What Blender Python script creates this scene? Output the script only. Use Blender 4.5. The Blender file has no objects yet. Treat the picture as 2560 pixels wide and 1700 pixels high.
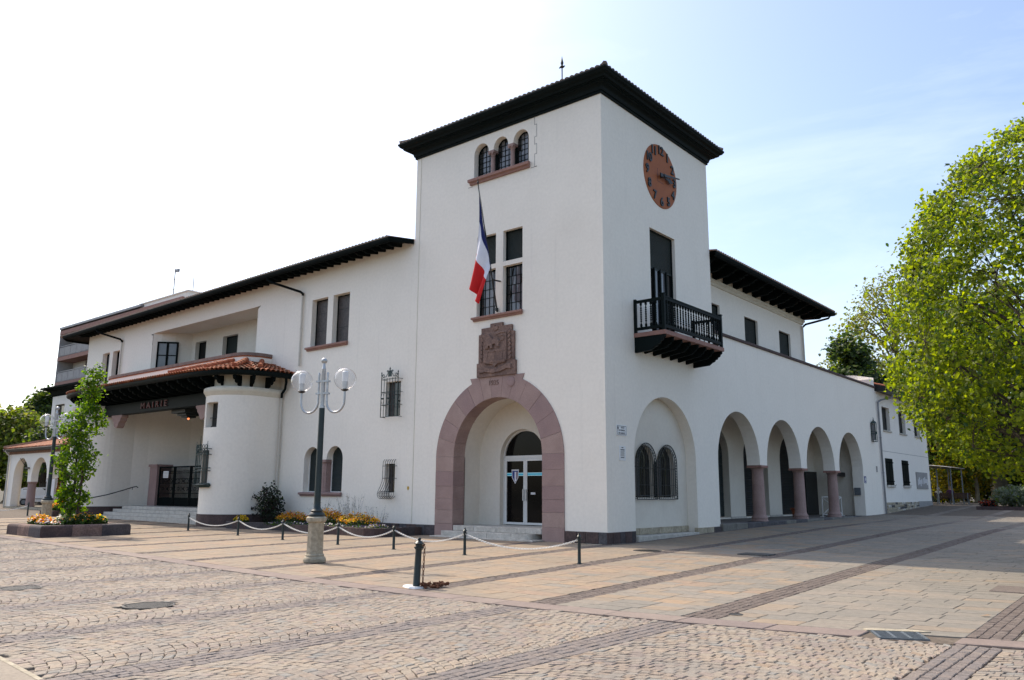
import bpy, bmesh, math, random
import numpy as np
from mathutils import Vector, Matrix, geometry
SC = bpy.context.scene
COL = SC.collection
R = math.radians
PI = math.pi
random.seed(7)
rng = np.random.default_rng(11)

# ------------------------------------------------------------------ camera, sky, sun, exposure
CAM = Vector((14.77, -22.74, 1.65))
cam = bpy.data.cameras.new('camera')
cam_ob = bpy.data.objects.new('camera', cam)
COL.objects.link(cam_ob)
cam.sensor_width = 36.0
cam.lens = 2012.36 / 2560 * 36.0
cam.clip_start = 0.1
cam.clip_end = 6000


def cam_rows(yaw, pitch, roll):
    f = np.array([math.cos(pitch) * math.sin(yaw), math.cos(pitch) * math.cos(yaw), math.sin(pitch)])
    r0 = np.array([math.cos(yaw), -math.sin(yaw), 0])
    u0 = np.cross(r0, f)
    return (math.cos(roll) * r0 + math.sin(roll) * u0, -math.sin(roll) * r0 + math.cos(roll) * u0, f)


cr, cu_, cf = cam_rows(R(-39.67020703), R(10.73112524), R(0.33907559))
mw = Matrix(((cr[0], cu_[0], -cf[0], CAM.x), (cr[1], cu_[1], -cf[1], CAM.y), (cr[2], cu_[2], -cf[2], CAM.z), (0, 0, 0, 1)))
cam_ob.matrix_world = mw
SC.camera = cam_ob

SUN_EL, SUN_AZ = 49.5, 4.6          # the sun stands left of the tower, a little behind the front wall
sdir = Vector((-math.cos(R(SUN_EL)) * math.cos(R(SUN_AZ)), math.cos(R(SUN_EL)) * math.sin(R(SUN_AZ)), math.sin(R(SUN_EL))))
world = bpy.data.worlds.new('World')
SC.world = world
world.use_nodes = True
wn = world.node_tree
wn.nodes.clear()
sky = wn.nodes.new('ShaderNodeTexSky')
sky.sky_type = 'NISHITA'
sky.sun_disc = False
sky.sun_elevation = R(SUN_EL)
sky.sun_rotation = math.atan2(sdir.x, sdir.y)
sky.altitude = 10
sky.air_density = 1.0
sky.dust_density = 2.8
sky.ozone_density = 1.0
bg = wn.nodes.new('ShaderNodeBackground')
bg.inputs['Strength'].default_value = 0.15
wo = wn.nodes.new('ShaderNodeOutputWorld')
tcw = wn.nodes.new('ShaderNodeTexCoord')
mpw = wn.nodes.new('ShaderNodeMapping')
mpw.inputs['Scale'].default_value = (1.2, 2.6, 5.0)
mpw.inputs['Rotation'].default_value = (0.2, 0.35, 0.5)
nzw = wn.nodes.new('ShaderNodeTexNoise')
nzw.inputs['Scale'].default_value = 1.6
nzw.inputs['Detail'].default_value = 7
nzw.inputs['Roughness'].default_value = 0.62
nzw.inputs['Distortion'].default_value = 0.6
mrw = wn.nodes.new('ShaderNodeMapRange')
mrw.inputs[1].default_value = 0.42
mrw.inputs[2].default_value = 0.80
mrw.inputs[3].default_value = 0.0
mrw.inputs[4].default_value = 0.42
mxw = wn.nodes.new('ShaderNodeMix')
mxw.data_type = 'RGBA'
mxw.inputs[7].default_value = (4.6, 5.0, 5.4, 1)      # thin high cirrus
wn.links.new(tcw.outputs['Generated'], mpw.inputs[0])
wn.links.new(mpw.outputs[0], nzw.inputs[0])
wn.links.new(nzw.outputs[0], mrw.inputs[0])
wn.links.new(mrw.outputs[0], mxw.inputs[0])
wn.links.new(sky.outputs[0], mxw.inputs[6])
wn.links.new(mxw.outputs[2], bg.inputs[0])
wn.links.new(bg.outputs[0], wo.inputs[0])
sl = bpy.data.lights.new('sun', 'SUN')
sl.energy = 2.6
sl.angle = R(0.55)
sl.color = (1.0, 0.88, 0.72)
sun = bpy.data.objects.new('sun', sl)
COL.objects.link(sun)
sun.rotation_euler = sdir.to_track_quat('Z', 'Y').to_euler()
sun.location = (-30, 3, 40)
vs_ = SC.view_settings
SC.display_settings.display_device = 'sRGB'
vs_.view_transform = 'Standard'
vs_.look = 'None'
vs_.exposure = 0.84
vs_.gamma = 1.0
vs_.use_curve_mapping = False
SC.cycles.max_bounces = 10
SC.cycles.diffuse_bounces = 4
SC.cycles.glossy_bounces = 4
SC.cycles.transmission_bounces = 8
SC.cycles.transparent_max_bounces = 24
SC.cycles.caustics_reflective = False
SC.cycles.caustics_refractive = False


# ------------------------------------------------------------------ mesh helpers
class MB:
    def __init__(s):
        s.v, s.f, s.m = [], [], []

    def add(s, vs, fs, mi=0):
        n = len(s.v)
        s.v.extend([tuple(p) for p in vs])
        for f in fs:
            s.f.append(tuple(i + n for i in f))
            s.m.append(mi)

    def box(s, x0, x1, y0, y1, z0, z1, mi=0):
        s.add([(x0, y0, z0), (x1, y0, z0), (x1, y1, z0), (x0, y1, z0), (x0, y0, z1), (x1, y0, z1), (x1, y1, z1), (x0, y1, z1)],
              [(0, 3, 2, 1), (4, 5, 6, 7), (0, 1, 5, 4), (1, 2, 6, 5), (2, 3, 7, 6), (3, 0, 4, 7)], mi)

    def pbox(s, P, u0, u1, v0, v1, d0, d1, mi=0):
        q = [P(u0, v0, d0), P(u1, v0, d0), P(u1, v0, d1), P(u0, v0, d1), P(u0, v1, d0), P(u1, v1, d0), P(u1, v1, d1), P(u0, v1, d1)]
        s.add(q, [(0, 3, 2, 1), (4, 5, 6, 7), (0, 1, 5, 4), (1, 2, 6, 5), (2, 3, 7, 6), (3, 0, 4, 7)], mi)

    def bbox(s, P, u0, u1, v0, v1, d0, d1, b=0.012, mi=0):
        """a block whose front (d0) edges are bevelled"""
        q = [P(u0 + b, v0 + b, d0), P(u1 - b, v0 + b, d0), P(u1 - b, v1 - b, d0), P(u0 + b, v1 - b, d0),
             P(u0, v0, d0 + b), P(u1, v0, d0 + b), P(u1, v1, d0 + b), P(u0, v1, d0 + b),
             P(u0, v0, d1), P(u1, v0, d1), P(u1, v1, d1), P(u0, v1, d1)]
        s.add(q, [(0, 1, 2, 3)] + [(i, (i + 1) % 4, (i + 1) % 4 + 4, i + 4) for i in range(4)][::1] +
              [(i + 4, (i + 1) % 4 + 4, (i + 1) % 4 + 8, i + 8) for i in range(4)] + [(8, 9, 10, 11)], mi)

    def obox(s, c, ax, ay, az, mi=0):
        c, ax, ay, az = Vector(c), Vector(ax), Vector(ay), Vector(az)
        q = [c - ax - ay - az, c + ax - ay - az, c + ax + ay - az, c - ax + ay - az, c - ax - ay + az, c + ax - ay + az, c + ax + ay + az, c - ax + ay + az]
        s.add(q, [(0, 3, 2, 1), (4, 5, 6, 7), (0, 1, 5, 4), (1, 2, 6, 5), (2, 3, 7, 6), (3, 0, 4, 7)], mi)

    def prism(s, pts, fa, fb, mi=0):
        n = len(pts)
        s.add([fa(*p) for p in pts] + [fb(*p) for p in pts],
              [tuple(range(n)), tuple(range(2 * n - 1, n - 1, -1))] + [(i, i + n, (i + 1) % n + n, (i + 1) % n) for i in range(n)], mi)

    def tube(s, path, r, n=8, mi=0, cap=True):
        path = [Vector(p) for p in path]
        m = len(path)
        rr = r if isinstance(r, (list, tuple)) else [r] * m
        up = Vector((0, 0, 1))
        vs = []
        prev = None
        for i, p in enumerate(path):
            t = (path[min(i + 1, m - 1)] - path[max(i - 1, 0)])
            if t.length < 1e-9:
                t = Vector((0, 0, 1))
            t.normalize()
            if prev is None:
                a = up.cross(t)
                if a.length < 0.05:
                    a = Vector((1, 0, 0)).cross(t)
                a.normalize()
            else:
                a = prev - t * prev.dot(t)
                if a.length < 1e-6:
                    a = Vector((1, 0, 0))
                a.normalize()
            prev = a
            b = t.cross(a)
            for k in range(n):
                th = 2 * PI * k / n
                vs.append(p + (a * math.cos(th) + b * math.sin(th)) * rr[i])
        fs = []
        for i in range(m - 1):
            for k in range(n):
                fs.append((i * n + k, i * n + (k + 1) % n, (i + 1) * n + (k + 1) % n, (i + 1) * n + k))
        if cap:
            fs.append(tuple(range(n - 1, -1, -1)))
            fs.append(tuple(range((m - 1) * n, m * n)))
        s.add(vs, fs, mi)

    def lathe(s, prof, c, n=16, mi=0, rot=0.0):
        cx, cy, cz = c
        vs = []
        for r, z in prof:
            for k in range(n):
                th = 2 * PI * k / n + rot
                vs.append((cx + r * math.cos(th), cy + r * math.sin(th), cz + z))
        fs = []
        for i in range(len(prof) - 1):
            for k in range(n):
                fs.append((i * n + k, i * n + (k + 1) % n, (i + 1) * n + (k + 1) % n, (i + 1) * n + k))
        fs.append(tuple(range(n - 1, -1, -1)))
        fs.append(tuple(range((len(prof) - 1) * n, len(prof) * n)))
        s.add(vs, fs, mi)

    def grid(s, rows, mi=0, closed=False):
        """loft: rows of equal-length point lists"""
        n = len(rows[0])
        vs = [p for r_ in rows for p in r_]
        fs = []
        for i in range(len(rows) - 1):
            for k in range(n if closed else n - 1):
                fs.append((i * n + k, i * n + (k + 1) % n, (i + 1) * n + (k + 1) % n, (i + 1) * n + k))
        s.add(vs, fs, mi)

    def wall(s, P, outer, holes, depths, d=0.0, mi=0):
        polys = [outer] + holes
        tess = geometry.tessellate_polygon([[Vector((u, v, 0)) for u, v in pl] for pl in polys])
        flat = [q for pl in polys for q in pl]
        s.add([P(u, v, d) for u, v in flat], [tuple(t) for t in tess], mi)
        for h, dep in zip(holes, depths):
            if not dep:
                continue
            n = len(h)
            s.add([P(u, v, d) for u, v in h] + [P(u, v, d + dep) for u, v in h], [(i, (i + 1) % n, (i + 1) % n + n, i + n) for i in range(n)], mi)

    def build(s, name, mats, parent=None, smooth=False, local=False, fixn=False):
        me = bpy.data.meshes.new(name)
        me.from_pydata(s.v, [], s.f)
        if not isinstance(mats, (list, tuple)):
            mats = [mats]
        for m in mats:
            me.materials.append(m)
        if len(mats) > 1:
            me.polygons.foreach_set('material_index', s.m)
        if smooth:
            me.polygons.foreach_set('use_smooth', [True] * len(me.polygons))
            if smooth is not True:
                me.set_sharp_from_angle(angle=R(smooth))
        if fixn:
            bm = bmesh.new()
            bm.from_mesh(me)
            bmesh.ops.recalc_face_normals(bm, faces=bm.faces)
            bm.to_mesh(me)
            bm.free()
        me.update()
        return link(name, me, parent, local)


def wloc(o):
    v = Vector((0, 0, 0))
    while o:
        v += o.location
        o = o.parent
    return v


def link(name, me, parent=None, local=False):
    o = bpy.data.objects.new(name, me)
    COL.objects.link(o)
    if parent:
        o.parent = parent
        if not local:
            o.location = -wloc(parent)
    return o


def tag(o, label=None, cat=None, group=None, kind=None):
    if label: o['label'] = label
    if cat: o['category'] = cat
    if group: o['group'] = group
    if kind: o['kind'] = kind
    return o


def thing(name, label, cat, loc=(0, 0, 0), group=None, rz=0.0):
    o = bpy.data.objects.new(name, None)
    COL.objects.link(o)
    o.location = loc
    o.rotation_euler = (0, 0, rz)
    o.empty_display_size = 0.2
    return tag(o, label, cat, group)


def copy_tree(o, parent=None):
    c = o.copy()
    COL.objects.link(c)
    c.parent = parent
    for ch in [x for x in CHILD.get(o, [])] or list(o.children):
        copy_tree(ch, c)
    return c


CHILD = {}


# plane mappers: u along the wall, v up, d inward (negative = proud)
def front(Y0):
    return lambda u, v, d: (u, Y0 + d, v)


def right(X0):
    return lambda u, v, d: (X0 - d, u, v)


F0 = front(0.0)
R0 = right(0.0)


def arch(u0, u1, v0, vs, top=None, n=18):
    c, a = (u0 + u1) / 2, (u1 - u0) / 2
    b = (top - vs) if top else a
    pts = [(u0, v0), (u1, v0)]
    for i in range(n + 1):
        t = PI * i / n
        pts.append((c + a * math.cos(t), vs + b * math.sin(t)))
    return pts


def rect(u0, u1, v0, v1):
    return [(u0, v0), (u1, v0), (u1, v1), (u0, v1)]


# ------------------------------------------------------------------ materials
def mat(name, c1, c2=None, scale=3.0, rough=0.8, bump=0.0, bscale=60.0, metal=0.0, stretch=(1, 1, 1), fine=0.12, fscale=25.0, spec=0.4, lo=0.35, hi=0.65):
    m = bpy.data.materials.new(name)
    m.use_nodes = True
    nt = m.node_tree
    p = nt.nodes['Principled BSDF']
    p.inputs['Roughness'].default_value = rough
    p.inputs['Metallic'].default_value = metal
    p.inputs['Specular IOR Level'].default_value = spec
    c2 = c2 or tuple(x * 0.82 for x in c1)
    tc = nt.nodes.new('ShaderNodeTexCoord')
    mp = nt.nodes.new('ShaderNodeMapping')
    mp.inputs['Scale'].default_value = stretch
    nt.links.new(tc.outputs['Object'], mp.inputs[0])
    n1 = nt.nodes.new('ShaderNodeTexNoise')
    n1.inputs['Scale'].default_value = scale
    n1.inputs['Detail'].default_value = 5
    n1.inputs['Roughness'].default_value = 0.6
    nt.links.new(mp.outputs[0], n1.inputs[0])
    rp = nt.nodes.new('ShaderNodeValToRGB')
    rp.color_ramp.elements[0].position = lo
    rp.color_ramp.elements[1].position = hi
    rp.color_ramp.elements[0].color = (*c1, 1)
    rp.color_ramp.elements[1].color = (*c2, 1)
    nt.links.new(n1.outputs[0], rp.inputs[0])
    col = rp.outputs[0]
    if fine:
        n2 = nt.nodes.new('ShaderNodeTexNoise')
        n2.inputs['Scale'].default_value = fscale
        n2.inputs['Detail'].default_value = 3
        nt.links.new(tc.outputs['Object'], n2.inputs[0])
        mr = nt.nodes.new('ShaderNodeMapRange')
        mr.inputs[1].default_value = 0.3
        mr.inputs[2].default_value = 0.7
        mr.inputs[3].default_value = 1 - fine
        mr.inputs[4].default_value = 1 + fine
        nt.links.new(n2.outputs[0], mr.inputs[0])
        mx = nt.nodes.new('ShaderNodeMix')
        mx.data_type = 'RGBA'
        mx.blend_type = 'MULTIPLY'
        mx.inputs[0].default_value = 1
        nt.links.new(col, mx.inputs[6])
        nt.links.new(mr.outputs[0], mx.inputs[7])
        col = mx.outputs[2]
    nt.links.new(col, p.inputs['Base Color'])
    if bump:
        n3 = nt.nodes.new('ShaderNodeTexNoise')
        n3.inputs['Scale'].default_value = bscale
        n3.inputs['Detail'].default_value = 3
        nt.links.new(tc.outputs['Object'], n3.inputs[0])
        bp = nt.nodes.new('ShaderNodeBump')
        bp.inputs['Strength'].default_value = bump
        bp.inputs['Distance'].default_value = 0.02
        nt.links.new(n3.outputs[0], bp.inputs['Height'])
        nt.links.new(bp.outputs[0], p.inputs['Normal'])
    return m


def add_stains(m, dark=(0.42, 0.40, 0.36), amt=0.35, sc=(1.6, 1.6, 0.10), thr=0.56):
    """soft vertical rain streaks in a plaster"""
    nt = m.node_tree
    p = nt.nodes['Principled BSDF']
    src = p.inputs['Base Color'].links[0].from_socket
    tc = nt.nodes.new('ShaderNodeTexCoord')
    mp = nt.nodes.new('ShaderNodeMapping')
    mp.inputs['Scale'].default_value = sc
    nt.links.new(tc.outputs['Object'], mp.inputs[0])
    n = nt.nodes.new('ShaderNodeTexNoise')
    n.inputs['Scale'].default_value = 1.7
    n.inputs['Detail'].default_value = 6
    n.inputs['Roughness'].default_value = 0.65
    nt.links.new(mp.outputs[0], n.inputs[0])
    mr = nt.nodes.new('ShaderNodeMapRange')
    mr.inputs[1].default_value = thr
    mr.inputs[2].default_value = thr + 0.22
    mr.inputs[3].default_value = 0
    mr.inputs[4].default_value = amt
    nt.links.new(n.outputs[0], mr.inputs[0])
    mx = nt.nodes.new('ShaderNodeMix')
    mx.data_type = 'RGBA'
    nt.links.new(mr.outputs[0], mx.inputs[0])
    nt.links.new(src, mx.inputs[6])
    mx.inputs[7].default_value = (*dark, 1)
    nt.links.new(mx.outputs[2], p.inputs['Base Color'])
    return m


def leaf_mat(name, c, trans=0.5, rough=0.55):
    m = bpy.data.materials.new(name)
    m.use_nodes = True
    nt = m.node_tree
    p = nt.nodes['Principled BSDF']
    out = nt.nodes['Material Output']
    tc = nt.nodes.new('ShaderNodeTexCoord')
    n = nt.nodes.new('ShaderNodeTexNoise')
    n.inputs['Scale'].default_value = 2.5
    n.inputs['Detail'].default_value = 6
    nt.links.new(tc.outputs['Object'], n.inputs[0])
    rp = nt.nodes.new('ShaderNodeValToRGB')
    rp.color_ramp.elements[0].position = 0.3
    rp.color_ramp.elements[1].position = 0.7
    rp.color_ramp.elements[0].color = (c[0] * 0.7, c[1] * 0.75, c[2] * 0.8, 1)
    rp.color_ramp.elements[1].color = (c[0] * 1.25, c[1] * 1.2, c[2], 1)
    nt.links.new(n.outputs[0], rp.inputs[0])
    nt.links.new(rp.outputs[0], p.inputs['Base Color'])
    p.inputs['Roughness'].default_value = rough
    p.inputs['Specular IOR Level'].default_value = 0.35
    t = nt.nodes.new('ShaderNodeBsdfTranslucent')
    hs = nt.nodes.new('ShaderNodeHueSaturation')
    hs.inputs['Saturation'].default_value = 1.1
    hs.inputs['Value'].default_value = 2.5
    nt.links.new(rp.outputs[0], hs.inputs['Color'])
    nt.links.new(hs.outputs[0], t.inputs[0])
    mx = nt.nodes.new('ShaderNodeMixShader')
    mx.inputs[0].default_value = trans
    nt.links.new(p.outputs[0], mx.inputs[1])
    nt.links.new(t.outputs[0], mx.inputs[2])
    nt.links.new(mx.outputs[0], out.inputs[0])
    return m


def one_stain(m, c=(-1.35, 0, 10.9), r=1.3, dark=(.50, .44, .36), amt=.22):
    """one faint brownish damp patch on the tower front"""
    nt = m.node_tree
    p = nt.nodes['Principled BSDF']
    src = p.inputs['Base Color'].links[0].from_socket
    tc = nt.nodes.new('ShaderNodeTexCoord')
    nz = nt.nodes.new('ShaderNodeTexNoise')
    nz.inputs['Scale'].default_value = 1.3
    nz.inputs['Detail'].default_value = 5
    nt.links.new(tc.outputs['Object'], nz.inputs[0])
    ds = nt.nodes.new('ShaderNodeVectorMath')
    ds.operation = 'DISTANCE'
    ds.inputs[1].default_value = c
    nt.links.new(tc.outputs['Object'], ds.inputs[0])
    mr = nt.nodes.new('ShaderNodeMapRange')
    mr.inputs[1].default_value = 0.1
    mr.inputs[2].default_value = r
    mr.inputs[3].default_value = amt
    mr.inputs[4].default_value = 0
    nt.links.new(ds.outputs['Value'], mr.inputs[0])
    ml = nt.nodes.new('ShaderNodeMath')
    ml.operation = 'MULTIPLY'
    nt.links.new(mr.outputs[0], ml.inputs[0])
    nt.links.new(nz.outputs[0], ml.inputs[1])
    mx = nt.nodes.new('ShaderNodeMix')
    mx.data_type = 'RGBA'
    nt.links.new(ml.outputs[0], mx.inputs[0])
    nt.links.new(src, mx.inputs[6])
    mx.inputs[7].default_value = (*dark, 1)
    nt.links.new(mx.outputs[2], p.inputs['Base Color'])
    return m


M = {}
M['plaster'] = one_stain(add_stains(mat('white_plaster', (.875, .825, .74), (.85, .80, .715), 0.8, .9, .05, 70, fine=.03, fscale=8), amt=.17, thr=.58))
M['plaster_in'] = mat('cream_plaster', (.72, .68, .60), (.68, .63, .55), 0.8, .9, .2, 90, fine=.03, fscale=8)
M['annex_plaster'] = add_stains(mat('annex_plaster', (.865, .825, .76), (.84, .80, .735), 0.8, .9, .10, 90, fine=.03, fscale=8), amt=.2)
M['cream'] = mat('cream_moulding', (.70, .66, .56), (.62, .58, .48), 2, .85, .1, 60, fine=.05)
M['pink'] = mat('pink_sandstone', (.36, .25, .225), (.30, .205, .187), 1.6, .85, .35, 45, fine=.14, fscale=30)
M['pink2'] = mat('pink_sandstone_pale', (.385, .275, .242), (.325, .225, .20), 1.9, .85, .35, 45, fine=.14, fscale=30)
M['pink3'] = mat('pink_sandstone_mauve', (.33, .225, .208), (.28, .19, .182), 1.3, .85, .35, 45, fine=.14, fscale=30)
M['crest'] = mat('crest_sandstone', (.235, .152, .122), (.15, .098, .084), 3, .9, .6, 30, fine=.28, fscale=16)
M['sill'] = mat('sill_stone', (.33, .185, .15), (.27, .15, .125), 3, .85, .3, 50, fine=.12)
M['green'] = mat('dark_green_paint', (.0060, .0105, .0105), (.0048, .0085, .0085), 3, .5, .05, 40, fine=.15, spec=.07)
M['green2'] = mat('dark_green_timber', (.0055, .0085, .0085), (.004, .0065, .0065), 3, .7, .1, 30, fine=.2, spec=.05)
M['shutter'] = mat('green_roller_shutter', (.020, .032, .032), (.016, .026, .027), 2, .55, 0, fine=.08)
M['darkshut'] = mat('black_roller_shutter', (.010, .013, .014), (.008, .010, .011), 2, .5, 0, fine=.08)
M['plinth'] = mat('dark_plinth_stone', (.085, .072, .075), (.055, .047, .05), 3, .85, .5, 35, fine=.25, fscale=18)
M['plinth2'] = mat('dark_plinth_stone_grey', (.10, .095, .10), (.065, .062, .066), 3, .85, .5, 35, fine=.25, fscale=18)
M['plinth3'] = mat('dark_plinth_stone_red', (.10, .065, .06), (.065, .045, .043), 3, .85, .5, 35, fine=.25, fscale=18)
M['step'] = add_stains(mat('pale_step_stone', (.56, .53, .475), (.44, .415, .37), 4, .8, .3, 40, fine=.12), (.2, .18, .15), .4, (2, 2, 2), .5)
M['glass'] = mat('dark_window_glass', (.010, .011, .012), (.016, .017, .018), 1, .06, 0, fine=0, spec=.6)
M['glass_pale'] = mat('reflection_and_curtain_glass', (.15, .155, .165), (.10, .105, .115), 1.2, .08, 0, fine=0, spec=.7)  # pale reflection painted into the pane colour; serves the balcony curtain too
M['glass_black'] = mat('door_glass', (.004, .004, .004), (.006, .006, .006), 1, .05, 0, fine=0, spec=.14)
M['curtain'] = mat('brown_lace_blind', (.075, .062, .058), (.035, .03, .03), 9, .5, .1, 50, fine=.35, fscale=45)
M['white_alu'] = mat('white_aluminium', (.74, .74, .72), (.66, .66, .64), 2, .4, 0, fine=.04)
M['iron'] = mat('wrought_iron', (.018, .025, .024), (.010, .013, .013), 8, .5, .2, 60, fine=.2)
M['iron_green'] = mat('green_wrought_iron', (.022, .052, .048), (.014, .030, .029), 8, .5, .2, 60, fine=.2)
M['pole'] = mat('dark_green_post', (.013, .026, .028), (.010, .018, .020), 4, .35, .05, 40, fine=.12)
M['silver'] = mat('silver_paint', (.50, .51, .52), (.40, .41, .42), 5, .35, .05, 60, fine=.1, metal=.55)
M['lampstone'] = mat('pedestal_concrete', (.44, .385, .29), (.31, .27, .20), 4, .9, .5, 50, fine=.2, fscale=14)
M['tile'] = mat('terracotta_tile', (.42, .135, .060), (.27, .085, .045), 4, .85, .3, 40, fine=.25, fscale=12)
M['tile2'] = mat('terracotta_tile_pale', (.50, .21, .11), (.34, .13, .075), 4, .85, .3, 40, fine=.25, fscale=12)
M['tile3'] = mat('terracotta_tile_lichen', (.30, .155, .095), (.20, .12, .085), 4, .9, .3, 40, fine=.3, fscale=12)
M['roof'] = mat('weathered_roof_tile', (.27, .20, .16), (.16, .125, .11), 3, .9, .3, 40, fine=.25, fscale=12)
M['orange'] = mat('clock_orange', (.36, .115, .042), (.32, .10, .038), 2, .7, 0, fine=.05)
M['black'] = mat('black_metal', (.012, .013, .014), (.009, .010, .011), 4, .45, 0, fine=.1)
M['redletter'] = mat('red_letters', (.10, .018, .016), (.085, .015, .013), 4, .5, 0, fine=.05)
M['pipe'] = mat('painted_downpipe', (.60, .57, .50), (.52, .49, .43), 3, .6, 0, fine=.06, stretch=(1, 1, .3))
M['greypipe'] = mat('zinc_downpipe', (.23, .235, .25), (.18, .18, .19), 3, .5, 0, fine=.06, metal=.3)
M['white'] = mat('white_enamel', (.78, .79, .80), (.74, .75, .76), 2, .3, 0, fine=.02)
M['ink'] = mat('sign_ink', (.02, .025, .035), (.02, .025, .035), 2, .5, 0, fine=0)
M['blue'] = mat('sign_blue', (.03, .05, .22), (.03, .05, .2), 2, .4, 0, fine=.03)
M['cyan'] = mat('cyan_stripe', (.05, .55, .75), (.05, .55, .75), 2, .4, 0, fine=0)
M['cyanp'] = mat('pale_cyan_stripe', (.55, .9, .95), (.55, .9, .95), 2, .4, 0, fine=0)
M['paper'] = mat('paper', (.70, .69, .70), (.60, .60, .62), 3, .7, 0, fine=.05)
M['yellow'] = mat('yellow_enamel', (.52, .33, .02), (.45, .28, .02), 3, .5, 0, fine=.05)
M['chain'] = mat('white_plastic_chain', (.78, .77, .74), (.66, .65, .62), 30, .5, 0, fine=.1)
M['rust'] = mat('rusty_iron', (.15, .052, .022), (.065, .026, .016), 30, .9, .4, 80, fine=.3, fscale=60)
M['cast'] = mat('cast_iron', (.060, .060, .058), (.035, .035, .034), 10, .6, .5, 60, fine=.3, fscale=40)
M['grate'] = mat('galvanised_grate', (.17, .19, .21), (.12, .14, .155), 12, .5, .2, 60, fine=.2, metal=.4)
M['bark'] = mat('bark', (.075, .06, .045), (.04, .032, .026), 6, .95, .8, 25, fine=.3, stretch=(1, 1, .25))
M['planebark'] = mat('plane_bark', (.20, .165, .10), (.095, .08, .055), 2.2, .9, .5, 15, fine=.2, fscale=9)
M['soil'] = mat('soil', (.035, .026, .018), (.02, .015, .011), 9, .95, .8, 30, fine=.3)
M['flag_b'] = mat('flag_blue', (.008, .016, .12), (.006, .013, .105), 3, .75, 0, fine=.05)
M['flag_w'] = mat('flag_white', (.76, .76, .82), (.70, .70, .78), 3, .75, 0, fine=.03)
M['flag_r'] = mat('flag_red', (.62, .010, .010), (.55, .008, .008), 3, .75, 0, fine=.05)
M['wood'] = mat('brown_painted_wood', (.065, .032, .022), (.045, .024, .018), 6, .6, .2, 40, fine=.2, stretch=(.2, .2, 1))
M['slatedge'] = mat('grey_plaster', (.36, .35, .34), (.30, .29, .285), 2, .9, .2, 60, fine=.06)
# ------------------------------------------------------------------ ground
def sm(t):
    t = np.clip(t, 0, 1)
    return t * t * (3 - 2 * t)


def G(x, y):
    a = np.interp(y, [1, 12.6, 31, 43, 55], [0, .26, .48, .92, 1.0])
    b = .12 * sm((-12 - np.asarray(x, float)) / 20) + .14 * sm((-34 - np.asarray(x, float)) / 30)
    return a * sm((np.asarray(x, float) + 45) / 20) + b


KX = [-60, -25, -17.4, -8.9, -3, 2.84, 6.8, 9.36, 11.3, 13.1, 16, 30]
KY = [-10.6, -11.3, -11.75, -12.15, -12.62, -12.92, -12.92, -12.68, -12.28, -11.6, -10.6, -6]
_kp = np.polyfit(KX[2:11], KY[2:11], 4)


def K(x):
    x = np.asarray(x, float)
    return np.where(x < -17.4, np.interp(x, KX, KY), np.where(x > 16, np.interp(x, KX, KY), np.polyval(_kp, x)))


CR, CU, CF = (Vector(cr), Vector(cu_), Vector(cf))


def seen(x, y, z=0.0, mx=0.14):
    d = Vector((x, y, z)) - CAM
    w = d.dot(CF)
    if w < 1:
        return False
    return abs(d.dot(CR) / w) < (0.636 + mx) and -(0.4224 + mx) < d.dot(CU) / w < 0.5


def sheet(name, xs, ys, zf, m, label=None, kind='structure', parent=None):
    xs, ys = np.asarray(xs, float), np.asarray(ys, float)
    X, Y = np.meshgrid(xs, ys)
    Z = zf(X, Y) + 0 * X
    n, k = len(xs), len(ys)
    me = bpy.data.meshes.new(name)
    vs = np.stack([X.ravel(), Y.ravel(), Z.ravel()], 1)
    fs = [(j * n + i, j * n + i + 1, (j + 1) * n + i + 1, (j + 1) * n + i) for j in range(k - 1) for i in range(n - 1)]
    me.from_pydata(vs.tolist(), [], fs)
    me.materials.append(m)
    me.update()
    o = link(name, me, parent)
    return tag(o, kind=kind, label=label)


M['earth'] = mat('park_earth', (.10, .085, .06), (.065, .06, .04), .4, .95, .4, 12, fine=.25, fscale=4)
M['joint'] = mat('sandy_joint', (.145, .115, .088), (.10, .08, .062), 5, .95, .3, 60, fine=.25)
M['joint2'] = mat('dark_joint', (.24, .20, .165), (.10, .085, .072), .9, .95, .3, 60, fine=.3)
SLABC = [((.405, .325, .25), (.345, .295, .24)), ((.37, .315, .255), (.325, .285, .24)), ((.43, .33, .24), (.35, .295, .235)), ((.40, .305, .24), (.34, .285, .235)), ((.36, .31, .26), (.33, .29, .245))]
SLABC = [(tuple(.80 * v * t for v, t in zip(a, (.95, .885, .80))), tuple(.80 * v * t for v, t in zip(b, (.95, .885, .80)))) for a, b in SLABC]
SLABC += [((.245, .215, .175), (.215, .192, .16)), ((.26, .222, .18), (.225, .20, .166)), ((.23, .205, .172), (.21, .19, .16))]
SLABM = [mat('paving_slab_%d' % i, a, b, .45, .85, .3, 50, fine=.12, fscale=9, lo=.42, hi=.58) for i, (a, b) in enumerate(SLABC)]
COBC = [((.43, .37, .305), (.36, .315, .275)), ((.41, .36, .31), (.345, .315, .285)), ((.44, .365, .295), (.375, .31, .26)), ((.40, .33, .29), (.335, .285, .26)), ((.36, .345, .32), (.31, .305, .295)), ((.42, .325, .245), (.36, .285, .225))]
COBC = [(tuple(.70 * v * t for v, t in zip(a, (1, .965, .91))), tuple(.70 * v * t for v, t in zip(b, (1, .965, .91)))) for a, b in COBC]
COBM = [mat('cobble_%d' % i, a, b, .8, .85, .45, 70, fine=.16, fscale=14, lo=.42, hi=.58) for i, (a, b) in enumerate(COBC)]
PURC = [((.31, .245, .235), (.25, .20, .195)), ((.295, .24, .24), (.235, .195, .195)), ((.335, .265, .245), (.27, .215, .205))]
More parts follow.
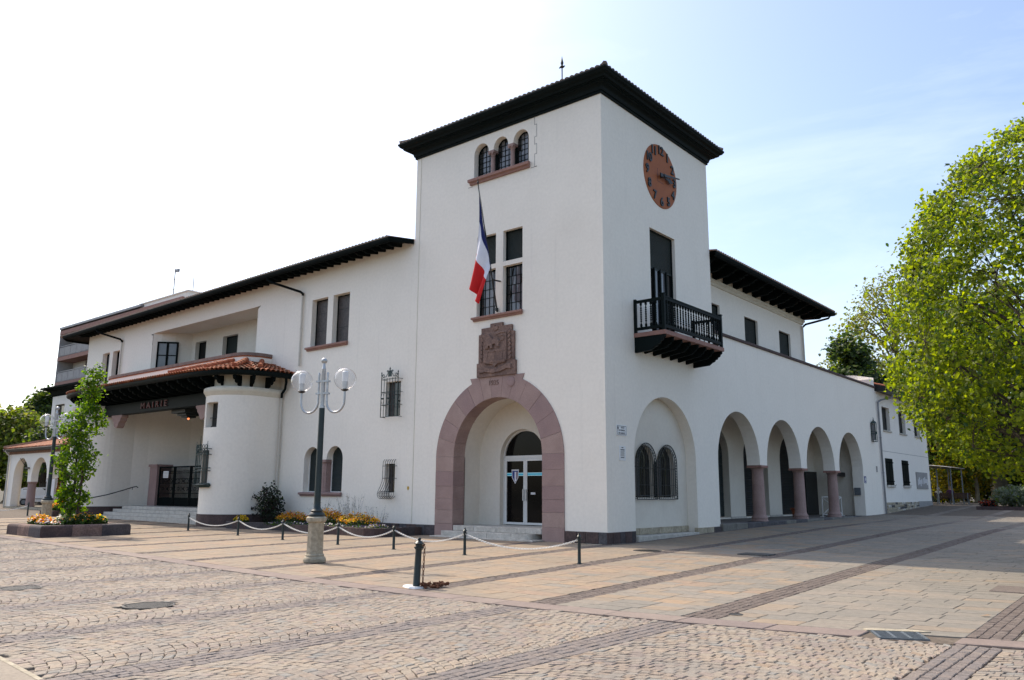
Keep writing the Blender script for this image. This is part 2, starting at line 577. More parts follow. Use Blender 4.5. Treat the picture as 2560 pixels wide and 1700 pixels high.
PURC = [(tuple(.70 * v * t for v, t in zip(a, (1, 1.05, .97))), tuple(.70 * v * t for v, t in zip(b, (1, 1.05, .97)))) for a, b in PURC]
PURM = [mat('mauve_sett_%d' % i, a, b, 7, .85, .45, 70, fine=.15, fscale=40) for i, (a, b) in enumerate(PURC)]
BRC = [((.165, .13, .112), (.125, .10, .086)), ((.185, .15, .13), (.14, .113, .097)), ((.15, .12, .105), (.115, .093, .082))]
BRM = [mat('brown_sett_%d' % i, a, b, 7, .9, .5, 70, fine=.2, fscale=40) for i, (a, b) in enumerate(BRC)]
KERBM = [mat('kerb_stone_%d' % i, a, b, 2.5, .85, .3, 50, fine=.12, fscale=20) for i, (a, b) in enumerate([((.25, .195, .17), (.205, .16, .14)), ((.265, .21, .18), (.22, .175, .15)), ((.235, .185, .165), (.195, .155, .14))])]

gx = [-3000, -800, -300, -150, -100] + list(np.arange(-80, 31, 5.0)) + [45, 70, 120, 300, 800, 3000]
gy = [-3000, -600, -150, -60] + list(np.arange(-40, 81, 5.0)) + [110, 200, 500, 1200, 3000]
sheet('ground', gx, gy, lambda x, y: G(x, y) - .10 - .0 * x, M['earth'])
px = list(np.arange(-76, 22.1, 2.0))
# street bed below the cobbles; the plaza bed starts behind the kerb
sx = np.arange(-60, 24, 1.0)


def strip(name, xs, ya, yb, ny, zoff, m, kind='structure'):
    mb = MB()
    rows = []
    for j in range(ny + 1):
        t = j / ny
        rows.append([(x, ya(x) * (1 - t) + yb(x) * t, float(G(x, ya(x) * (1 - t) + yb(x) * t)) + zoff) for x in xs])
    mb.grid(rows)
    return tag(mb.build(name, m), kind=kind)


street = strip('street', sx, lambda x: -34.0, lambda x: float(K(x)) - .1, 12, -.018, M['joint2'])
plaza = strip('plaza', np.arange(-76, 24, 1.0), lambda x: float(K(x)) - .1, lambda x: 62.0, 60, -.014, M['joint'])

BANDS = [-34.5, -31.4, -28.3, -25.2, -22.2, -19.2, -16.2, -13.15, -10.1, -6.97, -3.94, -.96, 1.70, 4.40, 7.0, 9.45, 12.78, 15.6]


def bslope(x):
    return float(np.interp(x, [-12, -2, 1.7, 4.4, 7, 9.45, 12.8], [-.15, -.14, -.134, -.128, -.096, -.062, -.02]))


def band_x(b, y):
    return b + bslope(b) * (min(y, 0.0) + 12.4)


def inside_building(x, y):
    if x < -.02 and y > -.02 and x > -41:
        return True
    if -22 < x < -18.4 and y > -2.95 and x > -36:
        return (x + 20.1) ** 2 + (min(y, -1.2) + 1.2) ** 2 < 1.55 ** 2
    if -36.2 < x < -21.5 and y > -2.0 + .02:
        return True
    if -19.15 < x < -16.05 and -11.1 < y < -7.95:
        return True
    return False


def quad_stone(mb, q, z, h, b, mi, tilt=.0, jz=.0):
    """a stone: quad q (4 xy points), bevel b, top at z+h"""
    c = (sum(p[0] for p in q) / 4, sum(p[1] for p in q) / 4)
    tx, ty = random.uniform(-tilt, tilt), random.uniform(-tilt, tilt)
    hz = h + random.uniform(-jz, jz)
    L = max(.02, math.hypot(q[0][0] - c[0], q[0][1] - c[1]))
    k = max(.3, 1 - b / L)
    top = [(c[0] + (p[0] - c[0]) * k, c[1] + (p[1] - c[1]) * k) for p in q]
    vs = [(p[0], p[1], z + hz + tx * (p[0] - c[0]) + ty * (p[1] - c[1])) for p in top]
    vs += [(p[0], p[1], z + hz * .45 - .002) for p in q]
    vs += [(p[0], p[1], z - .03) for p in q]
    mb.add(vs, [(0, 1, 2, 3)] + [(i + 4, (i + 1) % 4 + 4, (i + 1) % 4, i) for i in range(4)] + [(i + 8, (i + 1) % 4 + 8, (i + 1) % 4 + 4, i + 4) for i in range(4)], mi)


def emit(stones, owner, pname, sname, mats, h, b, tilt, jz, nbig=300):
    """the nearest nbig stones are parts of their own, the rest one stuff part"""
    st = []
    for q, mi in stones:
        cx, cy = sum(p[0] for p in q) / 4, sum(p[1] for p in q) / 4
        st.append(((cx - CAM.x) ** 2 + (cy - CAM.y) ** 2, cx, cy, q, mi))
    st.sort(key=lambda s: s[0])
    vis = [s for s in st if seen(s[1], s[2], 0, -.01)]
    big = set(id(s) for s in vis[:nbig])
    rest = MB()
    for s in st:
        z = float(G(s[1], s[2]))
        if id(s) in big:
            one = MB()
            quad_stone(one, s[3], z, h, b, 0, tilt, jz)
            one.build(pname, mats[s[4]], owner)
        else:
            quad_stone(rest, s[3], z, h, b, s[4], tilt, jz)
    tag(rest.build(sname, mats, owner), kind='stuff')


# cobbles in segmental arcs between the mauve bands
HOLES = [(2.92, -16.68, .40), (-.75, -17.1, .36)]           # manholes
stones, setts = [], []
for bi in range(4, len(BANDS) - 1):
    xa, xb = BANDS[bi] + .24, BANDS[bi + 1] - .24
    half = (xb - xa) / 2
    cx = (xa + xb) / 2
    Rr = half / math.sin(R(40))
    n = int(round(2 * R(40) * Rr / .118))
    pitch = .125
    off = random.uniform(0, 1)
    for r_ in range(95):
        y0 = -12.2 - r_ * pitch - off * pitch
        phs = [-40 + 80 * (j + (0.5 if r_ % 2 else 0) + random.uniform(-.24, .24)) / n for j in range(0 if r_ % 2 else 0, n + 1)]
        phs[0] = -40
        phs[-1] = 40
        for j in range(n):
            p0, p1 = R(phs[j]), R(phs[j + 1])
            if p1 - p0 < R(1.5):
                continue
            q = []
            jit = lambda: random.uniform(-.011, .011)
            for ph, k in ((p0, 1), (p1, 1), (p1, 0), (p0, 0)):
                q.append((cx + Rr * math.sin(ph) + jit(), y0 - k * pitch + Rr * math.cos(ph) - Rr * math.cos(R(40)) + jit()))
            mxx, myy = sum(p[0] for p in q) / 4, sum(p[1] for p in q) / 4
            if myy > float(K(mxx)) - .33 or not seen(mxx, myy, 0, .10):
                continue
            if any(math.hypot(mxx - a, myy - c) < rr for a, c, rr in HOLES) or (myy < -19.42 - .08 * (mxx - 5.4) and mxx < 8.6 and mxx > 3):
                continue
            # shrink for the joint
            q = [(mxx + (p[0] - mxx) * .955, myy + (p[1] - myy) * .955) for p in q]
            w = random.random()
            mi = 0 if w < .36 else 1 if w < .58 else 2 if w < .76 else 3 if w < .93 else 4 if w < .975 else 5
            stones.append((q, mi))
for b in BANDS[4:]:
    for c in range(4):
        y = float(K(b)) - .36
        while y > -24:
            l = random.uniform(.10, .16)
            x0 = b - .23 + c * .115
            q = [(x0 + .004, y - l + .005), (x0 + .108, y - l + .005), (x0 + .108, y - .005), (x0 + .004, y - .005)]
            q = [(p[0] + random.uniform(-.006, .006), p[1] + random.uniform(-.006, .006)) for p in q]
            if seen(x0, y, 0, .10) and not any(math.hypot(x0 - a, y - cc) < rr for a, cc, rr in HOLES):
                stones.append((q, len(COBM) + random.choice((0, 0, 1, 1, 2))))
            y -= l
emit(stones, street, 'cobble', 'cobbles', COBM + PURM, .007, .012, .04, .003)

# plaza slabs and the brown sett bands
slabs, setts = [], []
xs_end = BANDS
for bi in range(len(BANDS) - 1):
    for r_ in range(0, 112):
        ph = random.uniform(.2, .8)
        y_c = -12.4 + r_ * .40
        xa, xb = band_x(BANDS[bi], y_c) + .245, band_x(BANDS[bi + 1], y_c) - .245
        cuts = [xa]
        x = xa + .30 + .30 * ph * (1.0 if r_ % 2 else 1.6)
        while x < xb - .25:
            cuts.append(x)
            x += random.uniform(.52, .70)
        cuts.append(xb)
        for x0, x1 in zip(cuts[:-1], cuts[1:]):
            f = lambda x, k: (float(K(x)) + .25 + 12.4 * 0 + (r_ + k) * .40)
            xm = (x0 + x1) / 2
            ym = f(xm, .5)
            if ym > 30 or inside_building(xm, ym) or not seen(xm, ym, 0, .12):
                continue
            if xm < -24 and ym > 1:
                continue
            e = .005
            q = [(x0 + e, f(x0, 0) + e), (x1 - e, f(x1, 0) + e), (x1 - e, f(x1, 1) - e), (x0 + e, f(x0, 1) - e)]
            w = random.random()
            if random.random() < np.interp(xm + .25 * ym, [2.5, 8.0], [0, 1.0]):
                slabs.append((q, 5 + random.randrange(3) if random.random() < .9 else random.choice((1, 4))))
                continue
            slabs.append((q, 0 if w < .34 else 1 if w < .58 else 2 if w < .73 else 3 if w < .88 else 4))
emit(slabs, plaza, 'paving_slab', 'paving_slabs', SLABM, .004, .006, .004, .0015)
sb = MB()
for b in BANDS:
    xs_, rows = [], []
    ys_ = np.arange(float(K(b)) + .2, 60, 1.0)
    rows = [[(band_x(b, y) - .245, y, float(G(band_x(b, y), y)) - .008) for y in ys_], [(band_x(b, y) + .245, y, float(G(band_x(b, y), y)) - .008) for y in ys_]]
    sb.grid(rows)
    y = float(K(b)) + .26
    while y < 16:
        l = random.uniform(.09, .15)
        for c in range(4):
            x0 = band_x(b, y) - .235 + c * .1175
            if inside_building(x0 + .05, y) or not seen(x0, y, 0, .1):
                continue
            yo = y + (c % 2) * .05
            q = [(x0 + .005, yo + .005), (x0 + .112, yo + .005), (x0 + .112, yo + l - .005), (x0 + .005, yo + l - .005)]
            setts.append(([(p[0] + random.uniform(-.006, .006), p[1] + random.uniform(-.006, .006)) for p in q], random.choice((0, 0, 1, 2))))
        y += l
tag(sb.build('sett_band_bed', M['joint2'], plaza), kind='stuff')
emit(setts, plaza, 'sett', 'band_setts', BRM, .002, .012, .05, .003)

# kerb line of flush pink stones
kerb = strip('kerb', np.arange(-34, 17, 1.0), lambda x: float(K(x)) - .26, lambda x: float(K(x)) + .24, 1, -.010, M['joint'])
x = -34.0
while x < 16:
    l = random.uniform(.85, 1.15)
    if not (11.55 < x + l / 2 < 12.2):
        xe = min(x + l, 11.58) if x < 11.58 < x + l else x + l
        xs0 = 12.1 if x < 12.1 < x + l else x
        mb = MB()
        q = [(xs0 + .006, float(K(xs0)) - .25), (xe - .006, float(K(xe)) - .25), (xe - .006, float(K(xe)) + .22), (xs0 + .006, float(K(xs0)) + .22)]
        quad_stone(mb, q, float(G(x, K(x))), .006, .012, 0, .004, .002)
        mb.build('kerb_stone', random.choice(KERBM), kerb)
    x += l
# concrete strip in the near left corner
mb = MB()
mb.add([(2.0, -26, .006), (9.5, -26, .006), (8.6, -19.72, .006), (5.4, -19.44, .006), (4.2, -19.40, .006)], [(0, 1, 2, 3, 4)])
M['concrete'] = mat('concrete_strip', (.30, .255, .20), (.26, .22, .175), 2, .9, .3, 40, fine=.12)
cs = tag(mb.build('concrete_strip', M['concrete']), kind='structure')
mb = MB()
mb.add([(4.2, -19.40, .009), (5.4, -19.44, .009), (8.6, -19.72, .009), (8.6, -19.77, .009), (5.4, -19.49, .009), (4.2, -19.45, .009)], [(0, 5, 4, 1), (1, 4, 3, 2)])
mb.build('mortar_joint', M['lampstone'], cs)
# ------------------------------------------------------------------ lettering (made once, before the scene is heavy)
def text_mesh(s, size, ext, spacing=1.0, bold=0.0):
    cu = bpy.data.curves.new('lettering', 'FONT')
    cu.body = s
    cu.size = size
    cu.extrude = ext
    cu.offset = bold
    cu.space_character = spacing
    cu.align_x = 'CENTER'
    cu.align_y = 'CENTER'
    cu.resolution_u = 4
    ob = bpy.data.objects.new('lettering', cu)
    COL.objects.link(ob)
    dg = bpy.context.evaluated_depsgraph_get()
    dg.update()
    me = bpy.data.meshes.new_from_object(ob.evaluated_get(dg))
    bpy.data.objects.remove(ob)
    bpy.data.curves.remove(cu)
    return me


ROT_F = Matrix.Rotation(R(90), 4, 'X')                       # text facing -Y
ROT_R = Matrix.Rotation(R(90), 4, 'Z') @ Matrix.Rotation(R(90), 4, 'X')   # text facing +X


def place_text(name, s, size, ext, loc, rot, m, parent=None, spacing=1.0, bold=0.0, sx=1.0):
    me = text_mesh(s, size, ext, spacing, bold)
    me.transform(Matrix.Translation(loc) @ rot @ Matrix.Diagonal((sx, 1, 1, 1)))
    me.materials.clear()
    me.materials.append(m)
    me.name = name
    return link(name, me, parent)


# ------------------------------------------------------------------ the town hall
TH = thing('town_hall', 'white town hall with a square clock tower, dark green eaves and pink stone portal', 'building', (-4.8, 0, 0))


def stones_row(P, u0, u1, v0, v1, d0, d1, name, parent, mats, lmin=.35, lmax=.7, rows=1, j=.006, b=.012):
    for r_ in range(rows):
        a, c = v0 + (v1 - v0) * r_ / rows, v0 + (v1 - v0) * (r_ + 1) / rows
        u = u0
        while u < u1 - .02:
            l = random.uniform(lmin, lmax)
            e = u + l
            if u1 - e < lmin * .7:
                e = u1
            mb = MB()
            mb.bbox(P, u + j, e - j, a + j, c - j, d0 + random.uniform(-.006, .006), d1, b)
            mb.build(name, random.choice(mats), parent)
            u = e


def bar_frame(mb, P, u0, u1, v0, v1, w, d0, d1):
    mb.pbox(P, u0, u0 + w, v0, v1, d0, d1)
    mb.pbox(P, u1 - w, u1, v0, v1, d0, d1)
    mb.pbox(P, u0 + w, u1 - w, v0, v0 + w, d0, d1)
    mb.pbox(P, u0 + w, u1 - w, v1 - w, v1, d0, d1)


def slats(mb, P, u0, u1, v0, v1, d, step=.05, h=.012):
    n = max(2, int((v1 - v0) / step))
    rows = []
    for i in range(n):
        a = v0 + (v1 - v0) * i / n
        c = v0 + (v1 - v0) * (i + 1) / n
        rows += [[P(u0, a + .006, d), P(u1, a + .006, d)], [P(u0, (a + c) / 2, d - h), P(u1, (a + c) / 2, d - h)], [P(u0, c - .006, d), P(u1, c - .006, d)], [P(u0, c, d + .008), P(u1, c, d + .008)]]
    mb.grid(rows)


def shutter_window(P, u0, u1, v0, v1, d, parent=TH, m='shutter', frac=1.0, fm='green', glass='glass', name='window'):
    """roller shutter down over the upper frac of the opening, dark glass below"""
    mb = MB()
    bar_frame(mb, P, u0, u1, v0, v1, .06, d - .05, d + .03)
    w = mb.build(name, M[fm], parent)
    sb_ = MB()
    vb = v1 - (v1 - v0) * frac
    slats(sb_, P, u0 + .05, u1 - .05, vb, v1 - .03, d - .01)
    sb_.pbox(P, u0 + .05, u1 - .05, vb - .04, vb, d - .025, d + .0)
    sb_.build('roller_shutter', M[m], w)
    if frac < .98:
        g = MB()
        g.pbox(P, u0 + .03, u1 - .03, v0 + .03, vb + .02, d + .02, d + .03)
        g.build('pane', M[glass], w)
    return w


def grid_window(P, u0, u1, v0, v1, d, nu, nv, top=None, parent=TH, fm='green', pm=('glass', 'glass_pale'), fw=.05, bw=.022):
    """a metal window with glazing bars and a pane of its own in every field; top = arch crown height above v1"""
    mb = MB()
    cu2, a = (u0 + u1) / 2, (u1 - u0) / 2

    def lim(u):
        if not top:
            return v1
        x = min(1.0, abs(u - cu2) / a)
        return v1 + (top - v1) * math.sqrt(max(0, 1 - x * x))
    mb.pbox(P, u0, u0 + fw, v0, v1, d - .03, d + .03)
    mb.pbox(P, u1 - fw, u1, v0, v1, d - .03, d + .03)
    mb.pbox(P, u0, u1, v0, v0 + fw, d - .028, d + .03)
    if top:
        n = 14
        o, i_ = [], []
        for k in range(n + 1):
            t = PI * k / n
            o.append((cu2 + a * math.cos(t), v1 + (top - v1) * math.sin(t)))
            i_.append((cu2 + (a - fw) * math.cos(t), v1 + (top - v1 - fw) * math.sin(t)))
        mb.grid([[P(*p, d - .03) for p in o], [P(*p, d - .03) for p in i_], [P(*p, d + .03) for p in i_]])
    else:
        mb.pbox(P, u0, u1, v1 - fw, v1, d - .028, d + .03)
    us = [u0 + fw + (u1 - u0 - 2 * fw) * k / nu for k in range(nu + 1)]
    vt = top or v1
    vv = [v0 + fw + (vt - v0 - 2 * fw) * k / nv for k in range(nv + 1)]
    for u in us[1:-1]:
        mb.pbox(P, u - bw / 2, u + bw / 2, v0 + fw, lim(u) - .02, d - .02, d + .02)
    for v in vv[1:-1]:
        ua, ub = u0 + .02, u1 - .02
        if top and v > v1:
            x = a * math.sqrt(max(0, 1 - ((v - v1) / (top - v1)) ** 2))
            ua, ub = cu2 - x, cu2 + x
        mb.pbox(P, ua, ub, v - bw / 2, v + bw / 2, d - .018, d + .018)
    w = mb.build('window', M[fm], parent)
    for i in range(nu):
        for k in range(nv):
            a0, a1, b0, b1 = us[i], us[i + 1], vv[k], vv[k + 1]
            m0, m1 = lim(a0 + .001) - .005, lim(a1 - .001) - .005
            if min(b1, max(m0, m1)) - b0 < .03:
                continue
            tl = random.uniform(-.004, .004)
            ta = random.uniform(-.004, .004)
            pb = MB()
            pb.add([P(a0, b0, d + tl), P(a1, b0, d + ta), P(a1, max(b0, min(b1, m1)), d - tl), P(a0, max(b0, min(b1, m0)), d - ta)], [(0, 1, 2, 3)])
            pb.build('pane', M[pm[0] if (i == 0 or random.random() < .10) else pm[1]], w)
    return w


def sill(P, u0, u1, v0, v1, proud=.13, m='sill', parent=TH, over=.0):
    mb = MB()
    pts = [(.02, v0), (-proud * .45, v0), (-proud * .55, v0 + (v1 - v0) * .35), (-proud, v0 + (v1 - v0) * .5), (-proud, v1 - .015), (-proud + .015, v1), (.02, v1 + .02)]
    n = len(pts)
    a = [P(u0 if p[0] < -proud * .6 else u0 + .05, p[1], p[0]) for p in pts]
    b = [P(u1 if p[0] < -proud * .6 else u1 - .05, p[1], p[0]) for p in pts]
    mb.add(a + b, [tuple(range(n)), tuple(range(2 * n - 1, n - 1, -1))] + [(i, i + n, (i + 1) % n + n, (i + 1) % n) for i in range(n)])
    return mb.build('window_sill', M[m], parent)


# ---- tower walls
NZ = 15.92
f_holes = [arch(-6.14, -5.36, 14.10, 15.14, 15.55), arch(-5.10, -4.34, 14.10, 15.14, 15.55), arch(-4.08, -3.31, 14.10, 15.14, 15.55)]
# the three lights run together below the column capitals
trip = [(-6.14, 14.10), (-3.31, 14.10), (-3.31, 15.13)]
for u0, u1 in ((-4.08, -3.31), (-5.10, -4.34), (-6.14, -5.36)):
    c, a = (u0 + u1) / 2, (u1 - u0) / 2
    for i in range(15):
        t = PI * i / 14
        trip.append((c + a * math.cos(t), 15.13 + .42 * math.sin(t)))
    if u0 > -6:
        trip.append((u0, 15.11))
        trip.append(({-4.08: -4.34, -5.10: -5.36}[u0], 15.11))
portal = arch(-6.97, -2.65, -.3, 3.0, 5.15, 28)
mid = [rect(-5.90, -4.93, 8.35, 10.19), rect(-4.56, -3.60, 8.35, 10.19), rect(-5.90, -4.93, 10.37, 11.60), rect(-4.56, -3.60, 10.37, 11.60)]
mb = MB()
outer = [(-9.5, -.3)] + [(-6.97, -.3)] + [p for p in portal[2:][::-1]] + [(-2.65, -.3), (0, -.3), (0, NZ), (-9.5, NZ)]
mb.wall(F0, outer, [trip] + mid, [.30] + [.24] * 4)
# niche of the portal: side walls, vault, back wall with the door opening
RN = 2.15
niche = [(-6.96, .0)] + [(-4.81 - 2.15 * math.cos(PI * i / 28), 3.0 + 2.15 * math.sin(PI * i / 28)) for i in range(29)] + [(-2.66, .0)]
mbn = MB()
mbn.grid([[F0(u, v, .6) for u, v in niche], [F0(u, v, 1.5) for u, v in niche]])
door_h = arch(-5.90, -3.70, .42, 2.96, 4.06, 22)
mbn.wall(F0, [(-7.2, -.2), (-2.4, -.2), (-2.4, 5.4), (-7.2, 5.4)], [door_h], [.26], d=1.5)
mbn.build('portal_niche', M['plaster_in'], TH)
# right face of the tower
r_holes = [rect(3.26, 5.24, 7.32, 11.66), arch(1.78, 6.40, .12, 2.92, 5.19, 30)]
mb.wall(R0, rect(0, 8.35, -.3, NZ), r_holes, [.20, .43])
mb.add([(-9.5, 0, 11), (-9.5, 8.35, 11), (-9.5, 8.35, NZ), (-9.5, 0, NZ)], [(0, 1, 2, 3)])
mb.add([(-9.5, 8.35, 7), (0, 8.35, 7), (0, 8.35, NZ), (-9.5, 8.35, NZ)], [(0, 1, 2, 3)])
mb.build('tower_wall', M['plaster'], TH)
mb = MB()
mb.box(-9.245, -9.215, -.012, .01, .42, 15.9)
mb.build('expansion_joint', M['cream'], TH)
# faint rebate beside the triple window
mb = MB()
zs = [15.9, 15.55, 15.05, 14.75, 14.35, 13.84]
for i in range(5):
    u = -3.03 if i % 2 == 0 else -2.93
    mb.box(u, u + .02, -.006, .01, zs[i + 1], zs[i])
    mb.box(-3.03, -2.91, -.006, .01, zs[i + 1] - .01, zs[i + 1] + .01)
mb.box(-3.2, -2.91, -.006, .01, 13.82, 13.84)
mb.box(-6.45, -6.2, -.006, .01, 13.80, 13.82)
mb.build('plaster_rebate', M['slatedge'], TH)

# ---- cornice of the tower
prof = [(0, 15.86), (.055, 15.86), (.07, 15.90), (.06, 15.95), (.10, 15.96), (.105, 15.99)]
for i in range(7):
    t = i / 6 * PI / 2
    prof.append((.115 + .17 * (1 - math.cos(t)), 16.0 + .17 * math.sin(t)))
prof += [(.30, 16.185), (.30, 16.215), (.36, 16.22), (.36, 16.25), (.43, 16.255)]
for i in range(6):
    t = i / 5
    prof.append((.43 + .155 * t, 16.265 + .17 * (t + .13 * math.sin(2 * PI * t))))
prof += [(.60, 16.45), (.615, 16.47), (.615, 16.53), (.59, 16.55), (.50, 16.55), (.2, 16.60), (0, 16.6)]
mb = MB()


def ring(o, z, x0=-9.5, x1=0.0, y0=0.0, y1=8.35):
    return [(x0 - o, y0 - o, z), (x1 + o, y0 - o, z), (x1 + o, y1 + o, z), (x0 - o, y1 + o, z)]


mb.grid([ring(o, z) for o, z in prof], closed=True)
mb.build('tower_cornice', M['green'], TH)


def tile_slope(mb, A, B, up, length_at, step=.22, rad=.085, mi=0, seg=4, mats=1, lap=.0):
    """barrel tiles from the eave A-B up the slope; length_at(s) gives the slope length at distance s"""
    A, B, up = Vector(A), Vector(B), Vector(up).normalized()
    L = (B - A).length
    e = (B - A).normalized()
    nrm = e.cross(up)
    if nrm.z < 0:
        nrm = -nrm
    n = max(1, int(L / step))
    for i in range(n):
        s = (i + .5) * L / n
        ln = length_at(s)
        if ln < .05:
            continue
        c = A + e * s
        rows = []
        for q in (0.0, ln):
            r2 = rad * (1.0 if q == 0 else .9)
            rows.append([c + up * q + e * (r2 * 1.2 * math.cos(PI * k / seg)) + nrm * (r2 * math.sin(PI * k / seg) + .0) for k in range(seg + 1)])
        mb.grid(rows, mi=random.randrange(mats))
        mb.add(rows[0], [tuple(range(seg, -1, -1))], mi)
    k_ = 12
    mb.grid([[A + e * (L * j / k_) for j in range(k_ + 1)], [A + e * (L * j / k_) + up * max(.01, length_at(L * j / k_)) for j in range(k_ + 1)]])


def hip_roof(name, x0, x1, y0, y1, z, pitch, mats, parent, step=.22):
    mb = MB()
    t = math.tan(R(pitch))
    cs = 1 / math.cos(R(pitch))
    h = min(x1 - x0, y1 - y0) / 2
    for A, B, up in (((x0, y0, z), (x1, y0, z), (0, 1, t)), ((x1, y0, z), (x1, y1, z), (-1, 0, t)), ((x1, y1, z), (x0, y1, z), (0, -1, t)), ((x0, y1, z), (x0, y0, z), (1, 0, t))):
        L = (Vector(B) - Vector(A)).length
        A_, B_, u_ = Vector(A), Vector(B), Vector(up).normalized()
        e = (B_ - A_).normalized()
        nrm = e.cross(u_)
        nrm = nrm if nrm.z > 0 else -nrm
        n = int(L / step)
        for i in range(n):
            s = (i + .5) * L / n
            ln = min(s, L - s, h) * cs
            c = A_ + e * s
            rows = [[c + u_ * q + e * (.105 * math.cos(PI * k / 4)) + nrm * (.08 * math.sin(PI * k / 4)) for k in range(5)] for q in (0, ln)]
            mb.grid(rows, mi=random.randrange(len(mats)))
            mb.add(rows[0], [(4, 3, 2, 1, 0)])
    zt = z + h * t
    if x1 - x0 > y1 - y0:
        r0, r1 = (x0 + h, (y0 + y1) / 2, zt), (x1 - h, (y0 + y1) / 2, zt)
        q = [(x0, y0, z), (x1, y0, z), (x1, y1, z), (x0, y1, z), r0, r1]
        mb.add(q, [(0, 1, 5, 4), (1, 2, 5), (2, 3, 4, 5), (3, 0, 4)])
        hips = [(q[0], r0), (q[1], r1), (q[2], r1), (q[3], r0), (r0, r1)]
    else:
        r0, r1 = ((x0 + x1) / 2, y0 + h, zt), ((x0 + x1) / 2, y1 - h, zt)
        q = [(x0, y0, z), (x1, y0, z), (x1, y1, z), (x0, y1, z), r0, r1]
        mb.add(q, [(0, 1, 4), (1, 2, 5, 4), (2, 3, 5), (3, 0, 4, 5)])
        hips = [(q[0], r0), (q[1], r0), (q[2], r1), (q[3], r1), (r0, r1)]
    for a, b in hips:
        a, b = Vector(a), Vector(b)
        mb.tube([a + Vector((0, 0, .03)), b + Vector((0, 0, .03))], .11, 6)
    return mb.build(name, mats, parent)


hip_roof('tower_roof', -10.06, .56, -.56, 8.91, 16.55, 19, [M['roof'], M['tile3']], TH)
mb = MB()
mb.tube([(-4.75, 4.2, 18.1), (-4.75, 4.2, 20.6)], .028, 6)
mb.lathe([(.01, 20.35), (.11, 20.42), (.04, 20.5), (.07, 20.62), (.02, 20.85), (.004, 20.95)], (-4.75, 4.2, 0), 8)
mb.obox((-4.75, 4.2, 20.42), (.16, 0, 0), (0, .012, 0), (0, 0, .025))
mb.build('weather_vane', M['iron'], TH)

# ---- triple arched window
for k, (u0, u1) in enumerate(((-6.14, -5.30), (-5.16, -4.28), (-4.14, -3.31))):
    grid_window(F0, u0, u1, 14.12, 15.13, .28, 4, 6, top=15.54)
bk = MB()
bk.pbox(F0, -5.36, -5.10, 14.12, 15.6, .26, .34)
bk.pbox(F0, -4.34, -4.08, 14.12, 15.6, .26, .34)
bk.build('window_mullion', M['green'], TH)
for cx in (-5.23, -4.21):
    mb = MB()
    mb.lathe([(.12, 14.10), (.12, 14.16), (.095, 14.19), (.09, 14.25), (.08, 14.85), (.10, 14.87), (.085, 14.89), (.10, 14.95), (.13, 15.02)], (cx, .13, 0), 12)
    mb.box(cx - .15, cx + .15, -.015, .27, 15.015, 15.112)
    for s in (-1, 1):
        mb.obox((cx + s * .09, -.01, 14.98), (.028, 0, .028), (0, .02, 0), (-.02, 0, .02))
    mb.build('window_column', M['pink'], TH, smooth=40)
sill(F0, -6.35, -3.20, 13.86, 14.09, .17)

# ---- four-light window
for u0, u1 in ((-5.90, -4.93), (-4.56, -3.60)):
    shutter_window(F0, u0, u1, 10.37, 11.60, .22)
    grid_window(F0, u0, u1, 8.35, 10.19, .22, 4, 5, pm=('glass', 'glass_pale'))
mb = MB()
for u0, u1 in ((-4.93, -4.56),):
    mb.bbox(F0, u0 + .05, u1 - .05, 8.36, 11.59, -.004, .1, .02)
mb.build('stone_mullion', M['plaster'], TH)
sill(F0, -6.08, -3.54, 8.18, 8.34, .14)

# ---- portal stones
pm = [M['pink'], M['pink'], M['pink2'], M['pink3']]
CX, CZ = -4.81, 3.0


def outer_pt(t):
    c, s_ = math.cos(t), math.sin(t)
    # outer circle r=3.1 about (CX, 2.9) along a ray from (CX, CZ)
    b_ = s_ * .1
    l = -b_ + math.sqrt(b_ * b_ + 3.1 ** 2 - .01)
    x, z = c * l, CZ + s_ * l
    if abs(x) < 1.335:
        z2 = 5.945
        l2 = (z2 - CZ) / s_
        if abs(c * l2) < 1.335:
            return (CX + c * l2, z2)
    return (CX + x, z)


cuts = [0, 14, 29, 45, 60.5, 73.5, 84, 96, 106.5, 119.5, 135, 151, 166, 180]
for a0, a1 in zip(cuts[:-1], cuts[1:]):
    pts_o, pts_i = [], []
    angs = [a0 + (a1 - a0) * k / 6 for k in range(7)]
    corner = math.degrees(math.atan2(5.945 - CZ, 1.335))
    for cc in (corner, 180 - corner):
        if a0 < cc < a1:
            angs += [cc - .01, cc + .01]
    angs.sort()
    g_ = .0018 * 180 / PI
    angs[0] += g_
    angs[-1] -= g_
    poly = [outer_pt(R(t)) for t in angs]
    # the step where the cap block begins
    poly += [(CX + 2.15 * math.cos(R(t)), CZ + 2.15 * math.sin(R(t))) for t in reversed(angs)]
    pr = random.uniform(-.003, .004)
    mb = MB()
    mb.prism(poly, lambda u, v: (u, -.035 + pr, v), lambda u, v: (u, .63, v))
    mb.build('voussoir', random.choice(pm), TH)
for s in (0, 1):
    zz = [-.1, .48, .98, 1.42, 1.88, 2.44, 3.0]
    for z0, z1 in zip(zz[:-1], zz[1:]):
        mb = MB()
        u0, u1 = ((-7.91, -6.96), (-2.66, -1.71))[s]
        mb.bbox(F0, u0, u1, z0 + .002, z1 - .002, -.035 + random.uniform(-.003, .003), .63, .006)
        mb.build('portal_jamb_stone', random.choice(pm), TH)
# inscription on the keystone: worn raised date
place_text('inscription', '1935', .26, .01, (-4.95, -.04, 5.70), ROT_F, M['crest'], TH, 1.0, .003)
mb = MB()
mb.lathe([(.19, -.02), (.19, .012), (.13, .03)], (0, 0, 0), 14)
ob = mb.build('carved_boss', M['pink3'], TH)
ob.data.transform(Matrix.Translation((-4.10, -.04, 5.68)) @ Matrix.Rotation(R(90), 4, 'X'))

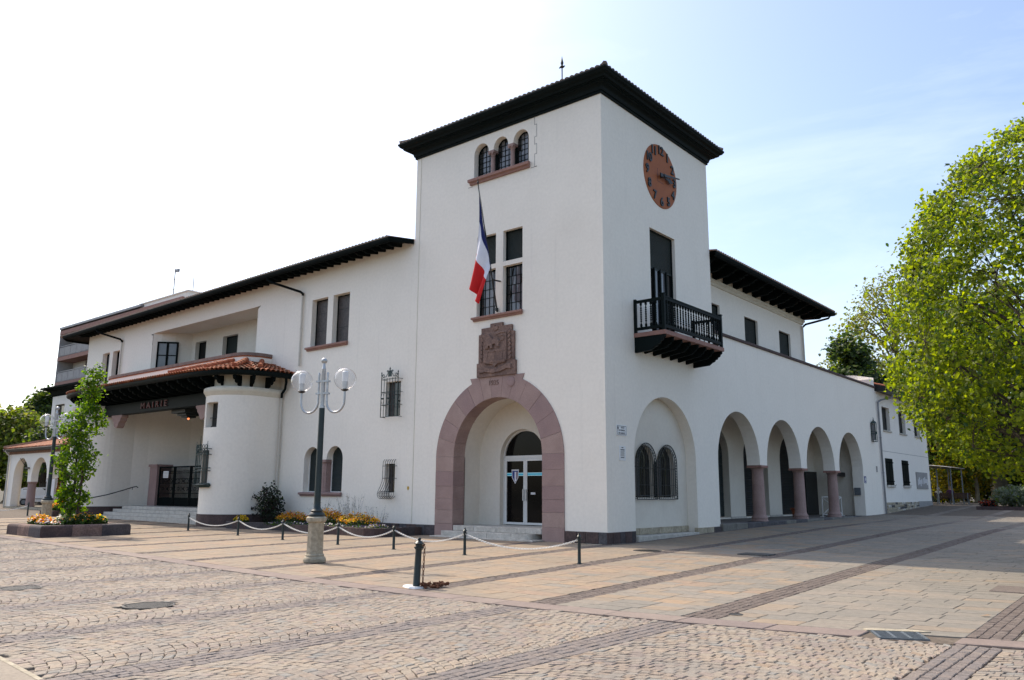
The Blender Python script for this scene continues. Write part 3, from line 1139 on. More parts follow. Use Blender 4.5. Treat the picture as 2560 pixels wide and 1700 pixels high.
# ---- crest slab with carved arms
cst = [(-5.75, 5.95), (-3.84, 5.95), (-3.84, 6.48), (-3.92, 6.49), (-3.92, 7.58), (-4.03, 7.59), (-4.03, 7.84), (-4.49, 7.84), (-4.49, 7.98), (-5.09, 7.98), (-5.09, 7.84), (-5.54, 7.84), (-5.54, 7.60), (-5.67, 7.60), (-5.67, 6.49), (-5.76, 6.49)]
mb = MB()
mb.prism(cst, lambda u, v: (u, -.10, v), lambda u, v: (u, .02, v))
crest = mb.build('crest', M['crest'], TH)


def relief(name, pts, d0, d1, b=.02):
    mb = MB()
    cx_, cz_ = sum(p[0] for p in pts) / len(pts), sum(p[1] for p in pts) / len(pts)
    n = len(pts)
    k = lambda p: (cx_ + (p[0] - cx_) * (1 - b * 2), cz_ + (p[1] - cz_) * (1 - b * 2))
    mb.add([(p[0], -d0, p[1]) for p in pts] + [(k(p)[0], -d1, k(p)[1]) for p in pts], [tuple(range(n, 2 * n))] + [(i, (i + 1) % n, (i + 1) % n + n, i + n) for i in range(n)])
    return mb.build(name, M['crest'], crest)


shield = [(-5.40, 7.62), (-4.22, 7.62), (-4.22, 6.52), (-4.30, 6.42), (-4.66, 6.40), (-4.80, 6.28), (-4.94, 6.40), (-5.30, 6.42), (-5.40, 6.52)]
relief('carved_shield', shield, .10, .165, .02)
lion = [(-5.26, 6.98), (-5.12, 6.98), (-5.10, 7.08), (-5.0, 7.10), (-4.98, 6.98), (-4.86, 6.98), (-4.86, 7.14), (-4.72, 7.16), (-4.62, 7.02), (-4.50, 7.0), (-4.53, 7.12), (-4.50, 7.24), (-4.60, 7.36), (-4.84, 7.36), (-4.95, 7.46), (-5.05, 7.56), (-5.20, 7.57), (-5.32, 7.48), (-5.32, 7.36), (-5.24, 7.30), (-5.30, 7.18), (-5.20, 7.12)]
relief('carved_lion', lion, .155, .235, .05)
mb = MB()
mb.tube([(-4.52, -.165, 7.26), (-4.38, -.165, 7.28), (-4.32, -.165, 7.38), (-4.40, -.165, 7.46), (-4.60, -.165, 7.45), (-4.78, -.165, 7.50), (-4.50, -.165, 7.57), (-4.30, -.165, 7.56)], .03, 6)
mb.build('carved_tail', M['crest'], crest)
relief('carved_cloud', [(-5.36, 6.90), (-5.20, 6.85), (-5.05, 6.88), (-4.9, 6.83), (-4.75, 6.88), (-4.6, 6.84), (-4.45, 6.88), (-4.26, 6.86), (-4.26, 6.95), (-5.36, 6.95)], .15, .18, .01)
for u in (-5.16, -4.80, -4.44):
    relief('carved_tree', [(u - .02, 6.52), (u + .02, 6.52), (u + .02, 6.84), (u - .02, 6.84)], .15, .175, .02)
relief('carved_ground', [(-5.34, 6.46), (-4.28, 6.46), (-4.28, 6.54), (-5.34, 6.54)], .15, .18, .01)
rib = [(-5.62, 6.10), (-5.30, 6.13), (-4.9, 6.06), (-4.5, 6.10), (-4.2, 6.19), (-4.0, 6.16), (-4.0, 6.33), (-4.2, 6.37), (-4.5, 6.26), (-4.9, 6.22), (-5.30, 6.29), (-5.62, 6.26)]
relief('carved_ribbon', rib, .10, .16, .02)
for s in (-1, 1):
    for k in range(7):
        z = 6.50 + k * .16
        u = -4.80 + s * (.76 - .012 * k)
        relief('carved_leaf', [(u - s * .10, z), (u - s * .02, z + .02), (u + s * .05, z + .12), (u - s * .01, z + .20), (u - s * .09, z + .12)], .10, .15, .05)
relief('carved_flower', [(-4.92, 7.72), (-4.80, 7.66), (-4.68, 7.72), (-4.66, 7.84), (-4.76, 7.90), (-4.80, 7.84), (-4.84, 7.90), (-4.94, 7.84)], .10, .14, .05)

# ---- glazed door in the niche
mb = MB()
D = 1.74
P = F0
mb.pbox(P, -5.90, -5.82, .43, 2.98, D - .03, D + .05)
mb.pbox(P, -3.78, -3.70, .43, 2.98, D - .03, D + .05)
mb.pbox(P, -5.82, -3.78, 2.94, 3.06, D - .03, D + .05)
o = [(-4.80 + 1.10 * math.cos(PI * k / 24), 2.96 + 1.10 * math.sin(PI * k / 24)) for k in range(25)]
i_ = [(-4.80 + 1.04 * math.cos(PI * k / 24), 2.98 + 1.02 * math.sin(PI * k / 24)) for k in range(25)]
mb.grid([[P(*p, D + .05) for p in o], [P(*p, D - .03) for p in o], [P(*p, D - .03) for p in i_], [P(*p, D + .05) for p in i_]])
door = mb.build('entrance_door', M['white_alu'], TH)
mb = MB()
n = len(i_)
mb.add([P(*p, D + .03) for p in i_], [tuple(range(n))])
mb.build('fanlight_pane', M['glass_black'], door)
for s, (u0, u1) in enumerate(((-5.815, -4.805), (-4.795, -3.785))):
    mb = MB()
    bar_frame(mb, P, u0, u1, .45, 2.935, .085, D - .045, D + .02)
    mb.build('door_leaf', M['white_alu'], door)
    mb = MB()
    mb.pbox(P, u0 + .08, u1 - .08, .53, 2.86, D - .005, D + .005)
    mb.build('door_pane', M['glass_black'], door)
    mb = MB()
    mb.pbox(P, u0 + .085, u1 - .085, 2.285, 2.315, D - .012, D - .006)
    mb.pbox(P, u0 + .085, u1 - .085, 2.375, 2.405, D - .012, D - .006)
    mb.build('pale_stripe', M['cyanp'], door)
    mb = MB()
    mb.pbox(P, u0 + .085, u1 - .085, 2.315, 2.375, D - .011, D - .006)
    mb.build('cyan_stripe', M['cyan'], door)
sh = [(-5.50, 2.53), (-5.14, 2.53), (-5.16, 2.22), (-5.32, 1.98), (-5.48, 2.22)]
for nm_, k, dd, m_ in (('shield_sticker', 1.0, .016, 'paper'), ('shield_sticker_field', .8, .019, 'blue')):
    mb = MB()
    q = [(-5.32 + (u + 5.32) * k, 2.29 + (v - 2.29) * k) for u, v in sh]
    mb.prism(q, lambda u, v: (u, D - dd, v), lambda u, v: (u, D - dd + .008, v))
    mb.build(nm_, M[m_], door)
mb = MB()
mb.pbox(P, -5.34, -5.27, 2.08, 2.44, D - .024, D - .018)
mb.build('shield_sticker_white_stripe', M['flag_w'], door)
mb = MB()
mb.pbox(P, -5.25, -5.20, 2.18, 2.44, D - .024, D - .018)
mb.build('shield_sticker_red_stripe', M['pink'], door)
mb = MB()
mb.pbox(P, -4.90, -4.84, 1.35, 1.78, D - .09, D - .05)
mb.pbox(P, -4.76, -4.70, 1.35, 1.78, D - .09, D - .05)
mb.build('handle', M['silver'], door)
mb = MB()
mb.pbox(P, -4.55, -4.33, 1.58, 1.66, D - .013, D - .008)
mb.build('door_sticker', M['paper'], door)

# ---- steps of the portal
fl = MB()
fl.box(-7.0, -2.62, .02, 1.77, .30, .418)
fl.build('niche_floor', M['step'], TH)
x = -6.94
for l in (1.05, 1.10, 1.0, 1.10):
    mb = MB()
    mb.bbox(F0, x + .004, min(x + l, -2.68) - .004, .225, .42, -.02, .4, .015)
    mb.build('step_stone', M['step'], TH)
    x += l
x = -7.22
for k, l in enumerate((1.2, 1.1, 1.15, .80)):
    mb = MB()
    if k == 3:
        pts = [(x + .004, .6), (x + .004, -.38)] + [(x + l - .22 + .22 * math.sin(R(t)), -.16 - .22 * math.cos(R(t))) for t in range(0, 91, 15)] + [(x + l, .6)]
        mb.prism(pts, lambda u, v: (u, v, .225), lambda u, v: (u, v, .02))
    else:
        mb.bbox(F0, x + .004, x + l - .004, .02, .225, -.38, .6, .015)
    mb.build('step_stone', M['step'], TH)
    x += l
x = -7.55
for l in (1.3, 1.25, 1.2, 1.2):
    mb = MB()
    mb.bbox(F0, x + .004, x + l - .004, -.05, .045, -.66, .5, .01)
    mb.build('step_stone', M['step'], TH)
    x += l

# ---- plinth blocks
pl = [M['plinth'], M['plinth2'], M['plinth3']]
stones_row(F0, -1.705, .0, .0, .39, -.03, .1, 'plinth_stone', TH, pl, .22, .55)
stones_row(R0, -.02, 1.77, .0, .385, -.03, .1, 'plinth_stone', TH, pl, .22, .55)
stones_row(F0, -10.95, -7.92, .0, .405, -.03, .1, 'plinth_stone', TH, pl, .3, .6)
stones_row(F0, -18.5, -10.95, .0, .42, -.03, .1, 'plinth_stone', TH, pl, .5, .9)

# ---- clock
mb = MB()
rows = []
for r_, d in ((1.30, .0), (1.30, -.02), (1.285, -.03)):
    rows.append([R0(4.22 + r_ * math.cos(2 * PI * k / 64), 14.0 + r_ * math.sin(2 * PI * k / 64), d) for k in range(64)])
mb.grid(rows, closed=True)
mb.add(rows[-1], [tuple(range(64))])
clock = mb.build('clock', M['orange'], TH)
for h in range(1, 13):
    t = R(90 - 30 * h)
    place_text('numeral', str(h), .50, .02, (.05, 4.22 + 1.07 * math.cos(t), 14.0 + 1.07 * math.sin(t)), ROT_R, M['black'], clock, .92, .012)
for nm_, a, L, w, d in (('hour_hand', 96, .80, .085, .13), ('minute_hand', 79.5, 1.27, .05, .19)):
    t = R(90 - a)
    e = Vector((0, math.cos(t), math.sin(t)))
    q = Vector((0, -math.sin(t), math.cos(t)))
    c = Vector((d, 4.22, 14.0))
    mb = MB()
    if nm_ == 'hour_hand':
        pts = [(-.22, -.06), (0, -.05), (.36, -.045), (.52, -.12), (.80, -.0), (.52, .12), (.36, .045), (0, .05), (-.22, .06)]
    else:
        pts = [(-.30, -.075), (.25, -.045), (1.27, -.02), (1.27, .02), (.25, .045), (-.30, .075)]
    mb.prism(pts, lambda a_, b_: tuple(c + e * a_ + q * b_ + Vector((.015, 0, 0))), lambda a_, b_: tuple(c + e * a_ + q * b_ - Vector((.015, 0, 0))))
    mb.build(nm_, M['black'], clock)
mb = MB()
mb.tube([(0, 4.22, 14.0), (.23, 4.22, 14.0)], .06, 10)
mb.build('clock_spindle', M['black'], clock)
mb = MB()
for b in ((3.95, 3.97, 13.74, 14.28), (3.97, 4.42, 13.73, 13.75)):
    mb.pbox(R0, b[0], b[1], b[2], b[3], -.034, -.028)
mb.build('access_panel_edge', M['redletter'], clock)

# ---- balcony
mb = MB()
mb.box(.0, 1.28, 1.93, 6.62, 7.15, 7.30)
bal = mb.build('balcony', M['sill'], TH)
w = MB()
for y in (2.0, 6.55):
    w = MB()
    w.box(1.15, 1.25, y - .055, y + .055, 7.30, 8.62)
    w.box(1.135, 1.265, y - .07, y + .07, 8.60, 8.635)
    w.build('corner_post', M['green'], bal)
    w = MB()
    w.box(.0, .09, y - .05, y + .05, 7.30, 8.55)
    w.build('wall_post', M['green'], bal)
    w = MB()
    w.box(.09, 1.15, y - .045, y + .045, 8.40, 8.50)
    w.box(.09, 1.15, y - .04, y + .04, 7.40, 7.50)
    w.build('side_rail', M['green'], bal)
w = MB()
w.box(1.16, 1.24, 2.055, 6.495, 8.40, 8.50)
w.box(1.145, 1.255, 2.055, 6.495, 8.50, 8.54)
w.build('hand_rail', M['green'], bal)
w = MB()
w.box(1.16, 1.24, 2.055, 6.495, 7.40, 7.51)
w.build('bottom_rail', M['green'], bal)
bp = [(.030, 7.50), (.045, 7.52), (.045, 7.60), (.022, 7.63), (.020, 7.68)]
for k in range(7):
    z = 7.69 + k * .08
    bp += [(.022, z), (.036, z + .03), (.036, z + .045), (.022, z + .07)]
bp += [(.020, 8.27), (.022, 8.29), (.045, 8.32), (.045, 8.40), (.03, 8.41)]
mb = MB()
mb.lathe(bp, (0, 0, 0), 8)
b0 = None
pos = [(1.20, 2.19 + k * (6.36 - 2.19) / 20) for k in range(21)] + [(.28 + k * .20, y) for y in (2.0, 6.55) for k in range(4)]
for (x, y) in pos:
    if b0 is None:
        b0 = mb.build('baluster', M['green'], bal, smooth=50)
        o = b0
    else:
        o = b0.copy()
        COL.objects.link(o)
        o.parent = bal
    o.location = Vector((x, y, 0)) - wloc(bal)
for k in range(8):
    y = 2.03 + k * (6.52 - 2.03) / 7
    hw = .055 if 0 < k < 7 else .06
    mb = MB()
    pr_ = [(0, 7.15), (1.22, 7.15), (1.22, 7.08), (1.15, 7.02), (1.12, 6.95), (1.04, 6.92), (1.02, 6.86), (.93, 6.83), (.90, 6.77), (.80, 6.74), (.66, 6.64), (.0, 6.60)]
    if 0 < k < 7:
        pr_ = [(0, 7.15), (1.18, 7.15), (1.18, 7.02), (1.10, 6.97), (1.06, 6.90), (.98, 6.87), (.95, 6.81), (.0, 6.66)]
    mb.prism(pr_, lambda a_, b_: (a_, y - hw, b_), lambda a_, b_: (a_, y + hw, b_))
    mb.build('bracket', M['green2'] if k else M['green'], bal)
shutter_window(R0, 3.26, 5.24, 7.32, 11.66, .18, frac=.34, glass='glass')
mb = MB()
for u in (3.78, 4.25, 4.72):
    mb.pbox(R0, u - .035, u + .035, 7.35, 10.2, .11, .18)
mb.build('door_stile', M['green'], TH)
mb = MB()
mb.pbox(R0, 3.85, 4.12, 7.4, 10.15, .188, .192)
mb.pbox(R0, 4.40, 4.66, 7.4, 10.15, .188, .192)
mb.build('white_curtain', M['glass_pale'], TH)

# ---- big blind arch with the two grilled windows
XN = -.43
Pn = right(XN)
mb = MB()
wa = [arch(2.52, 3.86, 1.50, 2.72, 3.40), arch(4.08, 5.42, 1.50, 2.72, 3.40)]
mb.wall(Pn, rect(1.4, 6.9, -.2, 5.5), wa, [.2, .2])
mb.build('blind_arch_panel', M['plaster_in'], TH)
for u0, u1 in ((2.52, 3.86), (4.08, 5.42)):
    mb = MB()
    a = arch(u0, u1, 1.50, 2.72, 3.40)
    mb.add([Pn(u, v, .18) for u, v in a], [tuple(range(len(a)))])
    w = mb.build('window', M['glass'], TH)
    mb = MB()
    mb.pbox(Pn, u0 + .25, u0 + .62, 1.55, 2.9, .172, .176)
    mb.build('curtain', M['curtain'], w)
    # grille: outer arch, inner arch, bars, lattice between
    g = MB()
    cu2, a_ = (u0 + u1) / 2, (u1 - u0) / 2 + .03
    dd = -.10

    def path(off, d=dd):
        pts = [Pn(cu2 - a_ + off, 1.44 + off, d)]
        pts += [Pn(cu2 + (a_ - off) * math.cos(PI - PI * k / 18), 2.74 + (.72 - off) * math.sin(PI * k / 18), d) for k in range(19)]
        pts += [Pn(cu2 + a_ - off, 1.44 + off, d)]
        return pts
    g.tube(path(0), .017, 6)
    g.tube(path(.13), .013, 6)
    g.tube([path(0)[0], path(0)[-1]], .017, 6)
    g.tube([path(.13)[0], path(.13)[-1]], .013, 6)
    pa, pb = path(0.0), path(.13)
    for i in range(len(pa) - 1):
        q0, q1 = Vector(pa[i]), Vector(pa[i + 1])
        s0, s1 = Vector(pb[i]), Vector(pb[i + 1])
        n = 12 if i in (0, len(pa) - 2) else 1
        for k in range(n):
            a1_, a2_ = q0.lerp(q1, k / n), q0.lerp(q1, (k + 1) / n)
            b1_, b2_ = s0.lerp(s1, k / n), s0.lerp(s1, (k + 1) / n)
            g.tube([a1_, b2_], .009, 4, cap=False)
            g.tube([b1_, a2_], .009, 4, cap=False)
    n = 9
    for k in range(n):
        u = u0 + .14 + (u1 - u0 - .28) * k / (n - 1)
        x = (u - cu2) / (a_ - .13)
        top = 2.74 + .59 * math.sqrt(max(0, 1 - x * x))
        g.tube([Pn(u, 1.57, dd), Pn(u, top, dd)], .011, 5, cap=False)
    for v in (1.95, 2.55):
        g.tube([Pn(u0 + .1, v, dd), Pn(u1 - .1, v, dd)], .010, 5, cap=False)
    for v in (1.46, 2.6):
        for u in (u0 - .02, u1 + .02):
            g.tube([Pn(u, v, dd), Pn(u, v, .02)], .012, 5)
    for k in range(8):
        u = u0 + .1 + (u1 - u0 - .2) * k / 7
        g.tube([Pn(u, 1.44, dd), Pn(u + .07, 1.57, dd)], .009, 4, cap=False)
    g.build('window_grille', M['iron'], w)
mb = MB()
mb.pbox(Pn, 3.86, 4.08, 1.5, 2.8, -.012, .02)
mb.build('window_post', M['green2'], TH)
stones_row(Pn, 1.80, 6.36, .20, .44, -.05, .05, 'base_course_stone', TH, [M['step'], M['lampstone']], .7, 1.0)
mb = MB()
mb.bbox(R0, 1.80, 6.30, -.05, .20, -.10, .45, .02)
mb.build('arch_ledge', M['step'], TH)
# ------------------------------------------------------------------ the long left wing
def zw(x):                      # wall top under the eave
    return 12.22 - (-9.6 - x) * .0125


TWIN = [(-16.48, 1.60), (-13.70, 1.60), (-13.70, 3.06)] + [(-14.27 + .57 * math.cos(PI * k / 14), 3.06 + .58 * math.sin(PI * k / 14)) for k in range(15)] + [(-15.32, 3.06)] + [(-15.90 + .58 * math.cos(PI * k / 14), 3.06 + .58 * math.sin(PI * k / 14)) for k in range(1, 15)]
w_holes = [rect(-16.48, -15.29, 8.32, 10.62), rect(-14.89, -13.70, 8.32, 10.62),
           rect(-38.58, -37.61, 7.55, 10.34), rect(-37.15, -36.23, 7.55, 10.34),
           TWIN,
           rect(-11.03, -10.10, 4.76, 6.22), rect(-10.88, -10.30, 1.63, 2.79),
           [(-32.0, 7.6), (-21.05, 7.6), (-21.05, 10.80), (-21.0, 10.88), (-20.8, 10.99), (-21.4, 10.97), (-31.6, 10.90), (-32.3, 10.84), (-32.05, 10.78)],
           rect(-33.0, -21.75, -.2, 6.9)]
mb = MB()
mb.wall(F0, [(-40.85, -.3), (-9.5, -.3), (-9.5, zw(-9.5)), (-40.85, zw(-40.85))], w_holes, [.30, .30, .35, .35, .34, .26, .26, 0, 0], d=.003)
# left end wall, back wall (unseen, closes the body), loggia
mb.add([(-40.85, 0, -.3), (-40.85, 11, -.3), (-40.85, 11, 11.8), (-40.85, 0, 11.8)], [(0, 1, 2, 3)])
mb.add([(-40.85, 11, -.3), (-1.3, 11, -.3), (-1.3, 11, 12.2), (-40.85, 11, 12.2)], [(0, 1, 2, 3)])
mb.build('wing_wall', M['plaster'], TH)
# loggia: side walls, splay, back wall with two doors, ceiling
mb = MB()
LB = front(1.66)
ld = [rect(-30.05, -28.85, 8.4, 10.36), rect(-27.05, -25.50, 8.4, 10.36)]
mb.wall(LB, rect(-30.45, -21.0, 7.6, 11.0), ld, [.32, .32])
mb.grid([[(-21.0, 0.0, 7.6), (-21.0, 1.66, 7.6)], [(-21.0, 0.0, 11.0), (-21.0, 1.66, 11.0)]])
mb.grid([[(-32.0, .0, 7.6), (-31.5, .28, 7.6), (-30.95, .85, 7.6), (-30.45, 1.66, 7.6)], [(-32.0, .0, 11.0), (-31.5, .28, 11.0), (-30.95, .85, 11.0), (-30.45, 1.66, 11.0)]])
mb.add([(-32.4, 0.003, 10.90), (-20.9, 0.003, 10.975), (-20.9, 1.7, 10.975), (-32.4, 1.7, 10.92)], [(0, 1, 2, 3)])
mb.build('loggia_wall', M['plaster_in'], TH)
mb = MB()
mb.box(-32.0, -21.05, .0, 1.66, 7.5, 7.62)
mb.build('loggia_floor', M['step'], TH)
for u0, u1 in ((-30.05, -28.85), (-27.05, -25.50)):
    shutter_window(LB, u0, u1, 8.42, 10.36, .30, m='shutter' if u0 > -28 else 'darkshut')
# curved casement in the splay
mb = MB()
pa, pb = Vector((-31.62, .13, 0)), Vector((-30.80, 1.0, 0))
e = (pb - pa)
L = e.length
e.normalize()
nn = Vector((e.y, -e.x, 0))


def PS(u, v, d):
    p = pa + e * u - nn * d
    return (p.x, p.y, v)


bar_frame(mb, PS, 0, L, 8.4, 10.36, .09, -.10, .02)
mb.pbox(PS, L / 2 - .06, L / 2 + .06, 8.45, 10.3, -.095, .02)
mb.pbox(PS, .05, L - .05, 9.52, 9.57, -.09, .0)
w = mb.build('window', M['green2'], TH)
for u0, u1 in ((.06, L / 2 - .05), (L / 2 + .05, L - .06)):
    for v0, v1 in ((8.45, 9.52), (9.57, 10.3)):
        mb = MB()
        mb.add([PS(u0, v0, -.05), PS(u1, v0, -.05), PS(u1, v1, -.05), PS(u0, v1, -.05)], [(0, 1, 2, 3)])
        mb.build('pane', M['glass_pale'], w)

# first-floor twin window with brown blinds
for u0, u1 in ((-16.48, -15.29), (-14.89, -13.70)):
    mb = MB()
    bar_frame(mb, F0, u0, u1, 8.32, 10.62, .05, .26, .33)
    w = mb.build('window', M['green2'], TH)
    mb = MB()
    mb.pbox(F0, u0 + .04, u1 - .04, 8.35, 10.58, .29, .30)
    mb.build('blind', M['curtain'], w)
    for v in (9.95, 9.1):
        mb = MB()
        mb.pbox(F0, u0 + .05, u1 - .05, v - .012, v + .012, .282, .288)
        mb.build('glazing_bar', M['black'], w)
sill(F0, -16.72, -13.66, 8.15, 8.32, .15)
for u0, u1 in ((-38.58, -37.61), (-37.15, -36.23)):
    mb = MB()
    bar_frame(mb, F0, u0, u1, 7.55, 10.34, .07, .28, .36)
    w = mb.build('window', M['green2'], TH)
    for v0, v1 in ((7.6, 8.9), (8.95, 10.28)):
        mb = MB()
        mb.pbox(F0, u0 + .06, u1 - .06, v0, v1, .32, .33)
        mb.build('pane', M['glass_pale'] if random.random() < .5 else M['glass'], w)
# ground-floor twin arches
for u0, u1 in ((-16.48, -15.32), (-14.84, -13.70)):
    mb = MB()
    bar_frame(mb, F0, u0, u1, 1.60, 3.75, .05, .30, .38)
    w = mb.build('window', M['white_alu'], TH)
    mb = MB()
    slats(mb, F0, u0 + .05, u1 - .05, 1.66, 3.66, .33, .055)
    mb.build('roller_shutter', M['shutter'], w)
mb = MB()
mb.pbox(F0, -15.33, -14.83, 1.605, 3.7, .315, .37)
mb.bbox(F0, -15.24, -14.92, 1.605, 2.93, .05, .31, .03)
mb.bbox(F0, -15.31, -14.85, 2.93, 3.055, -.03, .31, .02)
mb.lathe([(.14, 1.6), (.15, 1.66), (.12, 1.72), (.115, 2.86), (.15, 2.93)], (-15.08, .10, 0), 12)
mb.build('window_column', M['pink'], TH)
sill(F0, -16.64, -13.62, 1.44, 1.60, .14, 'pink3')

# the two iron-grilled windows
mb = MB()
mb.pbox(F0, -11.03, -10.10, 4.76, 6.22, .22, .24)
w1 = mb.build('window', M['glass'], TH)
mb = MB()
mb.pbox(F0, -11.0, -10.72, 4.8, 6.2, .21, .215)
mb.build('curtain', M['curtain'], w1)
g = MB()
dd = -.26
for k in range(7):
    u = -11.02 + .17 * k * 1.0
    g.tube([F0(u, 4.72, dd), F0(u, 6.34, dd)], .013, 5)
for v in (4.72, 5.22, 5.76, 6.30):
    g.tube([F0(-11.02, v, .02), F0(-11.02, v, dd), F0(-10.0, v, dd), F0(-10.0, v, .02)], .013, 5)
for u in (-11.02, -10.0):
    g.tube([F0(u, 4.70, dd), F0(u, 6.50, dd)], .018, 6)
    g.lathe([(.03, 0), (.012, .05), (.03, .08), (.006, .16)], (u, dd, 6.48), 6)
for k in range(3):
    u = -10.93 + .34 * k
    for a, b in ((.0, 1), (.0, -1)):
        g.tube([F0(u + .09 * b * math.sin(PI * t / 6) + .0, 5.22 + .54 * t / 6, dd) for t in range(7)], .009, 4)
    g.obox((u, dd, 5.49), (.03, 0, 0), (0, .03, 0), (0, 0, .03))


def scroll(c, r, s, turns=1.3, n=14, z=1):
    return [(c[0] + s * r * (1 - .6 * k / n) * math.cos(turns * 2 * PI * k / n), dd, c[1] + z * r * (1 - .6 * k / n) * math.sin(turns * 2 * PI * k / n)) for k in range(n + 1)]


for s in (-1, 1):
    g.tube(scroll((-10.51 + s * .40, 6.45), .08, s), .012, 5)
    g.tube(scroll((-10.51 + s * .14, 6.62), .055, s), .012, 5)
    g.tube([(-10.51 + s * .48, dd, 6.36), (-10.51 + s * .22, dd, 6.42), (-10.51 + s * .12, dd, 6.56)], .014, 5)
g.obox((-10.51, dd, 6.50), (.10, 0, 0), (0, .012, 0), (0, 0, .10))
g.obox((-10.51, dd, 6.62), (.07, 0, 0), (0, .012, 0), (0, 0, .04))
g.lathe([(.03, 0), (.012, .04), (.035, .08), (.004, .17)], (-10.51, dd, 6.64), 6)
g.build('window_grille', M['iron_green'], w1)
mb = MB()
mb.pbox(F0, -10.88, -10.30, 1.63, 2.79, .22, .24)
w2 = mb.build('window', M['glass'], TH)
mb = MB()
mb.pbox(F0, -10.86, -10.66, 1.66, 2.76, .205, .212)
mb.build('curtain', M['curtain'], w2)
g = MB()
for k in range(6):
    u = -10.93 + .135 * k
    pr_ = [(.06, 2.98), (-.03, 2.96), (-.09, 2.86), (-.10, 2.7), (-.10, 2.2), (-.13, 2.05), (-.22, 1.85), (-.33, 1.66), (-.36, 1.54), (-.31, 1.42), (-.20, 1.36), (-.08, 1.40), (.0, 1.48)]
    g.tube([F0(u, z, d) for d, z in pr_], .011, 5)
    g.tube([F0(u, 1.56 + .12 * math.sin(t), -.19 + .12 * math.cos(t)) for t in [2 * PI * q / 10 for q in range(11)]], .009, 4)
for v, d in ((2.70, -.10), (2.20, -.10)):
    g.tube([F0(-10.95, v, d), F0(-10.22, v, d), F0(-10.18, v, .02)], .011, 5)
g.tube([F0(-10.95, 1.60, -.35), F0(-10.22, 1.60, -.35)], .010, 5)
g.build('window_grille', M['iron'], w2)

# ---- eave, brackets and roof of the wing
mb = MB()
ed = [(-9.52, -.05), (-10.05, -1.0), (-42.6, -1.0), (-43.2, -.6), (-43.3, .2), (-43.3, 11.6)]


def ze(x):
    return 12.26 - (-9.6 - x) * .0125


rows = []
for o, dz in ((-.10, -.22), (-.05, -.23), (.0, -.19), (.03, -.12), (.04, -.02), (.02, .0), (-.06, .0)):
    rr = []
    for i, (x, y) in enumerate(ed):
        ny = -1 if i in (1, 2) else -.6 if i == 3 else 0
        nx = .3 if i < 2 else (-.8 if i >= 3 else 0)
        rr.append((x + nx * o, y + ny * o, ze(x) + dz))
    rows.append(rr)
mb.grid(rows)
mb.build('wing_gutter', M['green2'], TH)
mb = MB()   # boarded soffit
mb.add([(-9.55, 0, zw(-9.5) + .06), (-10.05, -.98, ze(-10) - .12), (-42.6, -.98, ze(-42.6) - .12), (-43.2, -.5, ze(-43) - .12), (-43.2, 11.5, ze(-43) - .12), (-40.85, 11.5, zw(-41) + .06), (-40.85, 0, zw(-41) + .06)], [(0, 1, 2, 3, 6), (3, 4, 5, 6)])
mb.build('wing_soffit', M['green2'], TH)
x = -10.35
while x > -40.7:
    z = zw(x)
    pr_ = [(.02, z + .05), (-.92, ze(x) - .14), (-.92, ze(x) - .20), (-.84, ze(x) - .25), (-.80, ze(x) - .22), (-.70, ze(x) - .27), (-.62, ze(x) - .30), (.02, z - .14)]
    mb = MB()
    mb.prism(pr_, lambda a, b: (x - .045, a, b), lambda a, b: (x + .045, a, b))
    mb.build('rafter_end', M['green2'], TH)
    x -= .52
mb = MB()
t_ = math.tan(R(8))
tile_slope(mb, (-43.2, -1.0, ze(-43.2)), (-10.1, -1.0, ze(-10.1)), (0, 1, t_), lambda s: min(6.9, .3 + s * 1.05), mats=3)
mb.add([(-43.3, -1, 11.84), (-43.3, 12, 11.84), (-38, 5.5, 12.85)], [(0, 1, 2)])
mb.add([(-43.3, 12, 11.84), (-9.4, 12, 12.2), (-9.4, 5.5, 13.2), (-38, 5.5, 12.85)], [(0, 1, 2, 3)])
mb.build('wing_roof', [M['roof'], M['tile3'], M['roof']], TH)
# downpipes of the wing
def pipe(name, path, r, m, parent=TH, rings=()):
    mb = MB()
    mb.tube(path, r, 8)
    for z in rings:
        mb.lathe([(r * 1.25, -.03), (r * 1.25, .03)], (path[-1][0], path[-1][1], z), 8)
    return mb.build(name, M[m], parent, smooth=40)


for xg, xp, zb, zt in ((-18.9, -17.15, 7.5, 11.05), (-37.6, -35.85, 8.0, 10.9)):
    pipe('gutter_elbow', [(xg, -.98, ze(xg) - .15), (xg, -.96, ze(xg) - .30), (xg + .2, -.85, ze(xg) - .45), (xp - .12, -.16, zt + .08), (xp, -.10, zt - .02), (xp, -.09, zt - .12)], .06, 'green2')
    pipe('downpipe', [(xp, -.09, zt - .10), (xp, -.09, zb)], .052, 'pipe', rings=(9.3,))

# ------------------------------------------------------------------ porch: two rounded pillars, canopy, terrace
def arc(cx, cy, r, a0, a1, n):
    return [(cx + r * math.cos(R(a0 + (a1 - a0) * k / n)), cy + r * math.sin(R(a0 + (a1 - a0) * k / n))) for k in range(n + 1)]


rp = [(-18.5, .05), (-18.5, -.6)] + arc(-20.1, -1.2, 1.6, 0, -180, 28) + [(-21.7, -.2), (-21.7, .9), (-21.7, 2.2), (-21.7, 5.6)]
lp = [(-36.4, .05), (-36.4, -.5)] + arc(-34.6, -1.1, 1.75, 180, 360, 24) + [(-32.80, -.2), (-32.6, .6), (-32.25, 1.5), (-31.7, 2.7), (-30.8, 3.9), (-29.4, 4.9), (-27.4, 5.4), (-24.5, 5.55), (-21.6, 5.6)]
GP = .10


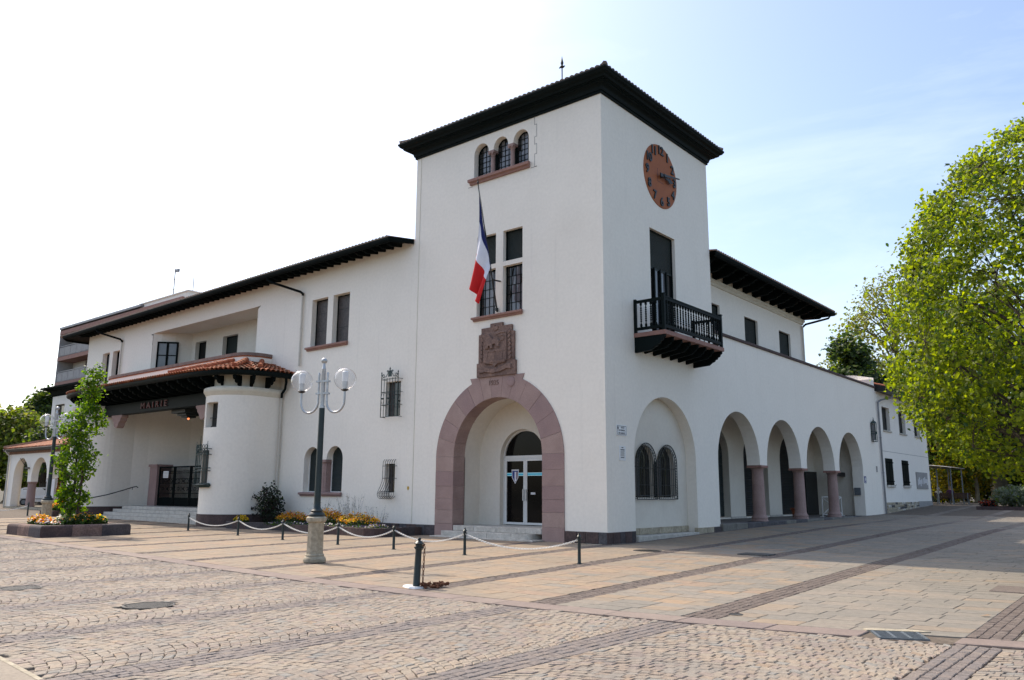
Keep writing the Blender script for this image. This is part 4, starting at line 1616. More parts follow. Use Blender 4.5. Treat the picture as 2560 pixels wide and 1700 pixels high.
def curved_wall(mb, path, z0, z1, win=None, depth=.3):
    """win = (i0, i1, za, zb): segments i0..i1 are open between za and zb, with reveals"""
    for i in range(len(path) - 1):
        a, b = path[i], path[i + 1]
        spans = [(z0, z1)]
        if win and win[0] <= i < win[1]:
            spans = [(z0, win[2]), (win[3], z1)]
        for s0, s1 in spans:
            mb.add([(a[0], a[1], s0), (b[0], b[1], s0), (b[0], b[1], s1), (a[0], a[1], s1)], [(0, 1, 2, 3)])
    if win:
        a, b = Vector((*path[win[0]], 0)), Vector((*path[win[1]], 0))
        e = (b - a)
        n = Vector((-e.y, e.x, 0)).normalized()
        c = Vector((sum(p[0] for p in path) / len(path), sum(p[1] for p in path) / len(path), 0))
        if (c - a).dot(n) < 0:
            n = -n
        a2, b2 = a + n * depth, b + n * depth
        za, zb = win[2], win[3]
        for p, q in ((a, a2), (b, b2)):
            mb.add([(p.x, p.y, za), (q.x, q.y, za), (q.x, q.y, zb), (p.x, p.y, zb)], [(0, 1, 2, 3)])
        for z in (za, zb):
            mb.add([(a.x, a.y, z), (b.x, b.y, z), (b2.x, b2.y, z), (a2.x, a2.y, z)], [(0, 1, 2, 3)])
        return a2, b2, n
    return None


mb = MB()
# window in the right pillar, towards its left edge
ws = None
W0, W1 = 13, 18
ret = curved_wall(mb, rp, -.1, 6.45, (W0, W1, 4.55, 5.72), .34)
curved_wall(mb, lp, -.1, 6.45)
curved_wall(mb, lp[-9:], 6.40, 7.2)
mb.build('porch_wall', M['plaster'], TH)
mb = MB()
mb.add([(-36.4, .02, 6.98), (-21.6, .02, 6.98), (-21.6, 5.7, 6.98), (-36.4, 5.7, 6.98)], [(0, 1, 2, 3)])
mb.build('porch_ceiling', M['green2'], TH)
a2, b2, nn = ret
mb = MB()
mb.add([(a2.x, a2.y, 4.55), (b2.x, b2.y, 4.55), (b2.x, b2.y, 5.72), (a2.x, a2.y, 5.72)], [(0, 1, 2, 3)])
w = mb.build('window', M['glass'], TH)
mb = MB()
m_ = (a2 + b2) / 2 - nn * .12
mb.tube([(a2.x - nn.x * .12, a2.y - nn.y * .12, 5.02), (b2.x - nn.x * .12, b2.y - nn.y * .12, 5.02)], .014, 5)
mb.tube([(a2.x - nn.x * .03, a2.y - nn.y * .03, 4.62), (b2.x - nn.x * .03, b2.y - nn.y * .03, 4.62)], .03, 5)
mb.build('window_bar', M['iron'], w)


def offset(path, o):
    out = []
    for i, p in enumerate(path):
        a, b = path[max(0, i - 1)], path[min(len(path) - 1, i + 1)]
        d = Vector((b[0] - a[0], b[1] - a[1], 0))
        d.normalize()
        n = Vector((d.y, -d.x, 0))
        out.append((p[0] + n.x * o, p[1] + n.y * o))
    return out


for path, sgn in ((rp[:-2], -1), (lp[:27], 1)):
    mb = MB()
    rows = []
    for o, z in ((.0, 6.05), (.03, 6.08), (.05, 6.13), (.10, 6.20), (.13, 6.25), (.13, 6.38), (.10, 6.42), (-.25, 6.42)):
        rows.append([(x, y, z) for x, y in offset(path, o * sgn)])
    mb.grid(rows)
    mb.build('pillar_cornice', M['cream'], TH, smooth=40)


def stone_band(path, z0, z1, out, step, name, mats):
    """a course of blocks along a curved path"""
    dl = 0
    pts = []
    for i in range(len(path) - 1):
        a, b = Vector(path[i]), Vector(path[i + 1])
        n = max(1, int((b - a).length / .06))
        for k in range(n):
            pts.append(a.lerp(b, k / n))
    pts.append(Vector(path[-1]))
    i = 0
    while i < len(pts) - 2:
        j = min(len(pts) - 1, i + int(step * random.uniform(.7, 1.3) / .06))
        if len(pts) - 1 - j < 4:
            j = len(pts) - 1
        seg = [tuple(p) for p in pts[i:j + 1]]
        if len(seg) > 2:
            seg = seg[::max(1, len(seg) // 5)] + ([seg[-1]] if (len(seg) - 1) % max(1, len(seg) // 5) else [])
        o = offset(seg, out + random.uniform(-.006, .006))
        q = offset(seg, -.08 if out > 0 else .08)
        mb = MB()
        m = len(seg)
        g_ = .004
        rows = [[(p[0], p[1], z0) for p in o], [(p[0], p[1], z1 - .015) for p in o], [(p[0] * .97 + r_[0] * .03, p[1] * .97 + r_[1] * .03, z1) for p, r_ in zip(o, q)], [(p[0], p[1], z1) for p in q]]
        mb.grid(rows)
        for e_ in (0, m - 1):
            mb.add([rows[0][e_], rows[1][e_], rows[2][e_], rows[3][e_], (q[e_][0], q[e_][1], z0)], [(0, 1, 2, 3, 4)])
        mb.build(name, random.choice(mats), TH)
        i = j


stone_band(rp[:32], -.05, .60, -.035, .62, 'plinth_stone', [M['plinth3'], M['plinth3'], M['plinth']])
stone_band(lp[:31], -.05, .74, .035, .62, 'plinth_stone', [M['plinth3'], M['plinth3'], M['plinth']])

# steps between the pillars
for k in range(4):
    zt = .29 + .165 * k
    yf = -2.0 + .36 * k
    x0 = -32.95 + .32 * k
    x = x0
    while x < -21.8:
        l = random.uniform(1.0, 1.4)
        e = min(x + l, -21.7)
        mb = MB()
        mb.bbox(F0, x + .003, e - .003, zt - .165 - .1 * (k == 0), zt, yf + random.uniform(-.004, .004), yf + 1.2 if k < 3 else 5.5, .012)
        mb.build('step_stone', M['step'], TH)
        x = e
# gate with its post
mb = MB()
mb.box(-31.98, -31.12, .50, 1.35, .75, 3.0)
mb.box(-32.05, -31.05, .43, 1.42, 3.0, 3.14)
mb.build('gate_post', M['pink3'], TH)
GY = .62
GF = front(GY)
for k, (u0, u1) in enumerate(((-31.02, -29.32), (-29.26, -27.56), (-27.50, -25.80), (-25.74, -24.04))):
    mb = MB()
    bar_frame(mb, GF, u0, u1, .80, 3.0, .07, -.03, .03)
    gl = mb.build('gate_leaf', M['green2'], TH)
    g = MB()
    n = 14
    for i in range(1, n):
        u = u0 + (u1 - u0) * i / n
        g.pbox(GF, u - .012, u + .012, .85, 2.97, -.012, .012)
    for v in (1.25, 1.5, 2.05, 2.3, 2.62, 2.72):
        g.pbox(GF, u0 + .05, u1 - .05, v - .018, v + .018, -.016, .016)
    g.pbox(GF, u0 + .05, u1 - .05, .85, 1.25, .0, .01)
    for i in range(5):
        u = u0 + .2 + i * .32
        for v in (1.75, 2.17):
            g.tube([GF(u + .10 * math.cos(2 * PI * q / 10), v + .10 * math.sin(2 * PI * q / 10), -.02) for q in range(11)], .012, 4)
    g.build('gate_bars', M['green2'], gl)
mb = MB()
mb = MB()
mb.pbox(GF, -30.50, -29.92, 2.36, 2.74, -.05, -.04)
notice = tag(mb.build('paper_notice', M['white']), 'small white printed notice fixed to the dark porch gate', 'notice')
mb = MB()
for i in range(4):
    mb.pbox(GF, -30.45, -29.97, 2.42 + i * .08, 2.445 + i * .08, -.056, -.052)
mb.build('printed_line', M['slatedge'], notice)
# the dark arch behind the gate at the right
mb = MB()
BW = front(5.45)
a = arch(-28.6, -25.6, .78, 3.6, 5.1)
mb.add([BW(u, v, 0) for u, v in a], [tuple(range(len(a)))])
mb.build('porch_doorway', M['glass_black'], TH)
# handrail on the curved wall
hp = [(-33.6, -2.55, 1.02), (-33.45, -2.6, 1.06), (-32.9, -2.35, 1.20), (-32.45, -1.6, 1.40), (-32.3, -.9, 1.62), (-32.15, -.35, 1.82), (-32.1, -.15, 1.87), (-32.1, -.05, 1.80)]
mb = MB()
mb.tube(hp, .028, 6)
for i in (2, 5):
    p = hp[i]
    mb.tube([p, (p[0] - .05, p[1] + .03, p[2] - .13), (p[0] - .25, p[1] + .12, p[2] - .13)], .015, 5)
mb.build('handrail', M['iron'], TH)

# timber beam with the letters
mb = MB()
mb.bbox(F0, -32.95, -21.6, 5.80, 6.42, -2.0, -1.6, .02)
mb.build('porch_beam', M['green'], TH)
me = place_text('raised_lettering', 'MAIRIE', .45, .03, (-27.1, -2.03, 6.12), ROT_F, M['redletter'], TH, 1.65, .004, sx=1.35)
for xx, mi in ((-31.35, 0), (-22.2, 0)):
    mb = MB()
    pr_ = [(-.62, 5.80), (.62, 5.80), (.62, 5.68), (.50, 5.62), (.45, 5.48), (.30, 5.38), (.24, 5.22), (.10, 5.10), (-.10, 5.10), (-.24, 5.22), (-.30, 5.38), (-.45, 5.48), (-.50, 5.62), (-.62, 5.68)]
    mb.prism(pr_, lambda u, v: (xx + u, -2.0, v), lambda u, v: (xx + u, -1.62, v))
    mb.build('corbel', M['pink'], TH)

# terrace parapet
M['coping'] = mat('brown_coping', (.24, .175, .15), (.17, .125, .11), 3, .85, .3, 40, fine=.15)
tp_half = [(-19.58, .05), (-19.56, -.45), (-19.62, -.80), (-19.80, -1.12), (-20.08, -1.33), (-20.5, -1.43), (-21.2, -1.45)]
tp = tp_half + [(-54.4 - x, y) for x, y in tp_half[::-1]]
tp = [p for p in tp]
mb = MB()
mb.grid([[(x, y, 7.0) for x, y in tp], [(x, y, 8.16) for x, y in tp]])
mb.grid([[(x, y, 8.16) for x, y in tp], [(x, y, 8.16) for x, y in offset(tp, .25)], [(x, y, 7.5) for x, y in offset(tp, .25)]])
mb.build('terrace_parapet', M['plaster'], TH, smooth=50)
mb = MB()
mb.grid([[(x, y, 8.15) for x, y in offset(tp, -.05)], [(x, y, 8.30) for x, y in offset(tp, -.05)], [(x, y, 8.32) for x, y in offset(tp, .1)], [(x, y, 8.30) for x, y in offset(tp, .28)], [(x, y, 8.15) for x, y in offset(tp, .28)]])
mb.build('parapet_coping', M['coping'], TH, smooth=40)
mb = MB()
mb.grid([[(x, y, 8.09) for x, y in offset(tp, -.02)], [(x, y, 8.15) for x, y in offset(tp, -.02)]])
mb.build('coping_brick_course', M['tile'], TH, smooth=40)

# canopy: gutter line, tiles, brackets
cp_half = [(-17.65, .02), (-17.62, -.7), (-17.70, -1.4), (-17.95, -2.1), (-18.35, -2.65), (-19.0, -3.08), (-19.9, -3.35), (-21.0, -3.48), (-22.3, -3.5)]
cp = cp_half + [(-54.6 - x, y) for x, y in cp_half[::-1]]


def resample(path, step):
    pts = [Vector((*p, 0)) for p in path]
    d = [0]
    for a, b in zip(pts[:-1], pts[1:]):
        d.append(d[-1] + (b - a).length)
    n = int(d[-1] / step)
    out = []
    for k in range(n + 1):
        s = d[-1] * k / n
        i = max(j for j in range(len(d) - 1) if d[j] <= s + 1e-9)
        t = (s - d[i]) / max(1e-9, d[i + 1] - d[i])
        out.append(pts[i].lerp(pts[i + 1], min(1, t)))
    return out


mb = MB()
rows = []
for o, z in ((.22, 6.93), (.05, 6.92), (.0, 6.96), (-.03, 7.02), (-.04, 7.12), (-.02, 7.14), (.05, 7.14)):
    rows.append([(x, y, z) for x, y in offset(cp, o)])
mb.grid(rows)
mb.build('canopy_gutter', M['green'], TH, smooth=40)
mb = MB()
ins = [(max(-35.0, min(-19.6, x)), max(-1.42, min(.0, y + 2.0))) for x, y in cp]
mb.grid([[(x, y, 7.02) for x, y in offset(cp, .05)], [(x, y, 7.10) for x, y in ins]])
mb.add([(-36.9, .02, 7.12), (-17.7, .02, 7.12), (-17.9, -2.0, 7.06), (-21, -3.4, 7.03), (-33.6, -3.4, 7.03), (-36.7, -2.0, 7.06)], [(0, 1, 2, 3, 4, 5)])
mb.build('canopy_soffit', M['green2'], TH)
tl = [M['tile'], M['tile'], M['tile2'], M['tile3']]
rs = resample(cp, .235)
tfield = MB()
edge_n = len(rs)


def roof_in(p):
    """upper end of a tile course that starts at the gutter point p"""
    x = min(max(p.x, -34.9), -19.6)
    y = max(min(p.y + 2.05, .0), -1.44)
    if p.x > -21:
        t = (p.x + 21) / 3.4
        x = min(p.x - 1.9 * t - .0, -19.6) if p.x > -19.6 else p.x * 1.0
        y = max(p.y + 2.05, -1.42) if p.y < -2 else min(0.0, p.y * .62)
    if p.x < -33.6:
        t = (-33.6 - p.x) / 3.4
        x = max(p.x + 1.9 * t, -35.0)
        y = max(p.y + 2.05, -1.42) if p.y < -2 else min(0.0, p.y * .62)
    return Vector((x, y, 7.34 + .46 * max(0.0, min(1.0, (p.x + 24.8) / 3.4))))


bigt = 0
for i, p in enumerate(rs):
    a = Vector((p.x, p.y, 7.14))
    b = roof_in(p)
    d = (b - a)
    L = d.length
    if L < .3:
        continue
    d.normalize()
    pn = rs[min(i + 1, edge_n - 1)] - rs[max(i - 1, 0)]
    e = Vector((pn.x, pn.y, 0)).normalized()
    n = e.cross(d)
    if n.z < 0:
        n = -n
    nt = max(2, int(L / .36))
    for k in range(nt):
        s0, s1 = L * k / nt - (.07 if k == 0 else .03), L * (k + 1) / nt
        conv = 1 - .35 * (k / nt if (p.x > -21 or p.x < -33.6) else 0)
        r0, r1 = .118 * conv, .095 * conv
        li = .045
        rows = []
        for s_, r_, lf in ((s0, r0, li), (s1, r1, .0)):
            c = a + d * s_ + n * lf
            rows.append([tuple(c + e * (r_ * math.cos(PI * q / 6)) + n * (r_ * .85 * math.sin(PI * q / 6))) for q in range(7)])
        ro = [[tuple(Vector(q) - n * .018) for q in rr] for rr in rows]
        vis = p.x > -24.5
        t = MB() if vis and bigt < 300 else tfield
        mi = random.randrange(4)
        t.grid(rows, mi=mi)
        t.grid([rows[0], ro[0], ro[1]], mi=mi)
        if t is not tfield:
            t.m = [0] * len(t.m)
            t.build('roof_tile', random.choice(tl), TH)
            bigt += 1
ba = MB()
ba.grid([[(p.x, p.y, 7.12) for p in rs], [tuple(roof_in(p) - Vector((0, 0, .02))) for p in rs]])
ba.build('canopy_roof_bed', M['tile3'], TH)
tag(tfield.build('roof_tiles', tl, TH), kind='stuff')
# hip ridges of larger tiles on the rounded corner
for (x0, y0), (x1, y1) in (((-18.05, -1.6), (-19.55, -.55)), ((-18.75, -2.5), (-19.8, -1.25)), ((-20.2, -3.1), (-20.6, -1.5)), ((-21.9, -3.15), (-21.6, -1.52)), ((-23.6, -3.15), (-23.3, -1.52))):
    a, b = Vector((x0, y0, 7.38)), Vector((x1, y1, 7.92))
    d = (b - a).normalized()
    for k in range(5):
        s = (b - a).length * k / 5
        c = a + d * s
        mb = MB()
        mb.tube([c, c + d * .42], [.135, .105], 9)
        mb.build('ridge_tile', random.choice(tl[:3]), TH)
# brackets under the canopy
bs = resample(cp, .98)
for i, p in enumerate(bs[1:-1], 1):
    q = roof_in(p)
    tgt = Vector((q.x, max(q.y, p.y + 1.7) if p.y < -2.2 else q.y, 0))
    if -33 < p.x < -21.5:
        tgt = Vector((p.x, -1.62, 0))
    d = tgt - p
    L = d.length
    d.normalize()
    w_ = Vector((-d.y, d.x, 0)) * .065
    base = p + d * .16
    pr_ = [(0, 6.93), (0, 6.80), (.10, 6.72), (.20, 6.74), (.24, 6.64), (.38, 6.58), (.50, 6.61), (.55, 6.52), (.75, 6.46), (L - .1, 6.40), (L - .1, 7.05)]
    mb = MB()
    mb.prism(pr_, lambda a, b: tuple(base + d * a - w_ + Vector((0, 0, b))), lambda a, b: tuple(base + d * a + w_ + Vector((0, 0, b))))
    mb.build('scroll_bracket', M['green2'], TH)
# fill between pillar top and soffit
mb = MB()
mb.grid([[(x, y, 6.40) for x, y in offset(rp[:-2], .22)], [(x, y, 7.1) for x, y in offset(rp[:-2], .22)]])
mb.build('pillar_neck', M['cream'], TH)
# downpipe beside the right pillar
pipe('gutter_elbow', [(-17.75, -.35, 6.95), (-17.75, -.33, 6.75), (-18.0, -.2, 6.45), (-18.32, -.14, 6.25), (-18.36, -.12, 6.05)], .06, 'green2')
pipe('downpipe', [(-18.36, -.12, 6.1), (-18.36, -.12, .45)], .055, 'pipe', rings=(6.0, 3.3))
# hanging porch lantern
mb = MB()
mb.tube([(-25.3, -1.0, 7.0), (-25.3, -1.0, 6.4)], .03, 6)
mb.box(-26.0, -24.6, -1.6, -.4, 5.62, 6.20)
mb.box(-25.75, -24.85, -1.4, -.6, 5.50, 5.62)
mb.box(-25.6, -25.0, -1.25, -.75, 5.40, 5.50)
lan = mb.build('porch_lantern', M['iron'], TH)
m = bpy.data.materials.new('amber_bulb')
m.use_nodes = True
m.node_tree.nodes['Principled BSDF'].inputs['Emission Color'].default_value = (1, .22, .05, 1)
m.node_tree.nodes['Principled BSDF'].inputs['Emission Strength'].default_value = .9
mb = MB()
mb.lathe([(.02, 5.30), (.06, 5.34), (.06, 5.38), (.02, 5.41)], (-25.3, -1.0, 0), 8)
mb.build('bulb', m, lan)
# grilled window on the right pillar
g = MB()
gc = Vector((-20.1, -1.2, 0))
ang0, ang1 = 249, 283


def PG(t, z, o):
    a = R(ang0 + (ang1 - ang0) * t)
    return (gc.x + (1.6 + o) * math.cos(a), gc.y + (1.6 + o) * math.sin(a), z)


for k in range(7):
    g.tube([PG(k / 6, 1.95, .26), PG(k / 6, 3.55, .26)], .016, 5)
for z in (1.92, 2.55, 2.68, 3.30, 3.55):
    g.tube([PG(0, z, 0), PG(0, z, .26)] + [PG(k / 6, z, .26) for k in range(7)] + [PG(1, z, 0)], .02, 5)
for k in range(6):
    for s in (0, 1):
        g.tube([PG((k + s) / 6, 3.30, .26), PG((k + 1 - s) / 6, 3.55, .26)], .012, 4)
    g.tube([PG((k + .5) / 6 + .06 * math.cos(q), 3.66 + .09 * math.sin(q), .26) for q in [2 * PI * j / 8 for j in range(9)]], .016, 4)
for t in (0, .5, 1):
    g.tube([PG(t, 3.5, .26), PG(t, 3.9 if t != .5 else 4.15, .26)], [.03, .008], 5)
g.tube([PG(-.1, 1.9, .13), PG(.5, 1.9, .18), PG(1.1, 1.9, .1)], .10, 4)
gr = g.build('window_grille', M['iron_green'], TH)
mb = MB()
mb.grid([[PG(k / 6, 1.98, .012) for k in range(1, 6)], [PG(k / 6, 3.5, .012) for k in range(1, 6)]])
mb.build('window', M['darkshut'], TH)
# ------------------------------------------------------------------ right side: arcade, upper wing, annex
AC = [10.5, 15.57, 20.62, 25.62]
FZ = .43
mb = MB()
outer = [(8.35, -.3), (8.35, -.1)]
pts = [(8.35, 8.33), (31.3, 8.33), (31.3, -.3)]
loop = [(8.35, -.3)]
# openings run down to the gallery floor; between the first and the last jamb the wall stands on columns
op = [(8.35, FZ)]
hole = [(8.35 + .0, FZ)]
h = [(8.355, FZ - .06), (27.70, FZ - .06), (27.70, 3.0)]
for i in (3, 2, 1, 0):
    c = AC[i]
    a = 2.13
    for k in range(23):
        t = PI * k / 22
        h.append((c + a * math.cos(t), 3.0 + 2.17 * math.sin(t)))
    if i:
        h.append((c - a, 2.93))
        h.append((AC[i - 1] + a, 2.93))
mb.wall(R0, rect(8.35, 31.3, -.3, 8.33), [h], [.62])
mb.wall(right(-.62), rect(8.35, 28.5, .2, 5.6), [h], [0])
mb.add([(-.62, 8.3, 5.5), (-3.0, 8.3, 5.5), (-3.0, 28.2, 5.5), (-.62, 28.2, 5.5)], [(0, 1, 2, 3)])
# end of the parapet rising above the annex eave
mb.add([(0, 31.3, 8.33), (0, 31.3, 9.0), (-1.2, 31.3, 9.25), (-6, 31.3, 9.6), (-6, 31.3, 0), (0, 31.3, 0)], [(0, 1, 2, 3, 4, 5)])
mb.box(-1.2, .0, 30.55, 31.3, 8.33, 8.82)
mb.build('arcade_wall', M['plaster'], TH)
mb = MB()
R3 = right(-3.0)
bo = [arch(12.62, 15.90, .50, 3.55, 5.0), arch(17.68, 20.82, .50, 3.55, 5.0), arch(22.60, 25.60, .50, 3.55, 5.0)]
mb.wall(R3, rect(8.3, 28.2, .2, 5.5), bo, [.4, .4, .4])
mb.add([(-.62, 8.36, .2), (-3, 8.36, .2), (-3, 8.36, 5.5), (-.62, 8.36, 5.5)], [(0, 1, 2, 3)])
mb.add([(-.62, 28.1, .2), (-3, 28.1, .2), (-3, 28.1, 5.5), (-.62, 28.1, 5.5)], [(0, 1, 2, 3)])
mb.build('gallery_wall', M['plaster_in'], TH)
for (u0, u1), m in zip(((12.62, 15.90), (17.68, 20.82), (22.60, 25.60)), ('shutter', 'darkshut', 'darkshut')):
    g = MB()
    slats(g, R3, u0, u1, .52, 5.0, .36, .09, .02)
    g.build('roller_shutter', M[m], TH)
for a, b in ((8.36, 12.62), (15.90, 17.68), (20.82, 22.60), (25.6, 28.1)):
    mb = MB()
    mb.pbox(R3, a, b, .432, .53, -.05, .0)
    mb.build('gallery_skirting', M['step'], TH)
mb = MB()
mb.pbox(right(-.63), 25.9, 28.0, 2.7, 2.95, .5, .6)
mb.build('dark_lintel', M['black'], TH)
mb = MB()
mb.pbox(right(-2.8), 25.95, 27.9, .45, 3.0, .0, .05)
mb.build('gallery_door', M['darkshut'], TH)
# gallery floor and its kerb
mb = MB()
mb.box(-3.0, -.05, 8.3, 28.3, .1, FZ)
mb.build('gallery_floor', mat('gallery_paving', (.17, .155, .14), (.12, .11, .10), 2, .85, .3, 30, fine=.15), TH)
M['kerbgrey'] = mat('grey_kerb', (.20, .19, .165), (.14, .135, .12), 3, .9, .3, 40, fine=.2)
y = 8.30
while y < 28.2:
    l = random.uniform(1.1, 1.5)
    mb = MB()
    mb.bbox(R0, y + .004, min(y + l, 28.25) - .004, -.1, FZ + .012, -.14, .3, .02)
    mb.build('gallery_kerb_stone', random.choice([M['kerbgrey'], M['kerbgrey'], M['plinth2']]), TH)
    y += l
stones_row(R0, 6.28, 8.32, -.1, .36, -.06, .1, 'plinth_stone', TH, [M['plinth'], M['lampstone']], .5, .8)
for k in range(3):
    cy = (AC[k] + AC[k + 1]) / 2
    mb = MB()
    mb.lathe([(.375, FZ), (.375, FZ + .06), (.34, FZ + .10), (.36, FZ + .15), (.36, FZ + .19), (.31, FZ + .25), (.285, FZ + .32), (.275, 1.2), (.262, 2.3), (.252, 2.70), (.27, 2.73), (.30, 2.78), (.30, 2.82)], (-.31, cy, 0), 20)
    col = mb.build('column', M['pink'], TH, smooth=40)
    mb = MB()
    mb.bbox(R0, cy - .375, cy + .375, 2.82, 2.93, -.045, .66, .012)
    mb.build('capital', M['sill'], col)
    mb = MB()
    mb.box(-.72, .10, cy - .42, cy + .42, .1, FZ + .02)
    mb.build('column_footing', M['plinth2'], col)

# coping of the terrace
y = 8.4
while y < 31.2:
    l = random.uniform(1.6, 2.0)
    mb = MB()
    mb.bbox(R0, y + .003, min(y + l, 31.3) - .003, 8.33, 8.46, -.07, .35, .015)
    mb.build('coping_stone', M['wood'] if False else M['plinth3'], TH)
    y += l
mb = MB()
mb.add([(-.3, 8.35, 8.2), (-.3, 31, 8.2), (-1.2, 31, 8.2), (-1.2, 8.35, 8.2)], [(0, 1, 2, 3)])
mb.build('terrace_floor', M['slatedge'], TH)
# tiled roof behind the parapet beyond the upper wing
mb = MB()
tile_slope(mb, (-.34, 24.0, 8.36), (-.34, 30.5, 8.36), (-1, 0, math.tan(R(17))), lambda s: 7, mats=3)
mb.build('arcade_roof', [M['tile'], M['tile2'], M['tile3']], TH)

# upper wing set back behind the terrace
XU = -1.2
RU = right(XU)
mb = MB()
uw = [rect(9.9, 11.72, 8.3, 10.30), rect(14.47, 16.08, 8.3, 10.28), rect(18.88, 20.50, 8.3, 10.28)]
mb.wall(RU, rect(8.35, 22.42, 8.0, 11.65), uw, [.18] * 3)
mb.add([(-1.2, 22.42, 8), (-8, 22.42, 8), (-8, 22.42, 11.65), (-1.2, 22.42, 11.65)], [(0, 1, 2, 3)])
mb.add([(-8, 22.42, 0), (-8, 8.3, 0), (-8, 8.3, 11.65), (-8, 22.42, 11.65)], [(0, 1, 2, 3)])
mb.add([(-6, 31.3, 0), (-6, 22.4, 0), (-6, 22.4, 9.6), (-6, 31.3, 9.6)], [(0, 1, 2, 3)])
mb.build('upper_wing_wall', M['plaster'], TH)
for u0, u1 in ((9.9, 11.72), (14.47, 16.08), (18.88, 20.50)):
    shutter_window(RU, u0, u1, 8.6, 10.29, .16, frac=.72, fm='green2')
mb = MB()
pr_ = [(.0, 11.12), (.06, 11.14), (.08, 11.25), (.14, 11.30), (.14, 11.40), (.0, 11.42)]
for (p0, p1) in (((8.36, -1), (22.42, 1)),):
    a = [(XU + o, 8.36, z) for o, z in pr_]
    b = [(XU + o, 22.42 + o, z) for o, z in pr_]
    c = [(-8, 22.42 + o, z) for o, z in pr_]
    mb.grid([a, b, c])
mb.build('upper_wing_band', M['cream'], TH)
XE = .27
y = 8.9
while y < 23.5:
    mb = MB()
    pr_ = [(XU, 11.72), (XE - .12, 11.62), (XE - .12, 11.54), (XE - .22, 11.50), (XE - .26, 11.43), (XE - .40, 11.40), (XE - .44, 11.32), (XE - .62, 11.29), (XE - .66, 11.22), (XU, 11.12)]
    if y < 22.5:
        mb.prism(pr_, lambda a, b: (a, y - .085, b + .28), lambda a, b: (a, y + .085, b + .28))
        mb.build('scroll_bracket', M['green2'], TH)
    y += 1.12
for k in range(4):
    x = -1.6 - k * 1.1
    mb = MB()
    pr_ = [(22.42, 11.98), (23.5, 11.88), (23.5, 11.80), (23.3, 11.72), (23.2, 11.62), (22.9, 11.52), (22.42, 11.42)]
    mb.prism(pr_, lambda a, b: (x - .085, a, b), lambda a, b: (x + .085, a, b))
    mb.build('scroll_bracket', M['green2'], TH)
mb = MB()   # diagonal corner bracket
e = Vector((.707, .707, 0))
w_ = Vector((-.707, .707, 0)) * .09
c0 = Vector((XU, 22.42, 0))
pr_ = [(0, 11.98), (1.75, 11.90), (1.75, 11.80), (1.55, 11.74), (1.5, 11.66), (1.2, 11.62), (1.1, 11.52), (0, 11.42)]
mb.prism(pr_, lambda a, b: tuple(c0 + e * a - w_ + Vector((0, 0, b))), lambda a, b: tuple(c0 + e * a + w_ + Vector((0, 0, b))))
mb.build('scroll_bracket', M['green2'], TH)
mb = MB()
mb.add([(XU, 8.36, 11.98), (XE - .05, 8.36, 11.86), (XE - .05, 23.75, 11.86), (XU, 22.42, 11.98)], [(0, 1, 2, 3)])
mb.add([(XU, 22.42, 11.98), (XE - .05, 23.75, 11.86), (-9, 23.75, 11.86), (-9, 22.42, 11.98)], [(0, 1, 2, 3)])
mb.build('upper_wing_soffit', M['green2'], TH)
mb = MB()
rows = []
for o, z in ((-.12, 11.70), (-.04, 11.70), (.0, 11.76), (.03, 11.86), (.0, 11.90), (-.08, 11.90)):
    rows.append([(XE + o, 8.36, z), (XE + o, 23.8 + o, z), (-9, 23.8 + o, z)])
mb.grid(rows)
mb.build('upper_wing_gutter', M['green2'], TH)
mb = MB()
tile_slope(mb, (XE, 8.4, 11.92), (XE, 23.8, 11.92), (-1, 0, t_), lambda s: min(6.5, .2 + (15.4 - s) * 1.05), mats=3)
tile_slope(mb, (XE, 23.8, 11.92), (-12, 23.8, 11.92), (0, -1, t_), lambda s: min(6.5, .2 + s * 1.05), mats=3)
mb.build('upper_wing_roof', [M['roof'], M['tile3'], M['roof']], TH)
pipe('gutter_elbow', [(XE - .05, 23.2, 11.72), (XE - .15, 23.0, 11.45), (XU + .2, 22.45, 11.15), (XU + .1, 22.2, 10.95)], .06, 'green2')
pipe('downpipe', [(XU + .1, 22.2, 11.0), (XU + .1, 22.2, 8.2)], .055, 'pipe')

# small things on the arcade wall
mb = MB()
mb.pbox(R0, 30.38, 30.52, 3.02, 3.38, -.05, .0)
mb.build('intercom', M['slatedge'], TH)
pipe('downpipe', [(.75, 32.9, 8.05), (.6, 32.7, 7.80), (.20, 31.9, 7.62), (.10, 31.55, 7.45), (.10, 31.5, 7.2), (.10, 31.5, .5)], .055, 'greypipe', rings=(5.2, 3.0))
# wall lantern cage near the annex
lt = thing('wall_lantern', 'wrought iron lantern cage on the white wall above the last arch', 'lantern', (0, 30.05, 4.85))
g = MB()
for a, b in ((29.88, 0), (30.22, 0), (29.88, .24), (30.22, .24)):
    g.tube([(b + .02, a, 4.87), (b + .02, a, 6.0)], .02, 5)
for z in (4.87, 5.35, 5.48, 5.95):
    g.tube([(.02, 29.88, z), (.26, 29.88, z), (.26, 30.22, z), (.02, 30.22, z)], .018, 5)
for k in range(3):
    g.tube([(.26 + .0, 29.97 + .08 * k + .04 * math.cos(q), 5.42 + .06 * math.sin(q)) for q in [2 * PI * j / 8 for j in range(9)]], .012, 4)
g.lathe([(.20, 6.0), (.13, 6.1), (.05, 6.16), (.03, 6.24), (.004, 6.40)], (.14, 30.05, 0), 6)
g.build('cage', M['iron_green'], lt)
mb = MB()
mb.box(.05, .22, 29.92, 30.18, 4.95, 5.9)
mb.build('lamp_glass', M['glass_pale'], lt)

